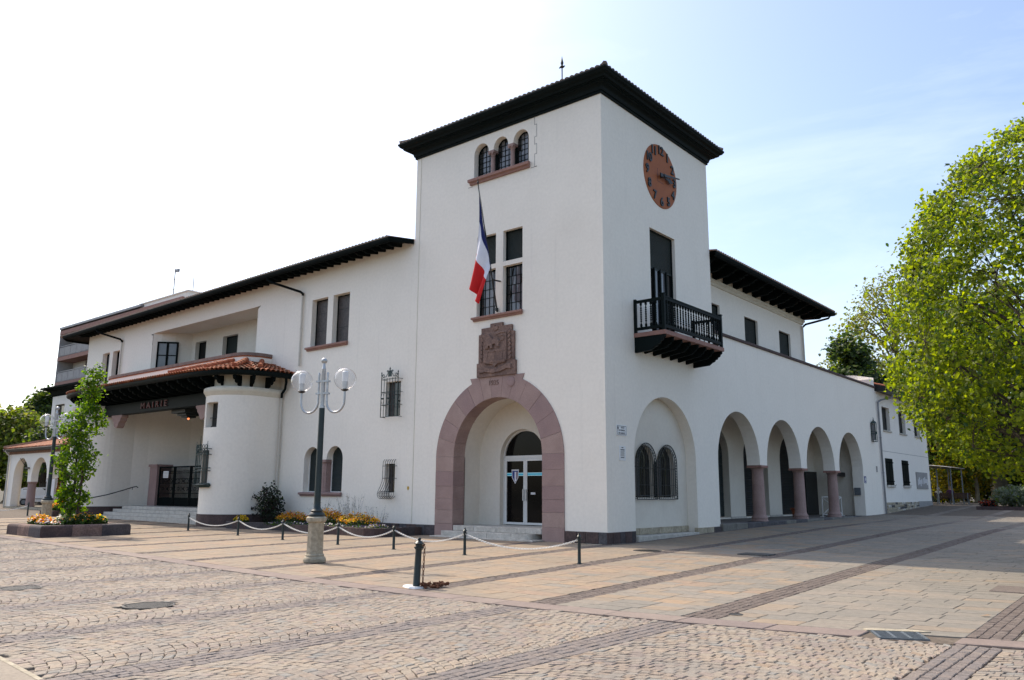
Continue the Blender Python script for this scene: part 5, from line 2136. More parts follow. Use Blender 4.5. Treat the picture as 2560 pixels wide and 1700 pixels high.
# ------------------------------------------------------------------ the white annex
AN = thing('annex', 'plain white two-storey annex with closed green shutters beyond the arcade', 'building', (-4, 37.5, .6))
AX = .0
RA = right(AX)
aw = [rect(32.58, 34.30, 5.76, 7.28), rect(36.48, 38.12, 5.78, 7.28), rect(40.43, 42.03, 5.80, 7.28)]
mb = MB()
mb.wall(RA, rect(31.32, 43.85, -.2, 8.15), aw, [.25] * 3)
mb.add([(0, 43.85, -.2), (-8, 43.85, -.2), (-8, 43.85, 8.15), (0, 43.85, 8.15)], [(0, 1, 2, 3)])
mb.add([(-8, 43.85, -.2), (-8, 31.3, -.2), (-8, 31.3, 8.15), (-8, 43.85, 8.15)], [(0, 1, 2, 3)])
mb.build('wall', M['annex_plaster'], AN)
for u0, u1, v0, v1 in ((32.58, 34.30, 5.76, 7.28), (36.48, 38.12, 5.78, 7.28), (40.43, 42.03, 5.80, 7.28)):
    mb = MB()
    bar_frame(mb, RA, u0, u1, v0, v1, .06, .21, .27)
    w = mb.build('window', M['darkshut'], AN)
    g = MB()
    slats(g, RA, u0 + .05, u1 - .05, v0 + .05, v1 - .05, .23, .06)
    g.build('roller_shutter', M['darkshut'], w)
    mb = MB()
    mb.bbox(RA, u0 - .08, u1 + .08, v0 - .09, v0, -.08, .2, .01)
    mb.build('window_sill', M['step'], w)
for u0, u1 in ((32.45, 34.02), (36.33, 37.86)):
    mb = MB()
    mb.bbox(RA, u0 - .05, u1 + .1, 2.12, 2.25, -.10, .1, .01)
    w = mb.build('shuttered_window', M['step'], AN)
    um = (u0 + u1) / 2
    for a, b in ((u0, um - .03), (um + .03, u1)):
        for k in range(3):
            p0, p1 = a + (b - a) * k / 3, a + (b - a) * (k + 1) / 3
            mb = MB()
            mb.bbox(RA, p0 + .004, p1 - .004, 2.27, 3.95, -.045, -.005, .006)
            mb.build('shutter_board', M['green'], w)
        mb = MB()
        for v in (2.5, 3.7):
            mb.pbox(RA, a, b + (.08 if b == u1 else 0), v - .04, v + .04, -.062, -.045)
        mb.build('shutter_ledge', M['green2'], w)
    mb = MB()
    mb.pbox(RA, um - .03, um + .03, 2.27, 3.95, -.02, .0)
    mb.build('shutter_gap', M['black'], w)
    mb = MB()
    for u in (u0 - .12, u1 + .16):
        mb.tube([RA(u, 2.26, .02), RA(u, 2.26, -.1), RA(u - .08, 2.30, -.14)], .012, 4)
    mb.build('shutter_stay', M['iron'], w)
mb = MB()
mb.pbox(RA, 31.8, 43.85, 4.385, 4.41, -.008, .0)
mb.build('storey_joint', M['slatedge'], AN)
# rubble stone facing at the foot
y = 31.95
rows_ = 4
for r_ in range(rows_):
    y = 31.98
    while y < 39.8:
        l = random.uniform(.25, .75)
        e_ = min(y + l, 39.86)
        zb = float(G(0, y)) - .05
        z0 = zb + (1.19 - zb) * r_ / rows_
        z1 = zb + (1.19 - zb) * (r_ + 1) / rows_
        mb = MB()
        mb.bbox(RA, y + .012, e_ - .012, z0 + .012, z1 - .010, -.05 - random.uniform(0, .03), .02, .02)
        mb.build('facing_stone', random.choice([M['lampstone'], M['step'], M['plinth2'], M['lampstone']]), AN)
        y = e_
mb = MB()
mb.pbox(RA, 39.9, 43.9, .5, 1.22, -.035, .02)
mb.build('cement_base', M['slatedge'], AN)
for k in range(12):
    mb = MB()
    mb.bbox(lambda u, v, d: (u, 43.86 - d, v), -.35 + (k % 2) * .1, .045, 1.1 + k * .17, 1.26 + k * .17, -.06, .02, .012)
    mb.build('quoin_stone', random.choice([M['lampstone'], M['plinth2']]), AN)
mb = MB()
rows = []
for o, z in ((-.10, 8.16), (.0, 8.16), (.04, 8.22), (.05, 8.34), (.0, 8.36)):
    rows.append([(.85 + o, 31.45, z), (.85 + o, 44.6 + o, z), (-9, 44.6 + o, z)])
mb.grid(rows)
mb.add([(0, 31.45, 8.15), (.8, 31.45, 8.17), (.8, 44.6, 8.17), (0, 43.8, 8.15)], [(0, 1, 2, 3)])
mb.add([(0, 43.8, 8.15), (.8, 44.6, 8.17), (-9, 44.6, 8.17), (-9, 43.8, 8.15)], [(0, 1, 2, 3)])
mb.add([(0, 31.45, 8.15), (.88, 31.45, 8.16), (.88, 31.45, 8.36), (-2, 31.45, 9.2), (-2, 31.45, 8.15)], [(0, 1, 2, 3, 4)])
mb.build('eave', M['black'], AN)
mb = MB()
tile_slope(mb, (.88, 31.5, 8.38), (.88, 44.6, 8.38), (-1, 0, math.tan(R(16))), lambda s: 5.2, mats=3)
mb.build('roof', [M['roof'], M['tile3'], M['tile']], AN)

# notice board on the annex
nbd = thing('notice_board', 'glazed double notice board on the white annex wall', 'notice board', (.0, 41.3, 2.1))
mb = MB()
mb.pbox(RA, 39.78, 42.88, 2.08, 3.24, -.06, .0)
mb.build('case', M['slatedge'], nbd)
for u0, u1 in ((39.84, 41.30), (41.36, 42.82)):
    mb = MB()
    mb.pbox(RA, u0, u1, 2.14, 3.18, -.068, -.062)
    mb.build('backing', M['slatedge'], nbd)
    mb = MB()
    for k in range(4):
        a = u0 + .12 + .33 * k
        v = 2.25 + random.uniform(0, .3)
        mb.pbox(RA, a, a + .28, v, v + random.uniform(.3, .5), -.076, -.070)
    mb.build('posted_paper', M['paper'], nbd)

# ------------------------------------------------------------------ signs
def sign(name, label, P, u0, u1, v0, v1, m='white', r=.03, t=.02):
    pts = []
    for cx, cy, a0 in ((u1 - r, v0 + r, -90), (u1 - r, v1 - r, 0), (u0 + r, v1 - r, 90), (u0 + r, v0 + r, 180)):
        for k in range(4):
            a = R(a0 + 30 * k)
            pts.append((cx + r * math.cos(a), cy + r * math.sin(a)))
    s = thing(name, label, 'sign', P((u0 + u1) / 2, v0, 0))
    mb = MB()
    mb.prism(pts, lambda u, v: P(u, v, -t), lambda u, v: P(u, v, 0))
    mb.build('plate', M[m], s)
    return s


s = sign('street_name_sign', 'white enamel street name plate on the tower corner reading Place du General de Gaulle', R0, .63, 1.29, 3.585, 3.945, r=.05)
mb = MB()
bar_frame(mb, R0, .67, 1.25, 3.615, 3.915, .012, -.024, -.019)
mb.build('border', M['ink'], s)
place_text('lettering', 'PLACE', .075, .002, (.024, 1.02, 3.855), ROT_R, M['ink'], s, 1.05)
place_text('lettering', 'DU GENERAL', .070, .002, (.024, .965, 3.765), ROT_R, M['ink'], s)
place_text('lettering', 'DE GAULLE', .080, .002, (.024, .96, 3.67), ROT_R, M['ink'], s)
mb = MB()
mb.pbox(R0, .70, .76, 3.80, 3.88, -.024, -.019)
mb.build('small_arms', M['ink'], s)
s = sign('wall_plaque', 'small white printed plaque on the tower corner below the street name', R0, .78, 1.19, 2.74, 3.235, r=.03)
mb = MB()
mb.pbox(R0, .93, 1.04, 3.165, 3.195, -.024, -.019)
mb.pbox(R0, .86, 1.11, 3.09, 3.12, -.024, -.019)
mb.pbox(R0, .88, 1.09, 2.83, 2.855, -.024, -.019)
mb.build('heading', M['ink'], s)
mb = MB()
for k in range(8):
    mb.pbox(R0, .86, 1.11 - .04 * (k % 3 == 2), 2.885 + k * .024, 2.897 + k * .024, -.024, -.019)
mb.build('printed_line', M['slatedge'], s)
s = sign('blue_sign', 'small blue and white sign on the wall beside the last arch', R0, 27.82, 28.16, 2.32, 2.72, m='blue', r=.02)
mb = MB()
mb.lathe([(.11, 0), (.11, .006)], (0, 0, 0), 16)
o = mb.build('white_disc', M['white'], s)
o.data.transform(Matrix.Translation((.021, 27.99, 2.55)) @ Matrix.Rotation(R(90), 4, 'Y'))
mb = MB()
mb.pbox(R0, 27.87, 28.11, 2.36, 2.40, -.026, -.019)
mb.build('white_bar', M['white'], s)
mb = MB()
mb.prism([(-9.53, 1.87), (-9.43, 1.87), (-9.43, 1.77), (-9.48, 1.71), (-9.53, 1.77)], lambda u, v: (u, -.012, v), lambda u, v: (u, .0, v))
tag(mb.build('yellow_shield_plate', M['yellow']), 'tiny yellow shield-shaped plate on the white wall left of the portal', 'plate')
mb = MB()
# letterbox on the jamb of the last arch
mb = MB()
mb.box(-.55, -.20, 27.60, 27.70, 1.62, 2.05)
tag(mb.build('letterbox', M['grate']), 'grey metal letterbox on the jamb of the last arch', 'letterbox')
# terracotta pot
mb = MB()
mb.lathe([(.20, 0), (.24, .02), (.30, .38), (.35, .40), (.36, .48), (.31, .49), (.28, .36)], (0, 0, 0), 18)
pt = thing('plant_pot', 'large terracotta pot standing in the arcade behind the columns', 'pot', (-1.6, 21.1, FZ))
mb.build('pot_body', M['tile'], pt, smooth=40, local=True)
mb = MB()
mb.lathe([(.29, .40), (.0, .42)], (0, 0, 0), 14)
mb.build('soil', M['soil'], pt, local=True)
# white crossed barrier
br = thing('barrier', 'white tubular barrier with crossed braces inside the last arches', 'barrier', (-.9, 24.6, FZ))
g = MB()
for y in (-1.6, 1.6):
    g.tube([(0, y, .0), (0, y, 1.1)], .03, 6)
    g.box(-.12, .12, y - .1, y + .1, 0, .03)
for z in (.12, 1.08):
    g.tube([(0, -1.6, z), (0, 1.6, z)], .025, 6)
g.build('frame', M['white_alu'], br, local=True)
g = MB()
g.tube([(0, -1.6, .14), (0, 1.6, 1.06)], .018, 5)
g.tube([(0, -1.6, 1.06), (0, 1.6, .14)], .018, 5)
g.build('brace', M['white_alu'], br, local=True)
# ------------------------------------------------------------------ street furniture
def clear_globe():
    m = bpy.data.materials.new('clear_acrylic')
    m.use_nodes = True
    nt = m.node_tree
    nt.nodes.remove(nt.nodes['Principled BSDF'])
    out = nt.nodes['Material Output']
    tr = nt.nodes.new('ShaderNodeBsdfTransparent')
    tr.inputs[0].default_value = (.96, .965, .97, 1)
    gl = nt.nodes.new('ShaderNodeBsdfGlossy')
    gl.inputs['Roughness'].default_value = .06
    df = nt.nodes.new('ShaderNodeBsdfDiffuse')
    df.inputs[0].default_value = (.8, .8, .8, 1)
    lf = nt.nodes.new('ShaderNodeLayerWeight')
    lf.inputs[0].default_value = .5
    lw = nt.nodes.new('ShaderNodeMath')
    lw.operation = 'POWER'
    lw.inputs[1].default_value = 3.2
    nt.links.new(lf.outputs['Facing'], lw.inputs[0])
    m1 = nt.nodes.new('ShaderNodeMixShader')
    m1.inputs[0].default_value = .13
    nt.links.new(tr.outputs[0], m1.inputs[1])
    nt.links.new(df.outputs[0], m1.inputs[2])
    m2 = nt.nodes.new('ShaderNodeMixShader')
    nt.links.new(lw.outputs[0], m2.inputs[0])
    nt.links.new(m1.outputs[0], m2.inputs[1])
    nt.links.new(gl.outputs[0], m2.inputs[2])
    nt.links.new(m2.outputs[0], out.inputs[0])
    return m


M['globe'] = clear_globe()


def make_lamp():
    t = thing('street_lamp', 'nearest street lamp, two clear globes on silver arms, standing in front of the porch pillar', 'street lamp', (-1.28, -10.62, 0), 'globe street lamps on stone pedestals')
    mb = MB()
    mb.lathe([(.20, 0), (.255, .02), (.27, .07), (.255, .12), (.225, .145), (.215, .16), (.222, .18), (.20, .21)], (0, 0, 0), 24)
    mb.lathe([(.20, .19), (.195, .24), (.185, .90), (.20, .94)], (0, 0, 0), 8, rot=R(22.5))
    mb.lathe([(.19, .93), (.225, .95), (.24, .99), (.235, 1.04), (.20, 1.065), (.05, 1.07)], (0, 0, 0), 24)
    mb.build('pedestal', M['lampstone'], t, smooth=35, local=True)
    mb = MB()
    mb.lathe([(.19, 1.065), (.20, 1.10), (.18, 1.14), (.14, 1.17), (.15, 1.20), (.12, 1.23), (.085, 1.27), (.078, 1.4), (.068, 3.66)], (0, 0, 0), 20)
    mb.build('post', M['pole'], t, smooth=40, local=True)
    mb = MB()
    mb.lathe([(.073, 3.64), (.073, 3.70), (.052, 3.71), (.052, 4.58), (.058, 4.60), (.040, 4.64), (.032, 4.72), (.03, 4.75)], (0, 0, 0), 16)
    mb.lathe([(.005 + .072 * math.sin(PI * k / 12), 4.81 - .072 * math.cos(PI * k / 12)) for k in range(13)], (0, 0, 0), 16)
    mb.build('finial_shaft', M['silver'], t, smooth=40, local=True)
    e = Vector((.95, .31, 0)).normalized()
    for s in (-1, 1):
        d = e * s
        mb = MB()
        path = [d * .125 + Vector((0, 0, 4.47)), d * .125 + Vector((0, 0, 4.2)), d * .125 + Vector((0, 0, 3.80))]
        path += [d * (.375 - .25 * math.cos(PI * k / 12)) + Vector((0, 0, 3.80 - .27 * math.sin(PI * k / 12))) for k in range(1, 12)]
        path += [d * .625 + Vector((0, 0, 3.80)), d * .625 + Vector((0, 0, 4.05))]
        mb.tube(path, .028, 10)
        mb.lathe([(.028, 4.46), (.03, 4.49), (.015, 4.52)], tuple(d * .125), 8)
        for z in (4.0, 4.30):
            mb.obox(tuple(d * .08 + Vector((0, 0, z))), d * .10, Vector((-d.y, d.x, 0)) * .045, (0, 0, .022))
        arm = mb.build('arm', M['silver'], t, smooth=40, local=True)
        c = d * .625 + Vector((0, 0, 4.33))
        mb = MB()
        mb.lathe([(.03, 4.03), (.10, 4.065), (.085, 4.085)], (c.x, c.y, 0), 16)
        mb.build('globe_seat', M['black'], arm, local=True)
        mb = MB()
        mb.lathe([(.068, 4.085), (.068, 4.27)], (c.x, c.y, 0), 12)
        mb.build('lamp_socket', M['silver'], arm, smooth=40, local=True)
        mb = MB()
        mb.lathe([(.074, 4.27), (.078, 4.50), (.06, 4.52)], (c.x, c.y, 0), 12)
        mb.build('lamp_diffuser', M['white'], arm, smooth=40, local=True)
        mb = MB()
        rows = []
        for k in range(1, 24):
            a = PI * k / 24
            rows.append([(c.x + .268 * math.sin(a) * math.cos(2 * PI * j / 36), c.y + .268 * math.sin(a) * math.sin(2 * PI * j / 36), 4.33 - .268 * math.cos(a)) for j in range(36)])
        mb.grid(rows, closed=True)
        mb.add(rows[-1], [tuple(range(36))])
        mb.build('globe', M['globe'], arm, smooth=True, local=True)
    return t


lamp = make_lamp()


def copy_thing(o, loc, label, scale=None, rz=None):
    def rec(src, parent):
        c = src.copy()
        COL.objects.link(c)
        c.parent = parent
        for ch in src.children:
            rec(ch, c)
        return c
    kids = list(o.children)
    c = o.copy()
    COL.objects.link(c)
    c.location = loc
    c['label'] = label
    if scale:
        c.scale = (scale,) * 3
    if rz is not None:
        c.rotation_euler = (0, 0, rz)
    for ch in kids:
        rec(ch, c)
    return c


copy_thing(lamp, (-23.79, -8.02, .06), 'far street lamp with two clear globes rising behind the flower planter', 1.075, R(-6))
copy_thing(lamp, (-25.15, -10.98, .06), 'farthest left street lamp, only the edge of one globe inside the photo', 1.06, R(10))


def make_bollard(h, r, label, loc):
    t = thing('bollard', label, 'bollard', loc, 'dark metal chain bollards')
    mb = MB()
    mb.lathe([(r * 1.9, 0), (r * 1.9, .012), (r * 1.25, .02), (r * 1.12, .04), (r, h * .72), (r * 1.0, h * .78), (r * 1.55, h * .785), (r * 1.55, h * .81), (r * 1.1, h * .815), (r * 1.1, h * .86), (r * 1.6, h * .87), (r * 1.6, h * .885), (r * 1.2, h * .90), (r * .95, h * .925), (r * .45, h * .94), (r * .5, h * .955), (r * .62, h * .975), (r * .35, h * .998), (r * .05, h)], (0, 0, 0), 14)
    mb.build('post', M['pole'], t, smooth=35, local=True)
    mb = MB()
    for s in (-1, 1):
        mb.tube([(s * r * .9, 0, h * .80), (s * (r + .035), 0, h * .80), (s * (r + .045), 0, h * .775), (s * (r + .02), 0, h * .76)], .008, 5)
    mb.build('chain_eye', M['pole'], t, local=True)
    return t


BPOS = [(3.46, -6.56), (-.35, -6.44), (-3.26, -6.34), (-6.11, -6.11), (-9.47, -5.82), (-12.99, -5.35), (-17.37, -4.93)]
BL = ['rightmost chain bollard, nearest the tower corner', 'chain bollard in front of the left end of the portal steps', 'chain bollard in front of the bare plinth left of the portal', 'chain bollard in front of the orange flowers, right of the near lamp',
      'chain bollard in front of the orange flowers, just left of the near lamp', 'chain bollard in front of the right porch pillar', 'leftmost chain bollard, at the foot of the porch steps']
b0 = make_bollard(.72, .036, BL[0], (*BPOS[0], float(G(*BPOS[0]))))
for p, l in list(zip(BPOS, BL))[1:]:
    copy_thing(b0, (p[0], p[1], float(G(*p))), l)
for p, l in (((-38.6, -3.4), 'far small bollard beyond the planter beside the left arcade'), ((-40.6, -5.5), 'far bollard at the very left edge of the photo')):
    copy_thing(b0, (p[0], p[1], float(G(*p))), l, 1.15)


def chain_links(mb, pts, r=.007, link_l=.05, w=.016):
    pts = [Vector(p) for p in pts]
    d = [0]
    for a, b in zip(pts[:-1], pts[1:]):
        d.append(d[-1] + (b - a).length)
    n = max(2, int(d[-1] / (link_l * .80)))
    for k in range(n):
        s = d[-1] * (k + .5) / n
        i = max(j for j in range(len(d) - 1) if d[j] <= s)
        t = (s - d[i]) / max(1e-9, d[i + 1] - d[i])
        c = pts[i].lerp(pts[i + 1], t)
        e = (pts[i + 1] - pts[i]).normalized()
        a = e.cross(Vector((.3, .2, 1))).normalized()
        b = e.cross(a)
        wv = (a + b).normalized() if k % 2 else (a - b).normalized()
        ring = [c + e * (link_l / 2 * math.cos(2 * PI * j / 8)) + wv * (w * math.sin(2 * PI * j / 8)) for j in range(9)]
        mb.tube(ring, r, 4, cap=False)


names = ['chain span before the portal steps', 'chain span between the portal steps and the bare plinth', 'chain span before the right end of the flower bed', 'chain span passing behind the near street lamp', 'chain span before the dark shrub', 'chain span before the right porch pillar and steps']
for i in range(6):
    a, b = Vector((*BPOS[i], .56)), Vector((*BPOS[i + 1], .56))
    sag = .26 if i else .30
    mb = MB()
    pts = []
    for k in range(25):
        t = k / 24
        p = a.lerp(b, t)
        p.z -= sag * (1 - (2 * t - 1) ** 2)
        pts.append(p)
    chain_links(mb, pts, .009, .062, .019)
    tag(mb.build('chain', M['chain']), 'white plastic ' + names[i], 'chain', 'white chains hung between the bollards')
a, b = Vector((-38.6, -3.4, .72)), Vector((-40.6, -5.5, .72))
mb = MB()
chain_links(mb, [a.lerp(b, k / 16) - Vector((0, 0, .28 * (1 - (k / 8 - 1) ** 2))) for k in range(17)], .012, .08, .022)
tag(mb.build('chain', M['chain']), 'short white chain between the two far left bollards', 'chain', 'white chains hung between the bollards')

# the lone bollard by the kerb with its rusty chain
fb = make_bollard(.86, .056, 'lone thick bollard on a white base by the kerb, rusty chain hanging from it', (4.13, -12.50, 0))
fb.rotation_euler = (R(-1.0), R(2.2), 0)
mb = MB()
mb.prism([(.24 * math.cos(2 * PI * k / 14) * (1 + .1 * math.sin(k * 2.3)) - .05, .15 * math.sin(2 * PI * k / 14) * (1 + .12 * math.cos(k * 1.7)) - .02) for k in range(14)], lambda u, v: (u * .9, v * .9, .03), lambda u, v: (u, v, .0))
mb.build('white_base', M['white'], fb, local=True)
mb = MB()
e = Vector((.6, .8, 0))
top = Vector((4.13, -12.5, .70)) + e * .085
pts = [top, top + e * .035 + Vector((0, 0, .03)), top + e * .045 + Vector((0, 0, -.02))]
pts += [top + e * (.045 - .02 * k / 12) + Vector((0, 0, -.02 - .64 * k / 12)) for k in range(1, 13)]
chain_links(mb, pts, .0075, .072, .017)
for k in range(16):
    c = Vector((4.13, -12.5, .03)) + e * random.uniform(.08, .44) + Vector((.05, -.05, 0)) * random.uniform(-1, 1)
    p = [c]
    for j in range(9):
        c = c + Vector((random.uniform(-.06, .06), random.uniform(-.05, .05), random.uniform(-.02, .025)))
        c.z = min(.10, max(.015, c.z))
        p.append(c)
    chain_links(mb, p, .0075, .06, .018)
tag(mb.build('rusty_chain', M['rust']), 'rusty iron chain hanging from the lone bollard into a heap on the slabs', 'chain')

# manholes, drain grate, floor covers
def manhole(x, y, r, label):
    t = thing('manhole_cover', label, 'manhole cover', (x, y, 0))
    mb = MB()
    mb.lathe([(r + .03, -.01), (r + .03, .012), (r, .014), (r, .006), (.0, .006)], (0, 0, 0), 40)
    mb.build('rim', M['cast'], t, local=True)
    mb = MB()
    n = int(r / .045)
    for i in range(-n, n + 1):
        for j in range(-n, n + 1):
            px_, py_ = i * .045 + (j % 2) * .022, j * .04
            if math.hypot(px_, py_) < r - .03:
                mb.obox((px_, py_, .008), (.014, .014, 0), (-.010, .010, 0), (0, 0, .004))
    mb.build('tread_pattern', M['cast'], t, local=True)
    return t


manhole(2.90, -16.68, .33, 'round cast iron manhole cover in the cobbles at lower left')
manhole(-.75, -17.1, .30, 'round cast iron manhole cover cut by the left edge of the photo')
dr = thing('drain_grate', 'grey metal drain grate set in the kerb at lower right', 'drain grate', (11.9, -12.0, 0), rz=R(27))
g = MB()
g.box(-.27, .27, -.24, .24, -.12, -.10)
g.build('pit', M['black'], dr, local=True)
g = MB()
for x in (-.26, -.09, .08, .25):
    g.box(x - .016, x + .016, -.24, .24, -.03, .012)
for k in range(7):
    y = -.24 + k * .08
    g.box(-.275, .275, y - .015, y + .015, -.03, .010)
g.build('bars', M['grate'], dr, local=True)
g = MB()
g.prism([(-.32, .24), (-.34, .34), (-.15, .40), (.02, .36), (.2, .40), (.33, .34), (.42, .27), (.30, .24)], lambda u, v: (u, v, .016), lambda u, v: (u, v, -.01))
g.build('mortar_patch', M['lampstone'], dr, local=True)
gr2 = thing('floor_grate', 'flat round floor grate in the slabs in front of the tower corner', 'floor grate', (2.35, -1.5, .004))
g = MB()
g.lathe([(.42, -.005), (.42, .008), (.36, .008)], (0, 0, 0), 28)
for k in range(-4, 5):
    w_ = math.sqrt(.36 ** 2 - (k * .08) ** 2)
    g.box(-w_, w_, k * .08 - .022, k * .08 + .022, 0, .008)
g.build('bars', M['cast'], gr2, local=True)
cv = thing('valve_cover', 'small round iron valve cover in the slab beside the brown sett band', 'valve cover', (9.72, -11.75, .004))
g = MB()
g.lathe([(.10, -.002), (.10, .008), (.085, .009), (.085, .004), (0, .004)], (0, 0, 0), 20)
g.build('lid', M['cast'], cv, local=True)
cv = thing('floor_hatch', 'dark rectangular hatch in the slabs on the edge of the tower shadow', 'hatch', (5.35, -.75, .02), rz=R(4))
g = MB()
g.bbox(lambda u, v, d: (u, v, -d), -.42, .42, -.35, .35, -.008, .03, .008)
g.build('lid', M['cast'], cv, local=True)
cv = thing('floor_hatch', 'brown rectangular hatch cut by the right edge of the photo', 'hatch', (12.25, -5.6, .012), rz=R(2))
g = MB()
g.bbox(lambda u, v, d: (u, v, -d), -.40, .40, -.55, .55, -.008, .03, .008)
g.build('lid', BRM[1], cv, local=True)

# ------------------------------------------------------------------ plants
LM = {k: leaf_mat(k, c, t) for k, c, t in (
    ('leaf_lime_bright', (.165, .200, .022), .6), ('leaf_lime_mid', (.115, .155, .020), .58), ('leaf_lime_deep', (.035, .070, .016), .4),
    ('leaf_fresh', (.115, .185, .012), .55), ('leaf_fresh_deep', (.045, .095, .012), .45),
    ('leaf_park', (.075, .105, .016), .5), ('leaf_park_dark', (.026, .048, .014), .35), ('leaf_olive', (.125, .130, .030), .5),
    ('leaf_yellow', (.21, .17, .012), .5), ('leaf_grey', (.12, .145, .105), .3), ('leaf_dark', (.018, .025, .017), .25), ('leaf_purple', (.03, .015, .016), .3),
    ('petal_orange', (.50, .19, .010), .4), ('petal_yellow', (.60, .40, .012), .4), ('petal_white', (.62, .60, .62), .4), ('petal_violet', (.10, .07, .20), .4), ('petal_red', (.38, .05, .02), .4), ('dry_stem', (.22, .19, .15), .2))}


def leaves_mesh(name, C, out, size, mats, weights, parent, jit=.35, up=.35, hang=.2, aspect=.75, kind=None, local=False):
    N = len(C)
    C = np.asarray(C, float)
    nrm = rng.normal(size=(N, 3)) * .75 + np.asarray(out) * .6 + np.array([0, 0, up])
    nrm /= np.linalg.norm(nrm, axis=1)[:, None] + 1e-9
    a = rng.normal(size=(N, 3)) + np.array([0, 0, -hang * 2])
    a -= nrm * (a * nrm).sum(1)[:, None]
    a /= np.linalg.norm(a, axis=1)[:, None] + 1e-9
    b = np.cross(nrm, a)
    s = size * (1 + jit * rng.uniform(-1, 1, N))[:, None]
    bend = nrm * s * .12
    V = np.stack([C - a * s * .5, C - a * s * .18 + b * s * aspect * .46 - bend, C + a * s * .22 + b * s * aspect * .38 - bend, C + a * s * .55,
                  C + a * s * .22 - b * s * aspect * .38 - bend, C - a * s * .18 - b * s * aspect * .46 - bend], 1).reshape(-1, 3)
    me = bpy.data.meshes.new(name)
    me.vertices.add(len(V))
    me.vertices.foreach_set('co', V.ravel())
    # two quads folded along the midrib
    base = np.arange(N) * 6
    quads = np.stack([base, base + 1, base + 2, base + 3, base, base + 3, base + 4, base + 5], 1).reshape(-1)
    me.loops.add(len(quads))
    me.loops.foreach_set('vertex_index', quads)
    me.polygons.add(N * 2)
    me.polygons.foreach_set('loop_start', np.arange(N * 2) * 4)
    mi = np.repeat(rng.choice(len(mats), N, p=np.array(weights) / sum(weights)), 2)
    for m in mats:
        me.materials.append(m)
    me.update(calc_edges=True)
    me.polygons.foreach_set('material_index', mi.astype(np.int32))
    me.validate()
    o = link(name, me, parent, local)
    if kind:
        o['kind'] = kind
    return o


def tree(name, label, base, H, trunk_h, trunk_r, env, n_limb, n_tip, per_tip, sigma, size, mats, weights, bark='bark', group=None, cat='tree', lean=(0, 0), shell=.45, up=.35, limb_r=.25, multi=1):
    """env(t): crown radius at relative height t (0 = crown base, 1 = top)"""
    base = Vector(base)
    t = thing(name, label, cat, base, group)
    rnd = random.Random(sum(map(ord, label)))
    mb = MB()

    def axis(z):
        k = z / H
        return Vector((lean[0] * k + .06 * math.sin(z * 1.3), lean[1] * k + .06 * math.cos(z * 1.1), z))
    zz = [0, trunk_h * .08, trunk_h * .5, trunk_h] + [trunk_h + (H * .93 - trunk_h) * k / 6 for k in range(1, 7)]
    rr = [trunk_r * 1.5, trunk_r * 1.1, trunk_r * .95, trunk_r * .85] + [trunk_r * .8 * (1 - k / 6.3) for k in range(1, 7)]
    mb.tube([axis(z) for z in zz], rr, 9)
    ends, limbs = [], []

    def sample(sh):
        while True:
            q = rnd.random()
            z = trunk_h * .9 + (H - trunk_h * .9) * q
            rm = env(q)
            if rnd.random() > (rm / 1.0 + .15):
                pass
            r = rm * (sh + (1 - sh) * math.sqrt(rnd.random()))
            if rnd.random() < rm / ENVM:
                a = rnd.uniform(0, 2 * PI)
                ax = axis(z)
                return Vector((ax.x + r * math.cos(a), ax.y + r * math.sin(a), z))
    ENVM = max(env(k / 20) for k in range(21)) + 1e-6
    for _ in range(n_limb):
        p = sample(.55)
        ax0 = axis(max(trunk_h * .75, p.z - math.hypot(p.x, p.y) * rnd.uniform(.7, 1.3)))
        m_ = ax0.lerp(p, .5) + Vector((0, 0, .08 * (p - ax0).length)) + Vector((rnd.uniform(-.1, .1), rnd.uniform(-.1, .1), 0))
        path = [ax0, ax0.lerp(m_, .55), m_, m_.lerp(p, .6) + Vector((0, 0, .03)), p]
        r0 = trunk_r * limb_r * rnd.uniform(.7, 1.2)
        mb.tube(path, [r0, r0 * .8, r0 * .6, r0 * .4, r0 * .15], 5, cap=False)
        limbs += [(path[2], r0 * .5), (path[3], r0 * .35), (path[4], r0 * .2), (path[1].lerp(path[2], .5), r0 * .5)]
    LP = np.array([tuple(l[0]) for l in limbs])
    tips = [sample(shell) for _ in range(n_tip)]
    for p in tips:
        d2 = ((LP - np.array(p)) ** 2).sum(1)
        i = int(np.argmin(d2))
        q, r0 = limbs[i]
        m_ = q.lerp(p, .5) + Vector((rnd.uniform(-.1, .1), rnd.uniform(-.1, .1), rnd.uniform(0, .15)))
        r1 = max(.006, min(.02, r0 * .5))
        mb.tube([q, m_, p], [r1, r1 * .7, r1 * .4], 4, cap=False)
    mb.build('trunk', M[bark], t, smooth=60, local=True)
    T = np.array([tuple(p) for p in tips])
    Cc = np.repeat(T, per_tip, 0) + rng.normal(size=(len(T) * per_tip, 3)) * sigma * np.array([1, 1, .7])
    ctr = np.array([lean[0] * .5, lean[1] * .5, (trunk_h + H) / 2])
    out = Cc - ctr
    out /= np.linalg.norm(out, axis=1)[:, None] + 1e-9
    leaves_mesh('crown', Cc, out, size, mats, weights, t, up=up, local=True)
    return t


# the big lime at the right
tree('lime_tree', 'large young-leaved lime tree filling the right edge of the photo', (13.3, -2.4, .03), 10.0, 2.1, .17, lambda q: float(np.interp(q, [0, .08, .17, .28, .44, .6, .7, .8, .9, .97, 1], [1.2, 2.6, 3.2, 3.6, 3.7, 3.35, 3.0, 2.35, 1.45, .6, .15])), 90, 2300, 30, .13, .088,
     [LM['leaf_lime_bright'], LM['leaf_lime_mid'], LM['leaf_lime_deep']], [.52, .35, .13], shell=.62, limb_r=.36)
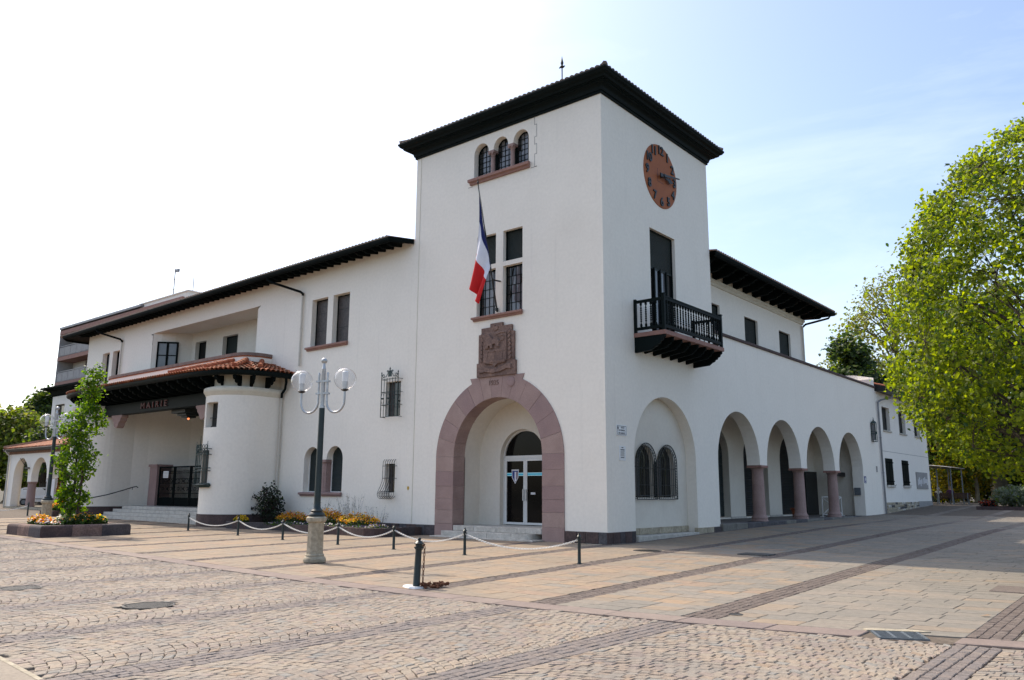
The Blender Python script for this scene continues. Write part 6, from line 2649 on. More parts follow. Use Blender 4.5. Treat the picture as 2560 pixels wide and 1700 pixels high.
# young columnar tree in the planter
tree('young_tree', 'slim young tree with fresh green leaves growing in the stone planter', (-17.75, -9.55, .40), 6.1, .40, .055, lambda q: (.64 if q < .62 else .64 - (q - .62) * 1.2) * min(1, .4 + q * 2.2) * (1 + .25 * math.sin(q * 23)), 22, 330, 15, .10, .11,
     [LM['leaf_fresh'], LM['leaf_fresh_deep']], [.5, .5], lean=(-.1, .42), shell=.1, limb_r=.4)
mb = MB()
mb.tube([(-17.45, -9.35, .35), (-17.5, -9.3, 2.4)], .045, 8)
tag(mb.build('tree_stake', M['wood']), 'round wooden stake beside the young tree in the planter', 'stake')
# park trees on the right
tree('dark_tree', 'dark bushy evergreen rising behind the arcade parapet', (-7.2, 50.5, 1), 14.6, 3, .3, lambda q: 4.2 * (1 - q) ** .7 * (1 + .35 * math.sin(q * 31)) * min(1, .3 + q * 3), 40, 420, 30, .5, .38, [LM['leaf_park_dark'], LM['leaf_park']], [.7, .3], group='park trees beyond the annex')
tree('plane_tree', 'tall sparse pale-leaved plane tree behind the annex roof', (-6.0, 62, 1), 22.5, 6, .45, lambda q: 9.5 * min(1, .35 + q * 2.2) * (1 - q) ** .55, 60, 700, 15, .6, .30, [LM['leaf_olive'], LM['leaf_lime_mid']], [.75, .25], 'planebark', group='park trees beyond the annex')
tree('plane_tree', 'stout plane tree with a mottled trunk at the back of the park path', (1.0, 66, 1), 20, 6.5, .72, lambda q: 9 * min(1, .4 + q * 2) * (1 - q) ** .5, 50, 600, 24, .8, .40, [LM['leaf_park'], LM['leaf_park_dark'], LM['leaf_olive']], [.45, .35, .2], 'planebark', group='park trees beyond the annex')
tree('slender_tree', 'slender pale-barked tree between the bench and the stout plane tree', (.55, 57.5, 1), 9, 2.6, .18, lambda q: 3.0 * min(1, .4 + q * 2) * (1 - q) ** .5, 26, 200, 20, .5, .30, [LM['leaf_park'], LM['leaf_yellow']], [.7, .3], 'planebark', group='park trees beyond the annex')
for x, y, h, r_, l, mats, w in ((-3.5, 74, 15, 7, 'broad dark tree behind the seat shelter', ('leaf_park_dark', 'leaf_park'), (.65, .35)), (7.5, 72, 17, 8, 'broad mid-green tree behind the grey bush at right', ('leaf_park', 'leaf_park_dark'), (.5, .5)),
                                (12.5, 62, 15, 7, 'leafy tree standing behind the lime at the right edge', ('leaf_park', 'leaf_lime_mid'), (.6, .4)), (-14, 80, 17, 8, 'distant tree hidden mostly by the annex roof', ('leaf_park', 'leaf_olive'), (.6, .4))):
    tree('park_tree', l, (x, y, 1), h, 2.6, .35, lambda q, r_=r_: r_ * min(1, .55 + q * 2) * (1 - q) ** .5, 36, 420, 26, .8, .45, [LM[m] for m in mats], w, group='park trees beyond the annex')


def shrub(name, label, base, rx, ry, h, n, size, mats, w, group=None, cat='shrub', stems=14, sig=.5, up=.35):
    base = Vector(base)
    t = thing(name, label, cat, base, group)
    P = []
    u = rng.normal(size=(n, 3))
    u /= np.linalg.norm(u, axis=1)[:, None]
    k = rng.uniform(0, 1, n) ** (1 / 2.2)
    lump = 1 + .22 * np.sin(u[:, 0] * 7 + base.x) * np.cos(u[:, 1] * 6 + u[:, 2] * 5)
    C = u * (k * lump)[:, None] * np.array([rx, ry, h * .52]) + np.array([0, 0, h * .5])
    C[:, 2] = np.maximum(C[:, 2], .03)
    mb = MB()
    for i in range(stems):
        j = int(rng.integers(n))
        mb.tube([(C[j][0] * .1, C[j][1] * .1, 0), tuple(C[j] * np.array([.5, .5, .55])), tuple(C[j])], [.02, .014, .005], 4, cap=False)
    mb.build('stems', M['bark'], t, local=True)
    leaves_mesh('foliage', C, u, size, mats, w, t, up=up, local=True)
    return t


shrub('forsythia', 'yellow flowering shrub behind the seat shelter', (-1.6, 58, 1), 1.9, 1.6, 4.0, 2600, .22, [LM['leaf_yellow'], LM['leaf_olive'], LM['leaf_park']], [.6, .25, .15], 'yellow shrubs in the park')
shrub('forsythia', 'yellow flowering shrub left of the slender tree', (-.35, 62, 1), 1.5, 1.4, 4.6, 2400, .22, [LM['leaf_yellow'], LM['leaf_olive'], LM['leaf_park']], [.6, .25, .15], 'yellow shrubs in the park')
for x, y, h, l in ((-4.2, 66, 3.2, 'low dark evergreen bush behind the bench'), (3.8, 70, 3.0, 'low dark evergreen bush right of the stout plane trunk'), (9.5, 64, 3.4, 'low dark evergreen bush below the trees at right'), (-.5, 72, 4.0, 'tall dark evergreen bush between the park trunks')):
    shrub('evergreen_bush', l, (x, y, 1), 2.8, 2.0, h, 2600, .28, [LM['leaf_park_dark'], LM['leaf_dark']], [.7, .3], 'dark bushes in the park')
# plant bed in the road at the right
bd = thing('plant_bed', 'low edged plant bed on the paving at the right', 'plant bed', (6.3, 40.2, .80))
mb = MB()
for a in ((-2.4, -2.25, -2.2, 2.2), (2.6, 2.75, -2.2, 2.2)):
    mb.box(a[0], a[1], a[2], a[3], -.1, .14)
for a in ((-2.25, 2.6, -2.2, -2.05), (-2.25, 2.6, 2.05, 2.2)):
    mb.box(a[0], a[1], a[2], a[3], -.1, .14)
mb.build('edging', M['plinth3'], bd, local=True)
mb = MB()
mb.box(-2.25, 2.6, -2.05, 2.05, -.1, .08)
mb.build('soil', M['soil'], bd, local=True)
shrub('grey_bush', 'silvery grey bush in the plant bed at right', (5.9, 39.6, .85), 1.35, 1.2, 1.45, 3000, .13, [LM['leaf_grey'], LM['leaf_park']], [.8, .2])
shrub('grey_bush', 'second silvery bush in the plant bed, cut by the photo edge', (8.0, 39.9, .85), 1.2, 1.2, 1.25, 2400, .13, [LM['leaf_grey'], LM['leaf_park']], [.8, .2])
shrub('red_plant', 'low dark red plant at the left tip of the plant bed', (4.4, 39.3, .85), .55, .5, .55, 500, .12, [LM['leaf_purple'], LM['petal_red']], [.7, .3])
# woodland closing the park
C = []
for k in range(26):
    cx_, cy_ = -60 + k * 5.5 + random.uniform(-2, 2), 104 + random.uniform(-6, 10)
    h = random.uniform(10, 17)
    n = 420
    u = rng.normal(size=(n, 3))
    u /= np.linalg.norm(u, axis=1)[:, None]
    C.append(u * (rng.uniform(.45, 1, n) ** .5)[:, None] * np.array([4.6, 4, h * .55]) + np.array([cx_, cy_, h * .5 + .6]))
C = np.concatenate(C)
o = leaves_mesh('woodland', C, np.tile([0, -.6, .4], (len(C), 1)), 1.1, [LM['leaf_park_dark'], LM['leaf_park'], LM['leaf_dark']], [.5, .3, .2], None, kind='stuff')
o['label'] = 'dark woodland closing the far end of the park'

# stone planter at lower left
plt = thing('planter', 'large square stone planter with a rounded rim at lower left', 'planter', (-17.6, -9.5, 0))
X0, X1, Y0, Y1, HP = -19.12, -16.05, -11.10, -7.95, .42


def rim_prof(w=.36):
    return [(0, -.1), (0, HP - .10), (.015, HP - .045), (.05, HP - .012), (.10, HP), (w - .06, HP), (w - .01, HP - .04), (w, HP - .14)]


for ax, n in (('front', 3), ('right', 3), ('back', 3), ('left', 3)):
    for k in range(n):
        mb = MB()
        rows = []
        pr_ = rim_prof()
        for e_ in (0, 1):
            t = (k + e_) / n + (.0015 if e_ == 0 else -.0015)
            rr = []
            for o_, z in pr_:
                # mitred corners
                if ax == 'front':
                    rr.append(((X0 + o_) + (X1 - X0 - 2 * o_) * t, Y0 + o_, z))
                elif ax == 'right':
                    rr.append((X1 - o_, (Y0 + o_) + (Y1 - Y0 - 2 * o_) * t, z))
                elif ax == 'back':
                    rr.append(((X1 - o_) - (X1 - X0 - 2 * o_) * t, Y1 - o_, z))
                else:
                    rr.append((X0 + o_, (Y1 - o_) - (Y1 - Y0 - 2 * o_) * t, z))
            rows.append(rr)
        mb.grid(rows)
        for q in rows:
            mb.add(q, [tuple(range(len(q)))])
        mb.build('rim_stone', random.choice([M['plinth3'], M['plinth'], M['crest']]), plt, smooth=50)
mb = MB()
mb.box(X0 + .35, X1 - .35, Y0 + .35, Y1 - .35, 0, HP - .06)
mb.build('soil', M['soil'], plt)


def flowers(name, label, cx_, cy_, rx, ry, z, h, n_leaf, n_fl, fl, flw, lf=('leaf_park_dark', 'leaf_fresh_deep'), size=.06, fsize=.05, group=None):
    t = thing(name, label, 'flowers', (cx_, cy_, z), group)
    a = rng.uniform(0, 2 * PI, n_leaf)
    r = np.sqrt(rng.uniform(0, 1, n_leaf))
    hh = h * (1 - .45 * r ** 2) * (1 + .15 * np.sin(a * 5))
    C = np.stack([rx * r * np.cos(a), ry * r * np.sin(a), rng.uniform(.02, 1, n_leaf) * hh * .92], 1)
    leaves_mesh('leaves', C, np.stack([np.cos(a), np.sin(a), np.ones(n_leaf)], 1), size, [LM[x] for x in lf], [.5] * len(lf), t, up=.6, hang=-.1, local=True)
    a = rng.uniform(0, 2 * PI, n_fl)
    r = np.sqrt(rng.uniform(0, 1, n_fl))
    hh = h * (1 - .45 * r ** 2) * (1 + .15 * np.sin(a * 5))
    C = np.stack([rx * r * np.cos(a), ry * r * np.sin(a), hh * rng.uniform(.72, 1.05, n_fl)], 1)
    leaves_mesh('blossoms', C, np.stack([np.cos(a) * .4, np.sin(a) * .4 - .5, np.ones(n_fl)], 1), fsize, [LM[x] for x in fl], flw, t, up=.8, hang=0, aspect=1.1, local=True)
    return t


flowers('flower_clump', 'orange and yellow flowers at the left front of the planter', -18.3, -10.3, .45, .4, .38, .34, 700, 420, ('petal_orange', 'petal_yellow', 'petal_white'), (.45, .4, .15), size=.08, fsize=.07)
flowers('flower_clump', 'white, violet and red pansies along the front rim of the planter', -17.2, -10.45, .85, .28, .38, .22, 900, 320, ('petal_white', 'petal_violet', 'petal_orange', 'petal_red'), (.35, .2, .25, .2), size=.08, fsize=.075)
flowers('flower_clump', 'dark green flower foliage with few yellow heads at the right of the planter', -16.85, -9.3, .45, .8, .38, .42, 1400, 90, ('petal_yellow', 'petal_orange'), (.6, .4), size=.10, fsize=.07)
flowers('flower_clump', 'leafy flowers with white heads at the back left of the planter', -18.2, -9.2, .5, .6, .38, .40, 1200, 170, ('petal_white', 'petal_yellow'), (.7, .3), lf=('leaf_fresh_deep', 'leaf_grey'), size=.10, fsize=.07)

# flower bed along the front wall
BEDP = [(-18.15, -2.75), (-17.0, -2.55), (-15.9, -2.2), (-14.6, -2.15), (-13.4, -2.45), (-12.3, -2.62), (-11.3, -2.45), (-10.4, -2.45), (-9.6, -2.62), (-8.9, -2.68), (-8.5, -2.3), (-8.42, -1.6), (-8.5, -.9), (-8.6, -.05)]
bed = thing('flower_bed_wall', 'low curving dark stone edging of the flower bed below the white wing', 'flower bed', (-13, -1.2, 0))
pts = resample(BEDP, .40)
for i in range(len(pts) - 1):
    a, b = pts[i], pts[i + 1]
    d = (b - a).normalized()
    nn_ = Vector((-d.y, d.x, 0))
    if nn_.y < 0 and a.x < -8.9:
        nn_ = -nn_
    if a.x > -8.9:
        nn_ = Vector((-1, 0, 0)) if abs(d.y) > .5 else nn_
    mb = MB()
    h = .32 + random.uniform(-.015, .015)
    j = .005
    q = [a + d * j, b - d * j, b - d * j + nn_ * .16, a + d * j + nn_ * .16]
    quad = [(p.x, p.y) for p in q]
    vs = [(x, y, -.05) for x, y in quad] + [(x, y, h - .015) for x, y in quad]
    cxq, cyq = sum(p[0] for p in quad) / 4, sum(p[1] for p in quad) / 4
    vs += [(cxq + (x - cxq) * .94, cyq + (y - cyq) * .88, h) for x, y in quad]
    mb.add(vs, [(8, 9, 10, 11)] + [(k, (k + 1) % 4, (k + 1) % 4 + 4, k + 4) for k in range(4)] + [(k + 4, (k + 1) % 4 + 4, (k + 1) % 4 + 8, k + 8) for k in range(4)])
    mb.build('edging_stone', random.choice([M['plinth3'], M['plinth3'], M['plinth']]), bed)
mb = MB()
mb.add([(x, y + .12, .24) for x, y in BEDP[:11]] + [(-8.55, -1.5, .24), (-8.7, -.05, .24), (-18.1, -.05, .24)], [tuple(range(14))])
mb.build('soil', M['soil'], bed)
g_ = 'orange wallflower clumps in the bed below the wing'
flowers('flower_clump', 'orange wallflowers left of the near lamp, below the twin arched window', -15.3, -1.25, 1.05, .55, .24, .52, 1500, 900, ('petal_orange', 'petal_yellow', 'petal_red'), (.62, .28, .10), group=g_)
flowers('flower_clump', 'tallest orange wallflowers, just right of the near lamp', -12.9, -1.3, 1.0, .6, .24, .66, 1600, 1000, ('petal_orange', 'petal_yellow', 'petal_red'), (.62, .28, .10), group=g_)
flowers('flower_clump', 'orange wallflowers at the right end of the bed below the bulging grille', -10.75, -1.45, 1.15, .6, .24, .55, 1700, 900, ('petal_orange', 'petal_yellow'), (.55, .45), group=g_)
flowers('flower_clump', 'small clump of yellow flowers beside the right porch pillar', -17.9, -2.15, .45, .28, .24, .34, 500, 260, ('petal_yellow',), (1,), group=None)
flowers('flower_clump', 'low violet and white pansies along the front edge of the bed', -12.5, -2.2, 3.6, .22, .24, .18, 1300, 260, ('petal_violet', 'petal_white'), (.7, .3))
flowers('flower_clump', 'violet pansies at the rounded right tip of the bed', -9.1, -1.9, .45, .5, .24, .20, 500, 120, ('petal_violet', 'petal_white', 'petal_yellow'), (.6, .25, .15))
shrub('dark_shrub', 'dark wiry shrub growing in the corner between porch pillar and wing', (-17.55, -.95, .2), .80, .55, 1.75, 1500, .10, [LM['leaf_dark'], LM['leaf_purple'], LM['leaf_park_dark']], [.55, .2, .25], stems=40)
b_ = MB()
br_ = thing('shrub_branch', 'long bare-stemmed branches reaching left from the dark shrub', 'branch', (-17.9, -1.1, 1.5))
Cb = []
for a, b in (((.1, 0, -.3), (-1.55, -.3, .12)), ((.1, 0, -.5), (-1.0, -.3, -.15)), ((.1, 0, -1.1), (-1.3, -.3, -1.0)), ((0, 0, -.8), (-.95, -.3, -.72))):
    a, b = Vector(a), Vector(b)
    m_ = a.lerp(b, .5) + Vector((0, 0, .18))
    b_.tube([a, m_, b], [.016, .011, .005], 5)
    for k in range(26):
        t = .35 + .65 * k / 25
        p = (a.lerp(m_, t * 2) if t < .5 else m_.lerp(b, t * 2 - 1))
        Cb.append(tuple(p + Vector((random.gauss(0, .04), random.gauss(0, .04), random.gauss(0, .05)))))
b_.build('stems', M['bark'], br_, local=True)
leaves_mesh('leaves', Cb, np.tile([0, -.5, .3], (len(Cb), 1)), .10, [LM['leaf_dark'], LM['leaf_purple']], [.7, .3], br_, local=True)
for x, n, h, l in ((-14.1, 26, 1.15, 'dry grey flower stalks behind the left wallflowers'), (-12.1, 40, 1.35, 'tall dry grey flower stalks behind the middle wallflowers'), (-10.3, 16, .95, 'dry stalks at the right end of the wallflowers')):
    t = thing('dry_stalks', l, 'dry plant', (x, -.8, .24), 'dry flower stalks against the wall')
    mb = MB()
    Cs = []
    for k in range(n):
        a = random.uniform(-.75, .75)
        hh = h * random.uniform(.5, 1)
        p0, p1 = Vector((a * .6, random.uniform(-.2, .2), 0)), Vector((a + random.uniform(-.15, .15), random.uniform(-.3, .2), hh))
        mb.tube([p0, p0.lerp(p1, .5) + Vector((random.uniform(-.04, .04), 0, 0)), p1], [.006, .005, .003], 3, cap=False)
        for j in range(7):
            q = p0.lerp(p1, random.uniform(.5, 1))
            Cs.append(tuple(q + Vector((random.gauss(0, .03), random.gauss(0, .03), random.gauss(0, .03)))))
    mb.build('stems', M['slatedge'], t, local=True)
    leaves_mesh('seed_heads', Cs, np.tile([0, -.5, .3], (len(Cs), 1)), .035, [LM['dry_stem'], LM['leaf_grey'], LM['petal_violet']], [.5, .4, .1], t, local=True)
flowers('flower_clump', 'yellow and orange flowers in the small bed left of the left porch pillar', -36.9, -2.2, .8, .5, .4, .7, 700, 500, ('petal_yellow', 'petal_orange'), (.5, .5), size=.12, fsize=.10)
mb = MB()
mb.bbox(front(0), -38.2, -36.3, .0, .45, -2.9, -1.7, .02)
tag(mb.build('small_bed_kerb', M['plinth3']), 'low stone edging of the small flower bed left of the left porch pillar', 'flower bed')
# ------------------------------------------------------------------ left background
LA = thing('arcade_building', 'low white arcade with a tiled lean-to roof at the far left', 'building', (-51, 4, .2))
YL = 2.0
FL = front(YL)
lc = [-55.75, -52.15, -48.55, -44.95]
h = [(-57.22, .36), (-43.5, .36), (-43.5, 2.25)]
for i in (3, 2, 1, 0):
    for k in range(17):
        t = PI * k / 16
        h.append((lc[i] + 1.45 * math.cos(t), 2.6 + 1.47 * math.sin(t)))
    if i:
        h += [(lc[i] - 1.45, 2.25), (lc[i - 1] + 1.45, 2.25)]
mb = MB()
mb.wall(FL, rect(-58.6, -42, -.2, 4.75), [h], [.5])
mb.wall(front(YL + .5), rect(-58.6, -42, -.2, 4.75), [h], [0])
mb.box(-58.6, -57.9, YL + .02, YL + .9, -.2, 4.6)
mb.add([(-58.6, YL, 3.9), (-58.6, YL + 4, 3.9), (-58.6, YL + 4, 5.9), (-58.6, YL, 4.75)], [(0, 1, 2, 3)])
mb.box(-58.75, -58.45, YL - .1, YL + .25, 4.45, 5.1)
mb.build('wall', M['plaster'], LA)
for k in range(3):
    cx_ = (lc[k] + lc[k + 1]) / 2
    mb = MB()
    mb.lathe([(.34, .3), (.34, .42), (.31, .5), (.28, 2.1), (.33, 2.14), (.36, 2.25)], (cx_, YL + .25, 0), 14)
    mb.build('column', M['pink'], LA, smooth=40)
mb = MB()
mb.box(-58.4, -42, YL - .1, YL + 3.8, .0, .36)
mb.build('arcade_floor', M['lampstone'], LA)
mb = MB()
mb.pbox(FL, -58.55, -42, 4.42, 4.62, -.05, .0)
mb.build('brick_course', M['tile3'], LA)
mb = MB()
mb.grid([[(x, YL - o, z) for x in (-58.8, -42)] for o, z in ((.10, 4.62), (.42, 4.66), (.46, 4.80), (.36, 4.84))])
mb.build('gutter', M['black'], LA)
mb = MB()
tile_slope(mb, (-58.5, YL - .40, 4.86), (-42, YL - .40, 4.86), (0, 1, math.tan(R(15))), lambda s: min(8.5, 2.2 + s * 1.0), step=.26, rad=.10, mats=3)
mb.build('roof', [M['tile'], M['tile2'], M['tile3']], LA)
mb = MB()
mb.tube([(-58.65, YL - .42, 4.95), (-50.3, YL + 7.8, 7.2)], .16, 6)
mb.build('verge_tiles', M['tile3'], LA)
pipe('downpipe', [(-58.2, YL - .45, 4.7), (-58.2, YL - .12, 4.3), (-58.2, YL - .10, .3)], .07, 'pipe', parent=LA)
bd_ = thing('standing_board', 'grey poster board standing under the far left arcade', 'board', (-47.6, 1.2, .3))
mb = MB()
mb.box(-.75, .75, -.05, .05, .4, 2.1)
mb.build('panel', M['paper'], bd_, local=True)
for x in (-.72, .72):
    mb = MB()
    mb.box(x - .04, x + .04, -.06, .06, 0, 2.15)
    mb.build('leg', M['slatedge'], bd_, local=True)
fl_ = thing('flag_holder', 'small iron flag holder with grey cloth between two far left arches', 'bracket', (-54.3, YL - .05, 3.3))
mb = MB()
mb.box(-.35, .35, -.12, .0, -.05, .05)
for s in (-1, 0, 1):
    mb.tube([(s * .12, -.08, 0), (s * .32, -.5, .75)], .025, 5)
mb.build('rods', M['iron'], fl_, local=True)

AP = thing('apartment_building', 'tall apartment block with brick-red balcony bands behind the left wing', 'building', (-62, 16, .2))
YA = 12.0
FA = front(YA)
xl = -77.8
mb = MB()
wins = [rect(-76.9, -74.6, 8.8, 10.5), rect(-77.2, -75.6, 5.6, 8.2)]
mb.wall(FA, rect(xl, -50, 0, 12.0), wins, [.35, .35])
mb.add([(xl, YA, 0), (xl, YA + 12, 0), (xl, YA + 12, 18.75), (xl, YA, 18.75)], [(0, 1, 2, 3)])
mb.wall(front(YA + 1.6), rect(xl, -51.5, 12, 18.6), [rect(-74.6, -72.2, 13.1, 15.3), rect(-70.6, -68.6, 13.1, 15.3), rect(-74.6, -72.2, 15.9, 18.0), rect(-71, -69, 15.9, 18.0)], [.3] * 4)
mb.build('wall', M['slatedge'] if False else M['annex_plaster'], AP)
mb = MB()
for r_ in wins:
    u0, u1, v0, v1 = r_[0][0], r_[1][0], r_[0][1], r_[2][1]
    g = MB()
    bar_frame(g, FA, u0, u1, v0, v1, .12, .28, .36)
    w = g.build('window', M['black'], AP)
    g = MB()
    g.pbox(FA, u0 + .1, u1 - .1, v0 + .1, v1 - .1, .32, .34)
    g.build('pane', M['glass'], w)
for u0, u1, v0, v1 in ((-74.6, -72.2, 13.1, 15.3), (-70.6, -68.6, 13.1, 15.3), (-74.6, -72.2, 15.9, 18.0), (-71, -69, 15.9, 18.0)):
    g = MB()
    g.pbox(front(YA + 1.6), u0, u1, v0, v1, .27, .29)
    g.build('window', M['glass'], AP)
g = MB()
g.grid([[(x, y, z) for x, y in ((xl - .0 - o, YA + 6), (xl - o, YA - o), (-50, YA - o))] for o, z in ((0, 11.4), (.15, 11.55), (.3, 11.95), (1.0, 12.15), (1.0, 12.3), (0, 12.45))])
g.build('base_cornice', M['green2'], AP)
for z in (12.5, 15.25, 18.15):
    g = MB()
    g.box(xl, -52, YA - .02, YA + 1.6, z, z + .42)
    g.build('balcony_slab', M['sill'] if z < 18 else M['sill'], AP)
for z in (12.95, 15.72):
    g = MB()
    x = xl + .05
    while x < -55:
        g = MB()
        g.box(x + .03, x + 1.42, YA + .06, YA + .10, z + .10, z + .98)
        g.build('railing_panel', M['slatedge'], AP)
        x += 1.45
    g = MB()
    g.box(xl, -55, YA + .04, YA + .12, z + 1.05, z + 1.12)
    g.box(xl, -55, YA + .04, YA + .12, z + .02, z + .07)
    g.build('railing_bar', M['greypipe'], AP)
g = MB()
g.box(xl, xl + .18, YA, YA + 1.6, 12.4, 18.74)
g.build('end_wall', M['slatedge'], AP)
g = MB()
g.box(xl - .05, -59.5, YA - .1, YA + 12, 18.72, 18.95)
g.build('roof_edge', M['greypipe'], AP)
g = MB()
g.box(-60.2, -51.4, YA + .2, YA + 12, 18.5, 19.0)
g.box(-60.3, -51.3, YA + .1, YA + 12, 19.0, 19.1)
g.build('penthouse', M['annex_plaster'], AP)
an_ = thing('tv_antenna', 'thin television aerial on the roof of the apartment block', 'aerial', (-57.6, YA + 2, 19.2))
g = MB()
g.tube([(0, 0, 0), (0, 0, 3.3)], .05, 5)
for z, a, b in ((1.2, -1.4, .1), (2.2, -1.2, .1), (3.1, -.1, .6)):
    g.tube([(a, a * .3, z), (b, b * .3, z + .1)], .04, 4)
g.obox((.45, 0, 3.05), (.22, 0, 0), (0, .1, 0), (0, 0, .14))
g.build('mast', M['greypipe'], an_, local=True)
an_ = thing('roof_pole', 'short thin pole on the roof right of the television aerial', 'pole', (-54.0, YA + 2, 19.2))
g = MB()
g.tube([(0, 0, 0), (0, 0, 1.9)], .04, 5)
g.build('mast', M['greypipe'], an_, local=True)

# trees at the far left
for x, y, H_, r_, l, mats, w in ((-104, 22, 14.6, 5.6, 'dark rounded tree behind the far left arcade', ('leaf_park_dark', 'leaf_park'), (.55, .45)),
                                 (-92, 13.5, 10.5, 6.0, 'pale green tree in front of the dark one at far left', ('leaf_park', 'leaf_olive', 'leaf_lime_mid'), (.4, .3, .3)),
                                 (-101, 8, 12.5, 5.5, 'pale green tree cut by the left edge of the photo', ('leaf_park', 'leaf_olive'), (.5, .5)),
                                 (-84, 24, 11, 5, 'green tree seen through the far left arches', ('leaf_park', 'leaf_park_dark'), (.5, .5))):
    tree('round_tree', l, (x, y, .25), H_, 2.4, .38, lambda q, r_=r_: r_ * min(1, .5 + q * 2.2) * (1 - q) ** .42, 40, 900, 34, .6, .42, [LM[m] for m in mats], w, group='trees beyond the far left arcade')
tree('plane_tree', 'dark-trunked tree standing just behind the first far left arch', (-70.5, 9.3, .25), 7.5, 2.6, .42, lambda q: 2.8 * (1 - q) ** .4, 16, 120, 26, .45, .28, [LM['leaf_park_dark'], LM['leaf_park']], [.6, .4], group='trees beyond the far left arcade')

# cars behind the arcade
def make_car(name, label, loc, rz, paint, L=4.0, H=1.55):
    t = thing(name, label, 'car', loc, None, rz)
    hw = .84
    prof_ = [(-L / 2, .35), (-L / 2 - .02, .75), (-L / 2 + .10, 1.0), (-L / 2 + .35, H - .15), (-L / 2 + .7, H), (.25, H), (.75, H - .12), (1.25, 1.02), (L / 2 - .25, .90), (L / 2 - .03, .70), (L / 2, .35)]
    mb = MB()
    rows = []
    for s, k in ((-1, .86), (-1, 1), (1, 1), (1, .86)):
        rows.append([(x * (1 if abs(k - 1) < .01 else .985), s * hw * (k if z > .95 else 1) * (.86 if z > .95 else 1), z) for x, z in prof_])
    mb.grid(rows[1:3])
    for rr in (rows[1], rows[2]):
        mb.add(rr, [tuple(range(len(rr)))])
    mb.build('body', paint, t, local=True)
    for s in (-1, 1):
        for nm_, pts in (('side_window', [(-L / 2 + .42, 1.02), (-L / 2 + .62, H - .15), (-.35, H - .10), (-.30, 1.0)]), ('side_window', [(-.22, 1.0), (-.27, H - .10), (.30, H - .10), (.66, H - .2), (1.02, 1.0)])):
            mb = MB()
            mb.prism(pts, lambda u, v: (u, s * (hw * .86 + .012 + (1.1 - v) * .0), v), lambda u, v: (u, s * hw * .84, v))
            mb.build(nm_, M['glass'], t, local=True)
        mb = MB()
        mb.box(-L / 2 + .5, L / 2 - .8, s * hw - .015, s * hw + .02, .58, .63)
        mb.build('rubbing_strip', M['black'], t, local=True)
        for x in (-L / 2 + .75, L / 2 - .80):
            mb = MB()
            mb.lathe([(.31, -.09), (.32, -.06), (.32, .06), (.31, .09), (.2, .10)], (0, 0, 0), 18)
            wv = mb.build('wheel', M['black'], t, local=True)
            wv.data.transform(Matrix.Translation((x, s * (hw - .08), .32)) @ Matrix.Rotation(R(90), 4, 'X'))
            mb = MB()
            mb.lathe([(.18, -.02), (.18, .02)], (0, 0, 0), 12)
            rm = mb.build('rim', M['grate'], wv, local=True)
            rm.data.transform(Matrix.Translation((x, s * (hw + .02), .32)) @ Matrix.Rotation(R(90), 4, 'X'))
    mb = MB()
    mb.obox((1.03, 0, 1.22), (.22, 0, -.22), (0, hw * .78, 0), (.012, 0, .012))
    mb.build('windscreen', M['glass'], t, local=True)
    mb = MB()
    mb.box(L / 2 - .06, L / 2 + .03, -.7, -.45, .62, .76)
    mb.box(L / 2 - .06, L / 2 + .03, .45, .7, .62, .76)
    mb.build('headlight', M['glass_pale'], t, local=True)
    return t


M['carwhite'] = mat('white_car_paint', (.66, .66, .64), (.62, .62, .60), 2, .25, 0, fine=.02)
M['cargrey'] = mat('silver_car_paint', (.30, .31, .32), (.26, .27, .28), 2, .25, 0, fine=.02, metal=.4)
make_car('parked_car', 'white hatchback parked behind the far left arches', (-66.2, 7.6, .24), R(66), M['carwhite'], 4.1, 1.62)
make_car('parked_car', 'silver car partly cut by the left edge of the photo', (-70.5, 2.2, .24), R(72), M['cargrey'], 4.3, 1.6)
M['orangepaint'] = mat('orange_machine_paint', (.55, .15, .015), (.48, .13, .013), 3, .5, 0, fine=.08)
ex = thing('orange_digger', 'small orange digger with a pale boom beyond the white car', 'digger', (-72.5, 12.2, .24), rz=R(60))
mb = MB()
mb.bbox(lambda u, v, d: (u, d, v), -.9, .9, .75, 1.6, -.8, .8, .06)
mb.build('body', M['orangepaint'], ex, local=True)
mb = MB()
mb.box(-.75, .25, -.75, .75, 1.6, 1.75)
mb.box(-.75, -.65, -.7, .7, 1.75, 2.5)
mb.box(-.8, .3, -.75, .75, 2.5, 2.62)
mb.build('cab', M['orangepaint'], ex, local=True)
for s in (-1, 1):
    mb = MB()
    mb.prism([(-1.1, .35), (-.95, .05), (.95, .05), (1.1, .35), (.95, .65), (-.95, .65)], lambda u, v: (u, s * .55, v), lambda u, v: (u, s * .9, v))
    mb.build('track', M['black'], ex, local=True)
mb = MB()
mb.tube([(.7, 0, 1.5), (1.5, 0, 2.9), (2.5, 0, 3.3)], .13, 6)
mb.tube([(2.5, 0, 3.3), (2.9, 0, 2.2)], .11, 6)
mb.build('boom', M['lampstone'], ex, local=True)
mb = MB()
mb.prism([(2.7, 2.3), (3.2, 2.2), (3.1, 1.7), (2.6, 1.6), (2.4, 1.9)], lambda u, v: (u, -.3, v), lambda u, v: (u, .3, v))
mb.build('bucket', M['lampstone'], ex, local=True)
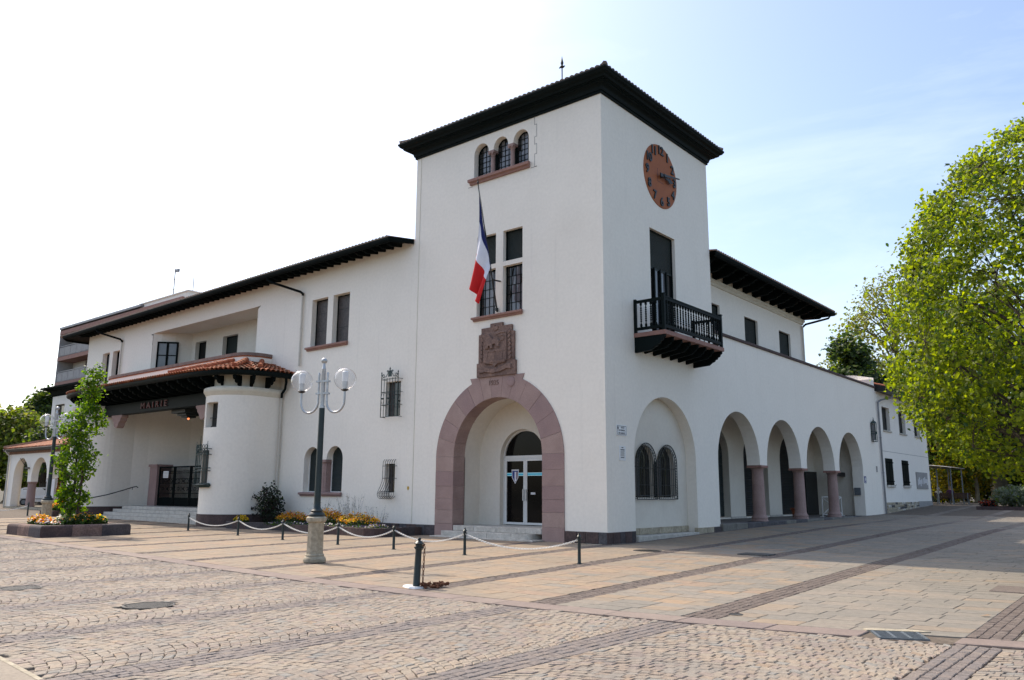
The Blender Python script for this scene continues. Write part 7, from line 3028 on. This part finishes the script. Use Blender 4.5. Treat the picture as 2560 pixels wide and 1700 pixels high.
# brown post with a rail at the left edge
po = thing('brown_post', 'brown square post with a finial and a side rail at the left edge', 'post', (-20.0, -11.35, 0))
mb = MB()
mb.box(-.17, .17, -.17, .17, 0, .60)
mb.lathe([(.24, .0), (.05, .10)], (0, 0, .60), 4, rot=R(45))
mb.build('shaft', M['wood'], po, local=True)
mb = MB()
mb.lathe([(.05, .68), (.10, .70), (.05, .73), (.06, .80), (.03, .84)], (0, 0, 0), 10)
mb.build('finial', M['black'], po, local=True)
mb = MB()
mb.tube([(-.1, -.05, .45), (-1.6, -.55, .45)], .06, 6)
mb.build('rail', M['wood'], po, local=True)

# ------------------------------------------------------------------ flag and pole
fp = thing('flag_pole', 'dark pole leaning out from the sill of the four-light window', 'flagpole', (-4.78, -.05, 8.40))
mb = MB()
mb.tube([(-4.78, -.06, 8.40), (-4.78, -1.25, 13.20)], [.035, .022], 8)
mb.lathe([(.02, 0), (.04, .04), (.02, .10), (.004, .22)], (-4.78, -1.26, 13.2), 8)
mb.build('pole', M['black'], fp)
mb = MB()
mb.tube([(-4.78, -.36, 9.62), (-4.72, -.20, 9.60), (-4.66, -.02, 9.60)], .03, 6)
mb.lathe([(.06, -.06), (.06, .06)], (-4.78, -.08, 8.5), 8)
mb.build('pole_bracket', M['iron'], fp)
mb = MB()
mb.tube([(-4.74, -1.24, 13.1), (-4.72, -1.1, 12.3), (-4.70, -.8, 11.2)], .006, 4)
mb.build('halyard', M['white_alu'], fp)
FN, FT = 60, 22
H0, H1 = Vector((-4.79, -1.17, 12.75)), Vector((-4.765, -.58, 10.55))
top_c = [Vector(p) for p in ((-4.79, -1.17, 12.75), (-4.84, -1.14, 11.75), (-5.02, -1.12, 10.55), (-5.22, -1.12, 9.30))]
bot_c = [Vector(p) for p in ((-4.765, -.60, 10.55), (-4.50, -.75, 10.0), (-4.52, -.95, 9.45), (-4.78, -1.08, 8.52))]


def cr_(P_, t):
    x = t * 3
    i = min(2, int(x))
    f = x - i
    p0, p1, p2, p3 = P_[max(0, i - 1)], P_[i], P_[i + 1], P_[min(3, i + 2)]
    return .5 * ((2 * p1) + (p2 - p0) * f + (2 * p0 - 5 * p1 + 4 * p2 - p3) * f * f + (3 * p1 - p0 - 3 * p2 + p3) * f ** 3)


fv, ff, fm = [], [], []
for i in range(FN + 1):
    s = i / FN
    a, b = cr_(top_c, s), cr_(bot_c, s)
    for j in range(FT + 1):
        t = j / FT
        p = a.lerp(b, t)
        p.y += .11 * math.sin(t * PI * 3.2 + s * 2.2) * (0.15 + s) * (1 - .1 * t)
        p.x += .05 * math.cos(t * PI * 3.2 + s * 1.3) * s
        p.z -= .10 * math.sin(t * PI) * (1 - s)
        fv.append(tuple(p))
for i in range(FN):
    for j in range(FT):
        k = i * (FT + 1) + j
        ff.append((k, k + 1, k + FT + 2, k + FT + 1))
        s = (i + .5) / FN
        fm.append(0 if s < 1 / 3 else 1 if s < 2 / 3 else 2)
me = bpy.data.meshes.new('flag')
me.from_pydata(fv, [], ff)
for m in ('flag_b', 'flag_w', 'flag_r'):
    me.materials.append(M[m])
me.polygons.foreach_set('material_index', fm)
me.polygons.foreach_set('use_smooth', [True] * len(ff))
me.update()
tag(link('flag', me), 'limp blue, white and red flag hanging from the leaning pole on the tower', 'flag')

# ------------------------------------------------------------------ shelter, bench, two people
ZB = .95
sh_ = thing('seat_shelter', 'light open seat shelter with a pale ribbed roof beside the annex', 'shelter', (.2, 47.2, ZB))
mb = MB()
for i in range(16):
    y0 = -2.4 + i * .3
    rows = []
    for k in range(9):
        x = -1.3 + 2.4 * k / 8
        z = 2.95 - .22 * (k / 8) ** 1.6
        rows.append([(x, y0, z), (x, y0 + .15, z + .04), (x, y0 + .3, z)])
    mb.grid(rows)
mb.build('ribbed_roof', M['slatedge'], sh_, local=True)
for x, y in ((-.10, -1.6), (-.10, 2.2), (.85, -1.6), (.85, 2.2)):
    mb = MB()
    mb.tube([(x, y, 0), (x, y, 2.75)], .045, 8)
    mb.build('post', M['grate'], sh_, local=True)
mb = MB()
for y in (-1.6, 2.2):
    mb.tube([(-1.2, y, 2.86), (.9, y, 2.70)], .035, 6)
mb.build('roof_beam', M['grate'], sh_, local=True)
bn = thing('park_bench', 'long dark red slatted bench seen from behind under the shelter', 'bench', (.35, 48.6, ZB))
for k in range(4):
    mb = MB()
    mb.box(-1.2, 1.35, -.02, .03, .50 + k * .10, .585 + k * .10)
    mb.build('back_slat', M['wood'], bn, local=True)
for k in range(3):
    mb = MB()
    mb.box(-1.2, 1.35, .06 + k * .14, .18 + k * .14, .42, .46)
    mb.build('seat_slat', M['wood'], bn, local=True)
for x in (-1.0, .1, 1.15):
    mb = MB()
    mb.tube([(x, -.03, 0), (x, -.03, .88)], .03, 6)
    mb.tube([(x, .45, 0), (x, .45, .43), (x, .0, .40)], .03, 6)
    mb.build('leg', M['grate'], bn, local=True)


def person(label, loc, coat, hair, turn=0.0):
    """one seated figure seen from behind: a skinned body with clothes, head, hair and hands"""
    t = thing('person', label, 'person', loc)
    V = [(0, .12, .48), (0, .10, .62), (0, .07, .82), (0, .05, .98), (0, .05, 1.04), (0, .07, 1.12), (0, .085, 1.24),
         (-.19, .06, .97), (-.25, .10, .74), (-.17, .32, .60), (-.10, .40, .57),
         (.19, .06, .97), (.25, .10, .74), (.17, .32, .60), (.10, .40, .57),
         (-.10, .16, .47), (-.12, .55, .50), (-.12, .58, .10), (-.12, .72, .05),
         (.10, .16, .47), (.12, .55, .50), (.12, .58, .10), (.12, .72, .05)]
    E = [(0, 1), (1, 2), (2, 3), (3, 4), (4, 5), (5, 6), (3, 7), (7, 8), (8, 9), (9, 10), (3, 11), (11, 12), (12, 13), (13, 14), (0, 15), (15, 16), (16, 17), (17, 18), (0, 19), (19, 20), (20, 21), (21, 22)]
    rad = [.16, .155, .165, .12, .06, .085, .095, .08, .058, .042, .035, .08, .058, .042, .035, .10, .075, .05, .045, .10, .075, .05, .045]
    me = bpy.data.meshes.new('body')
    me.from_pydata(V, E, [])
    o = bpy.data.objects.new('body', me)
    COL.objects.link(o)
    sk = o.modifiers.new('skin', 'SKIN')
    for i, r_ in enumerate(rad):
        me.skin_vertices[0].data[i].radius = (r_, r_ * .85)
    me.skin_vertices[0].data[0].use_root = True
    ss = o.modifiers.new('subsurf', 'SUBSURF')
    ss.levels = ss.render_levels = 2
    dg = bpy.context.evaluated_depsgraph_get()
    dg.update()
    m2 = bpy.data.meshes.new_from_object(o.evaluated_get(dg))
    bpy.data.objects.remove(o)
    mats = [coat, M['skin'], M['trousers']]
    m2.materials.clear()
    for m in mats:
        m2.materials.append(m)
    for p in m2.polygons:
        c = p.center
        p.material_index = 1 if c.z > 1.03 else (2 if (c.z < .54 and c.y > .2) else (1 if c.y > .36 and c.z > .5 else 0))
        p.use_smooth = True
    b = link('body', m2, t, True)
    mb = MB()
    rows = []
    for k in range(9):
        a = PI * k / 8 * .62
        rows.append([(.112 * math.sin(a) * math.cos(2 * PI * j / 14), .075 + .118 * math.sin(a) * math.sin(2 * PI * j / 14), 1.20 + .13 * math.cos(a)) for j in range(14)])
    mb.grid(rows, closed=True)
    mb.build('hair', hair, t, smooth=True, local=True)
    mb = MB()
    mb.lathe([(.02, -.03), (.03, 0), (.012, .03)], (-.105, .09, 1.19), 6)
    mb.lathe([(.02, -.03), (.03, 0), (.012, .03)], (.105, .09, 1.19), 6)
    mb.obox((0, .19, 1.18), (.015, 0, 0), (0, .02, 0), (0, 0, .03))
    mb.build('ears_and_nose', M['skin'], t, local=True)
    t.rotation_euler = (0, 0, R(turn))
    return t


M['skin'] = mat('skin', (.42, .25, .18), (.38, .22, .16), 4, .6, 0, fine=.05)
M['trousers'] = mat('dark_trousers', (.03, .03, .04), (.025, .025, .03), 4, .8, 0, fine=.1)
person('seated person with white hair and a cream coat, seen from behind on the bench', (-.55, 48.62, ZB), mat('cream_coat', (.62, .58, .46), (.56, .52, .42), 5, .85, 0, fine=.1), mat('white_hair', (.62, .60, .56), (.52, .50, .47), 12, .8, 0, fine=.2))
person('seated person in a purple jacket with greyish hair, seen from behind on the bench', (.30, 48.62, ZB + .08), mat('purple_jacket', (.085, .03, .085), (.07, .025, .07), 5, .85, 0, fine=.1), mat('grey_brown_hair', (.26, .20, .15), (.20, .15, .11), 12, .8, 0, fine=.2), 12)

# a few dry leaves blown onto the slabs
M['dryleaf'] = mat('dry_leaf', (.42, .20, .04), (.30, .13, .03), 20, .8, 0, fine=.2)
for x, y, l in ((8.75, -2.95, 'single orange dry leaf lying on the brown sett band near the tower shadow'), (6.9, 1.2, 'small dark dry leaf lying in the tower shadow'), (12.4, -9.6, 'dry leaf at the right edge near the drain')):
    mb = MB()
    z = float(G(x, y)) + .012
    mb.add([(x - .07, y, z), (x - .02, y - .045, z + .012), (x + .07, y - .01, z + .02), (x + .02, y + .05, z + .015)], [(0, 1, 2), (0, 2, 3)])
    tag(mb.build('fallen_leaf', M['dryleaf']), l, 'leaf', 'dry leaves on the slabs')
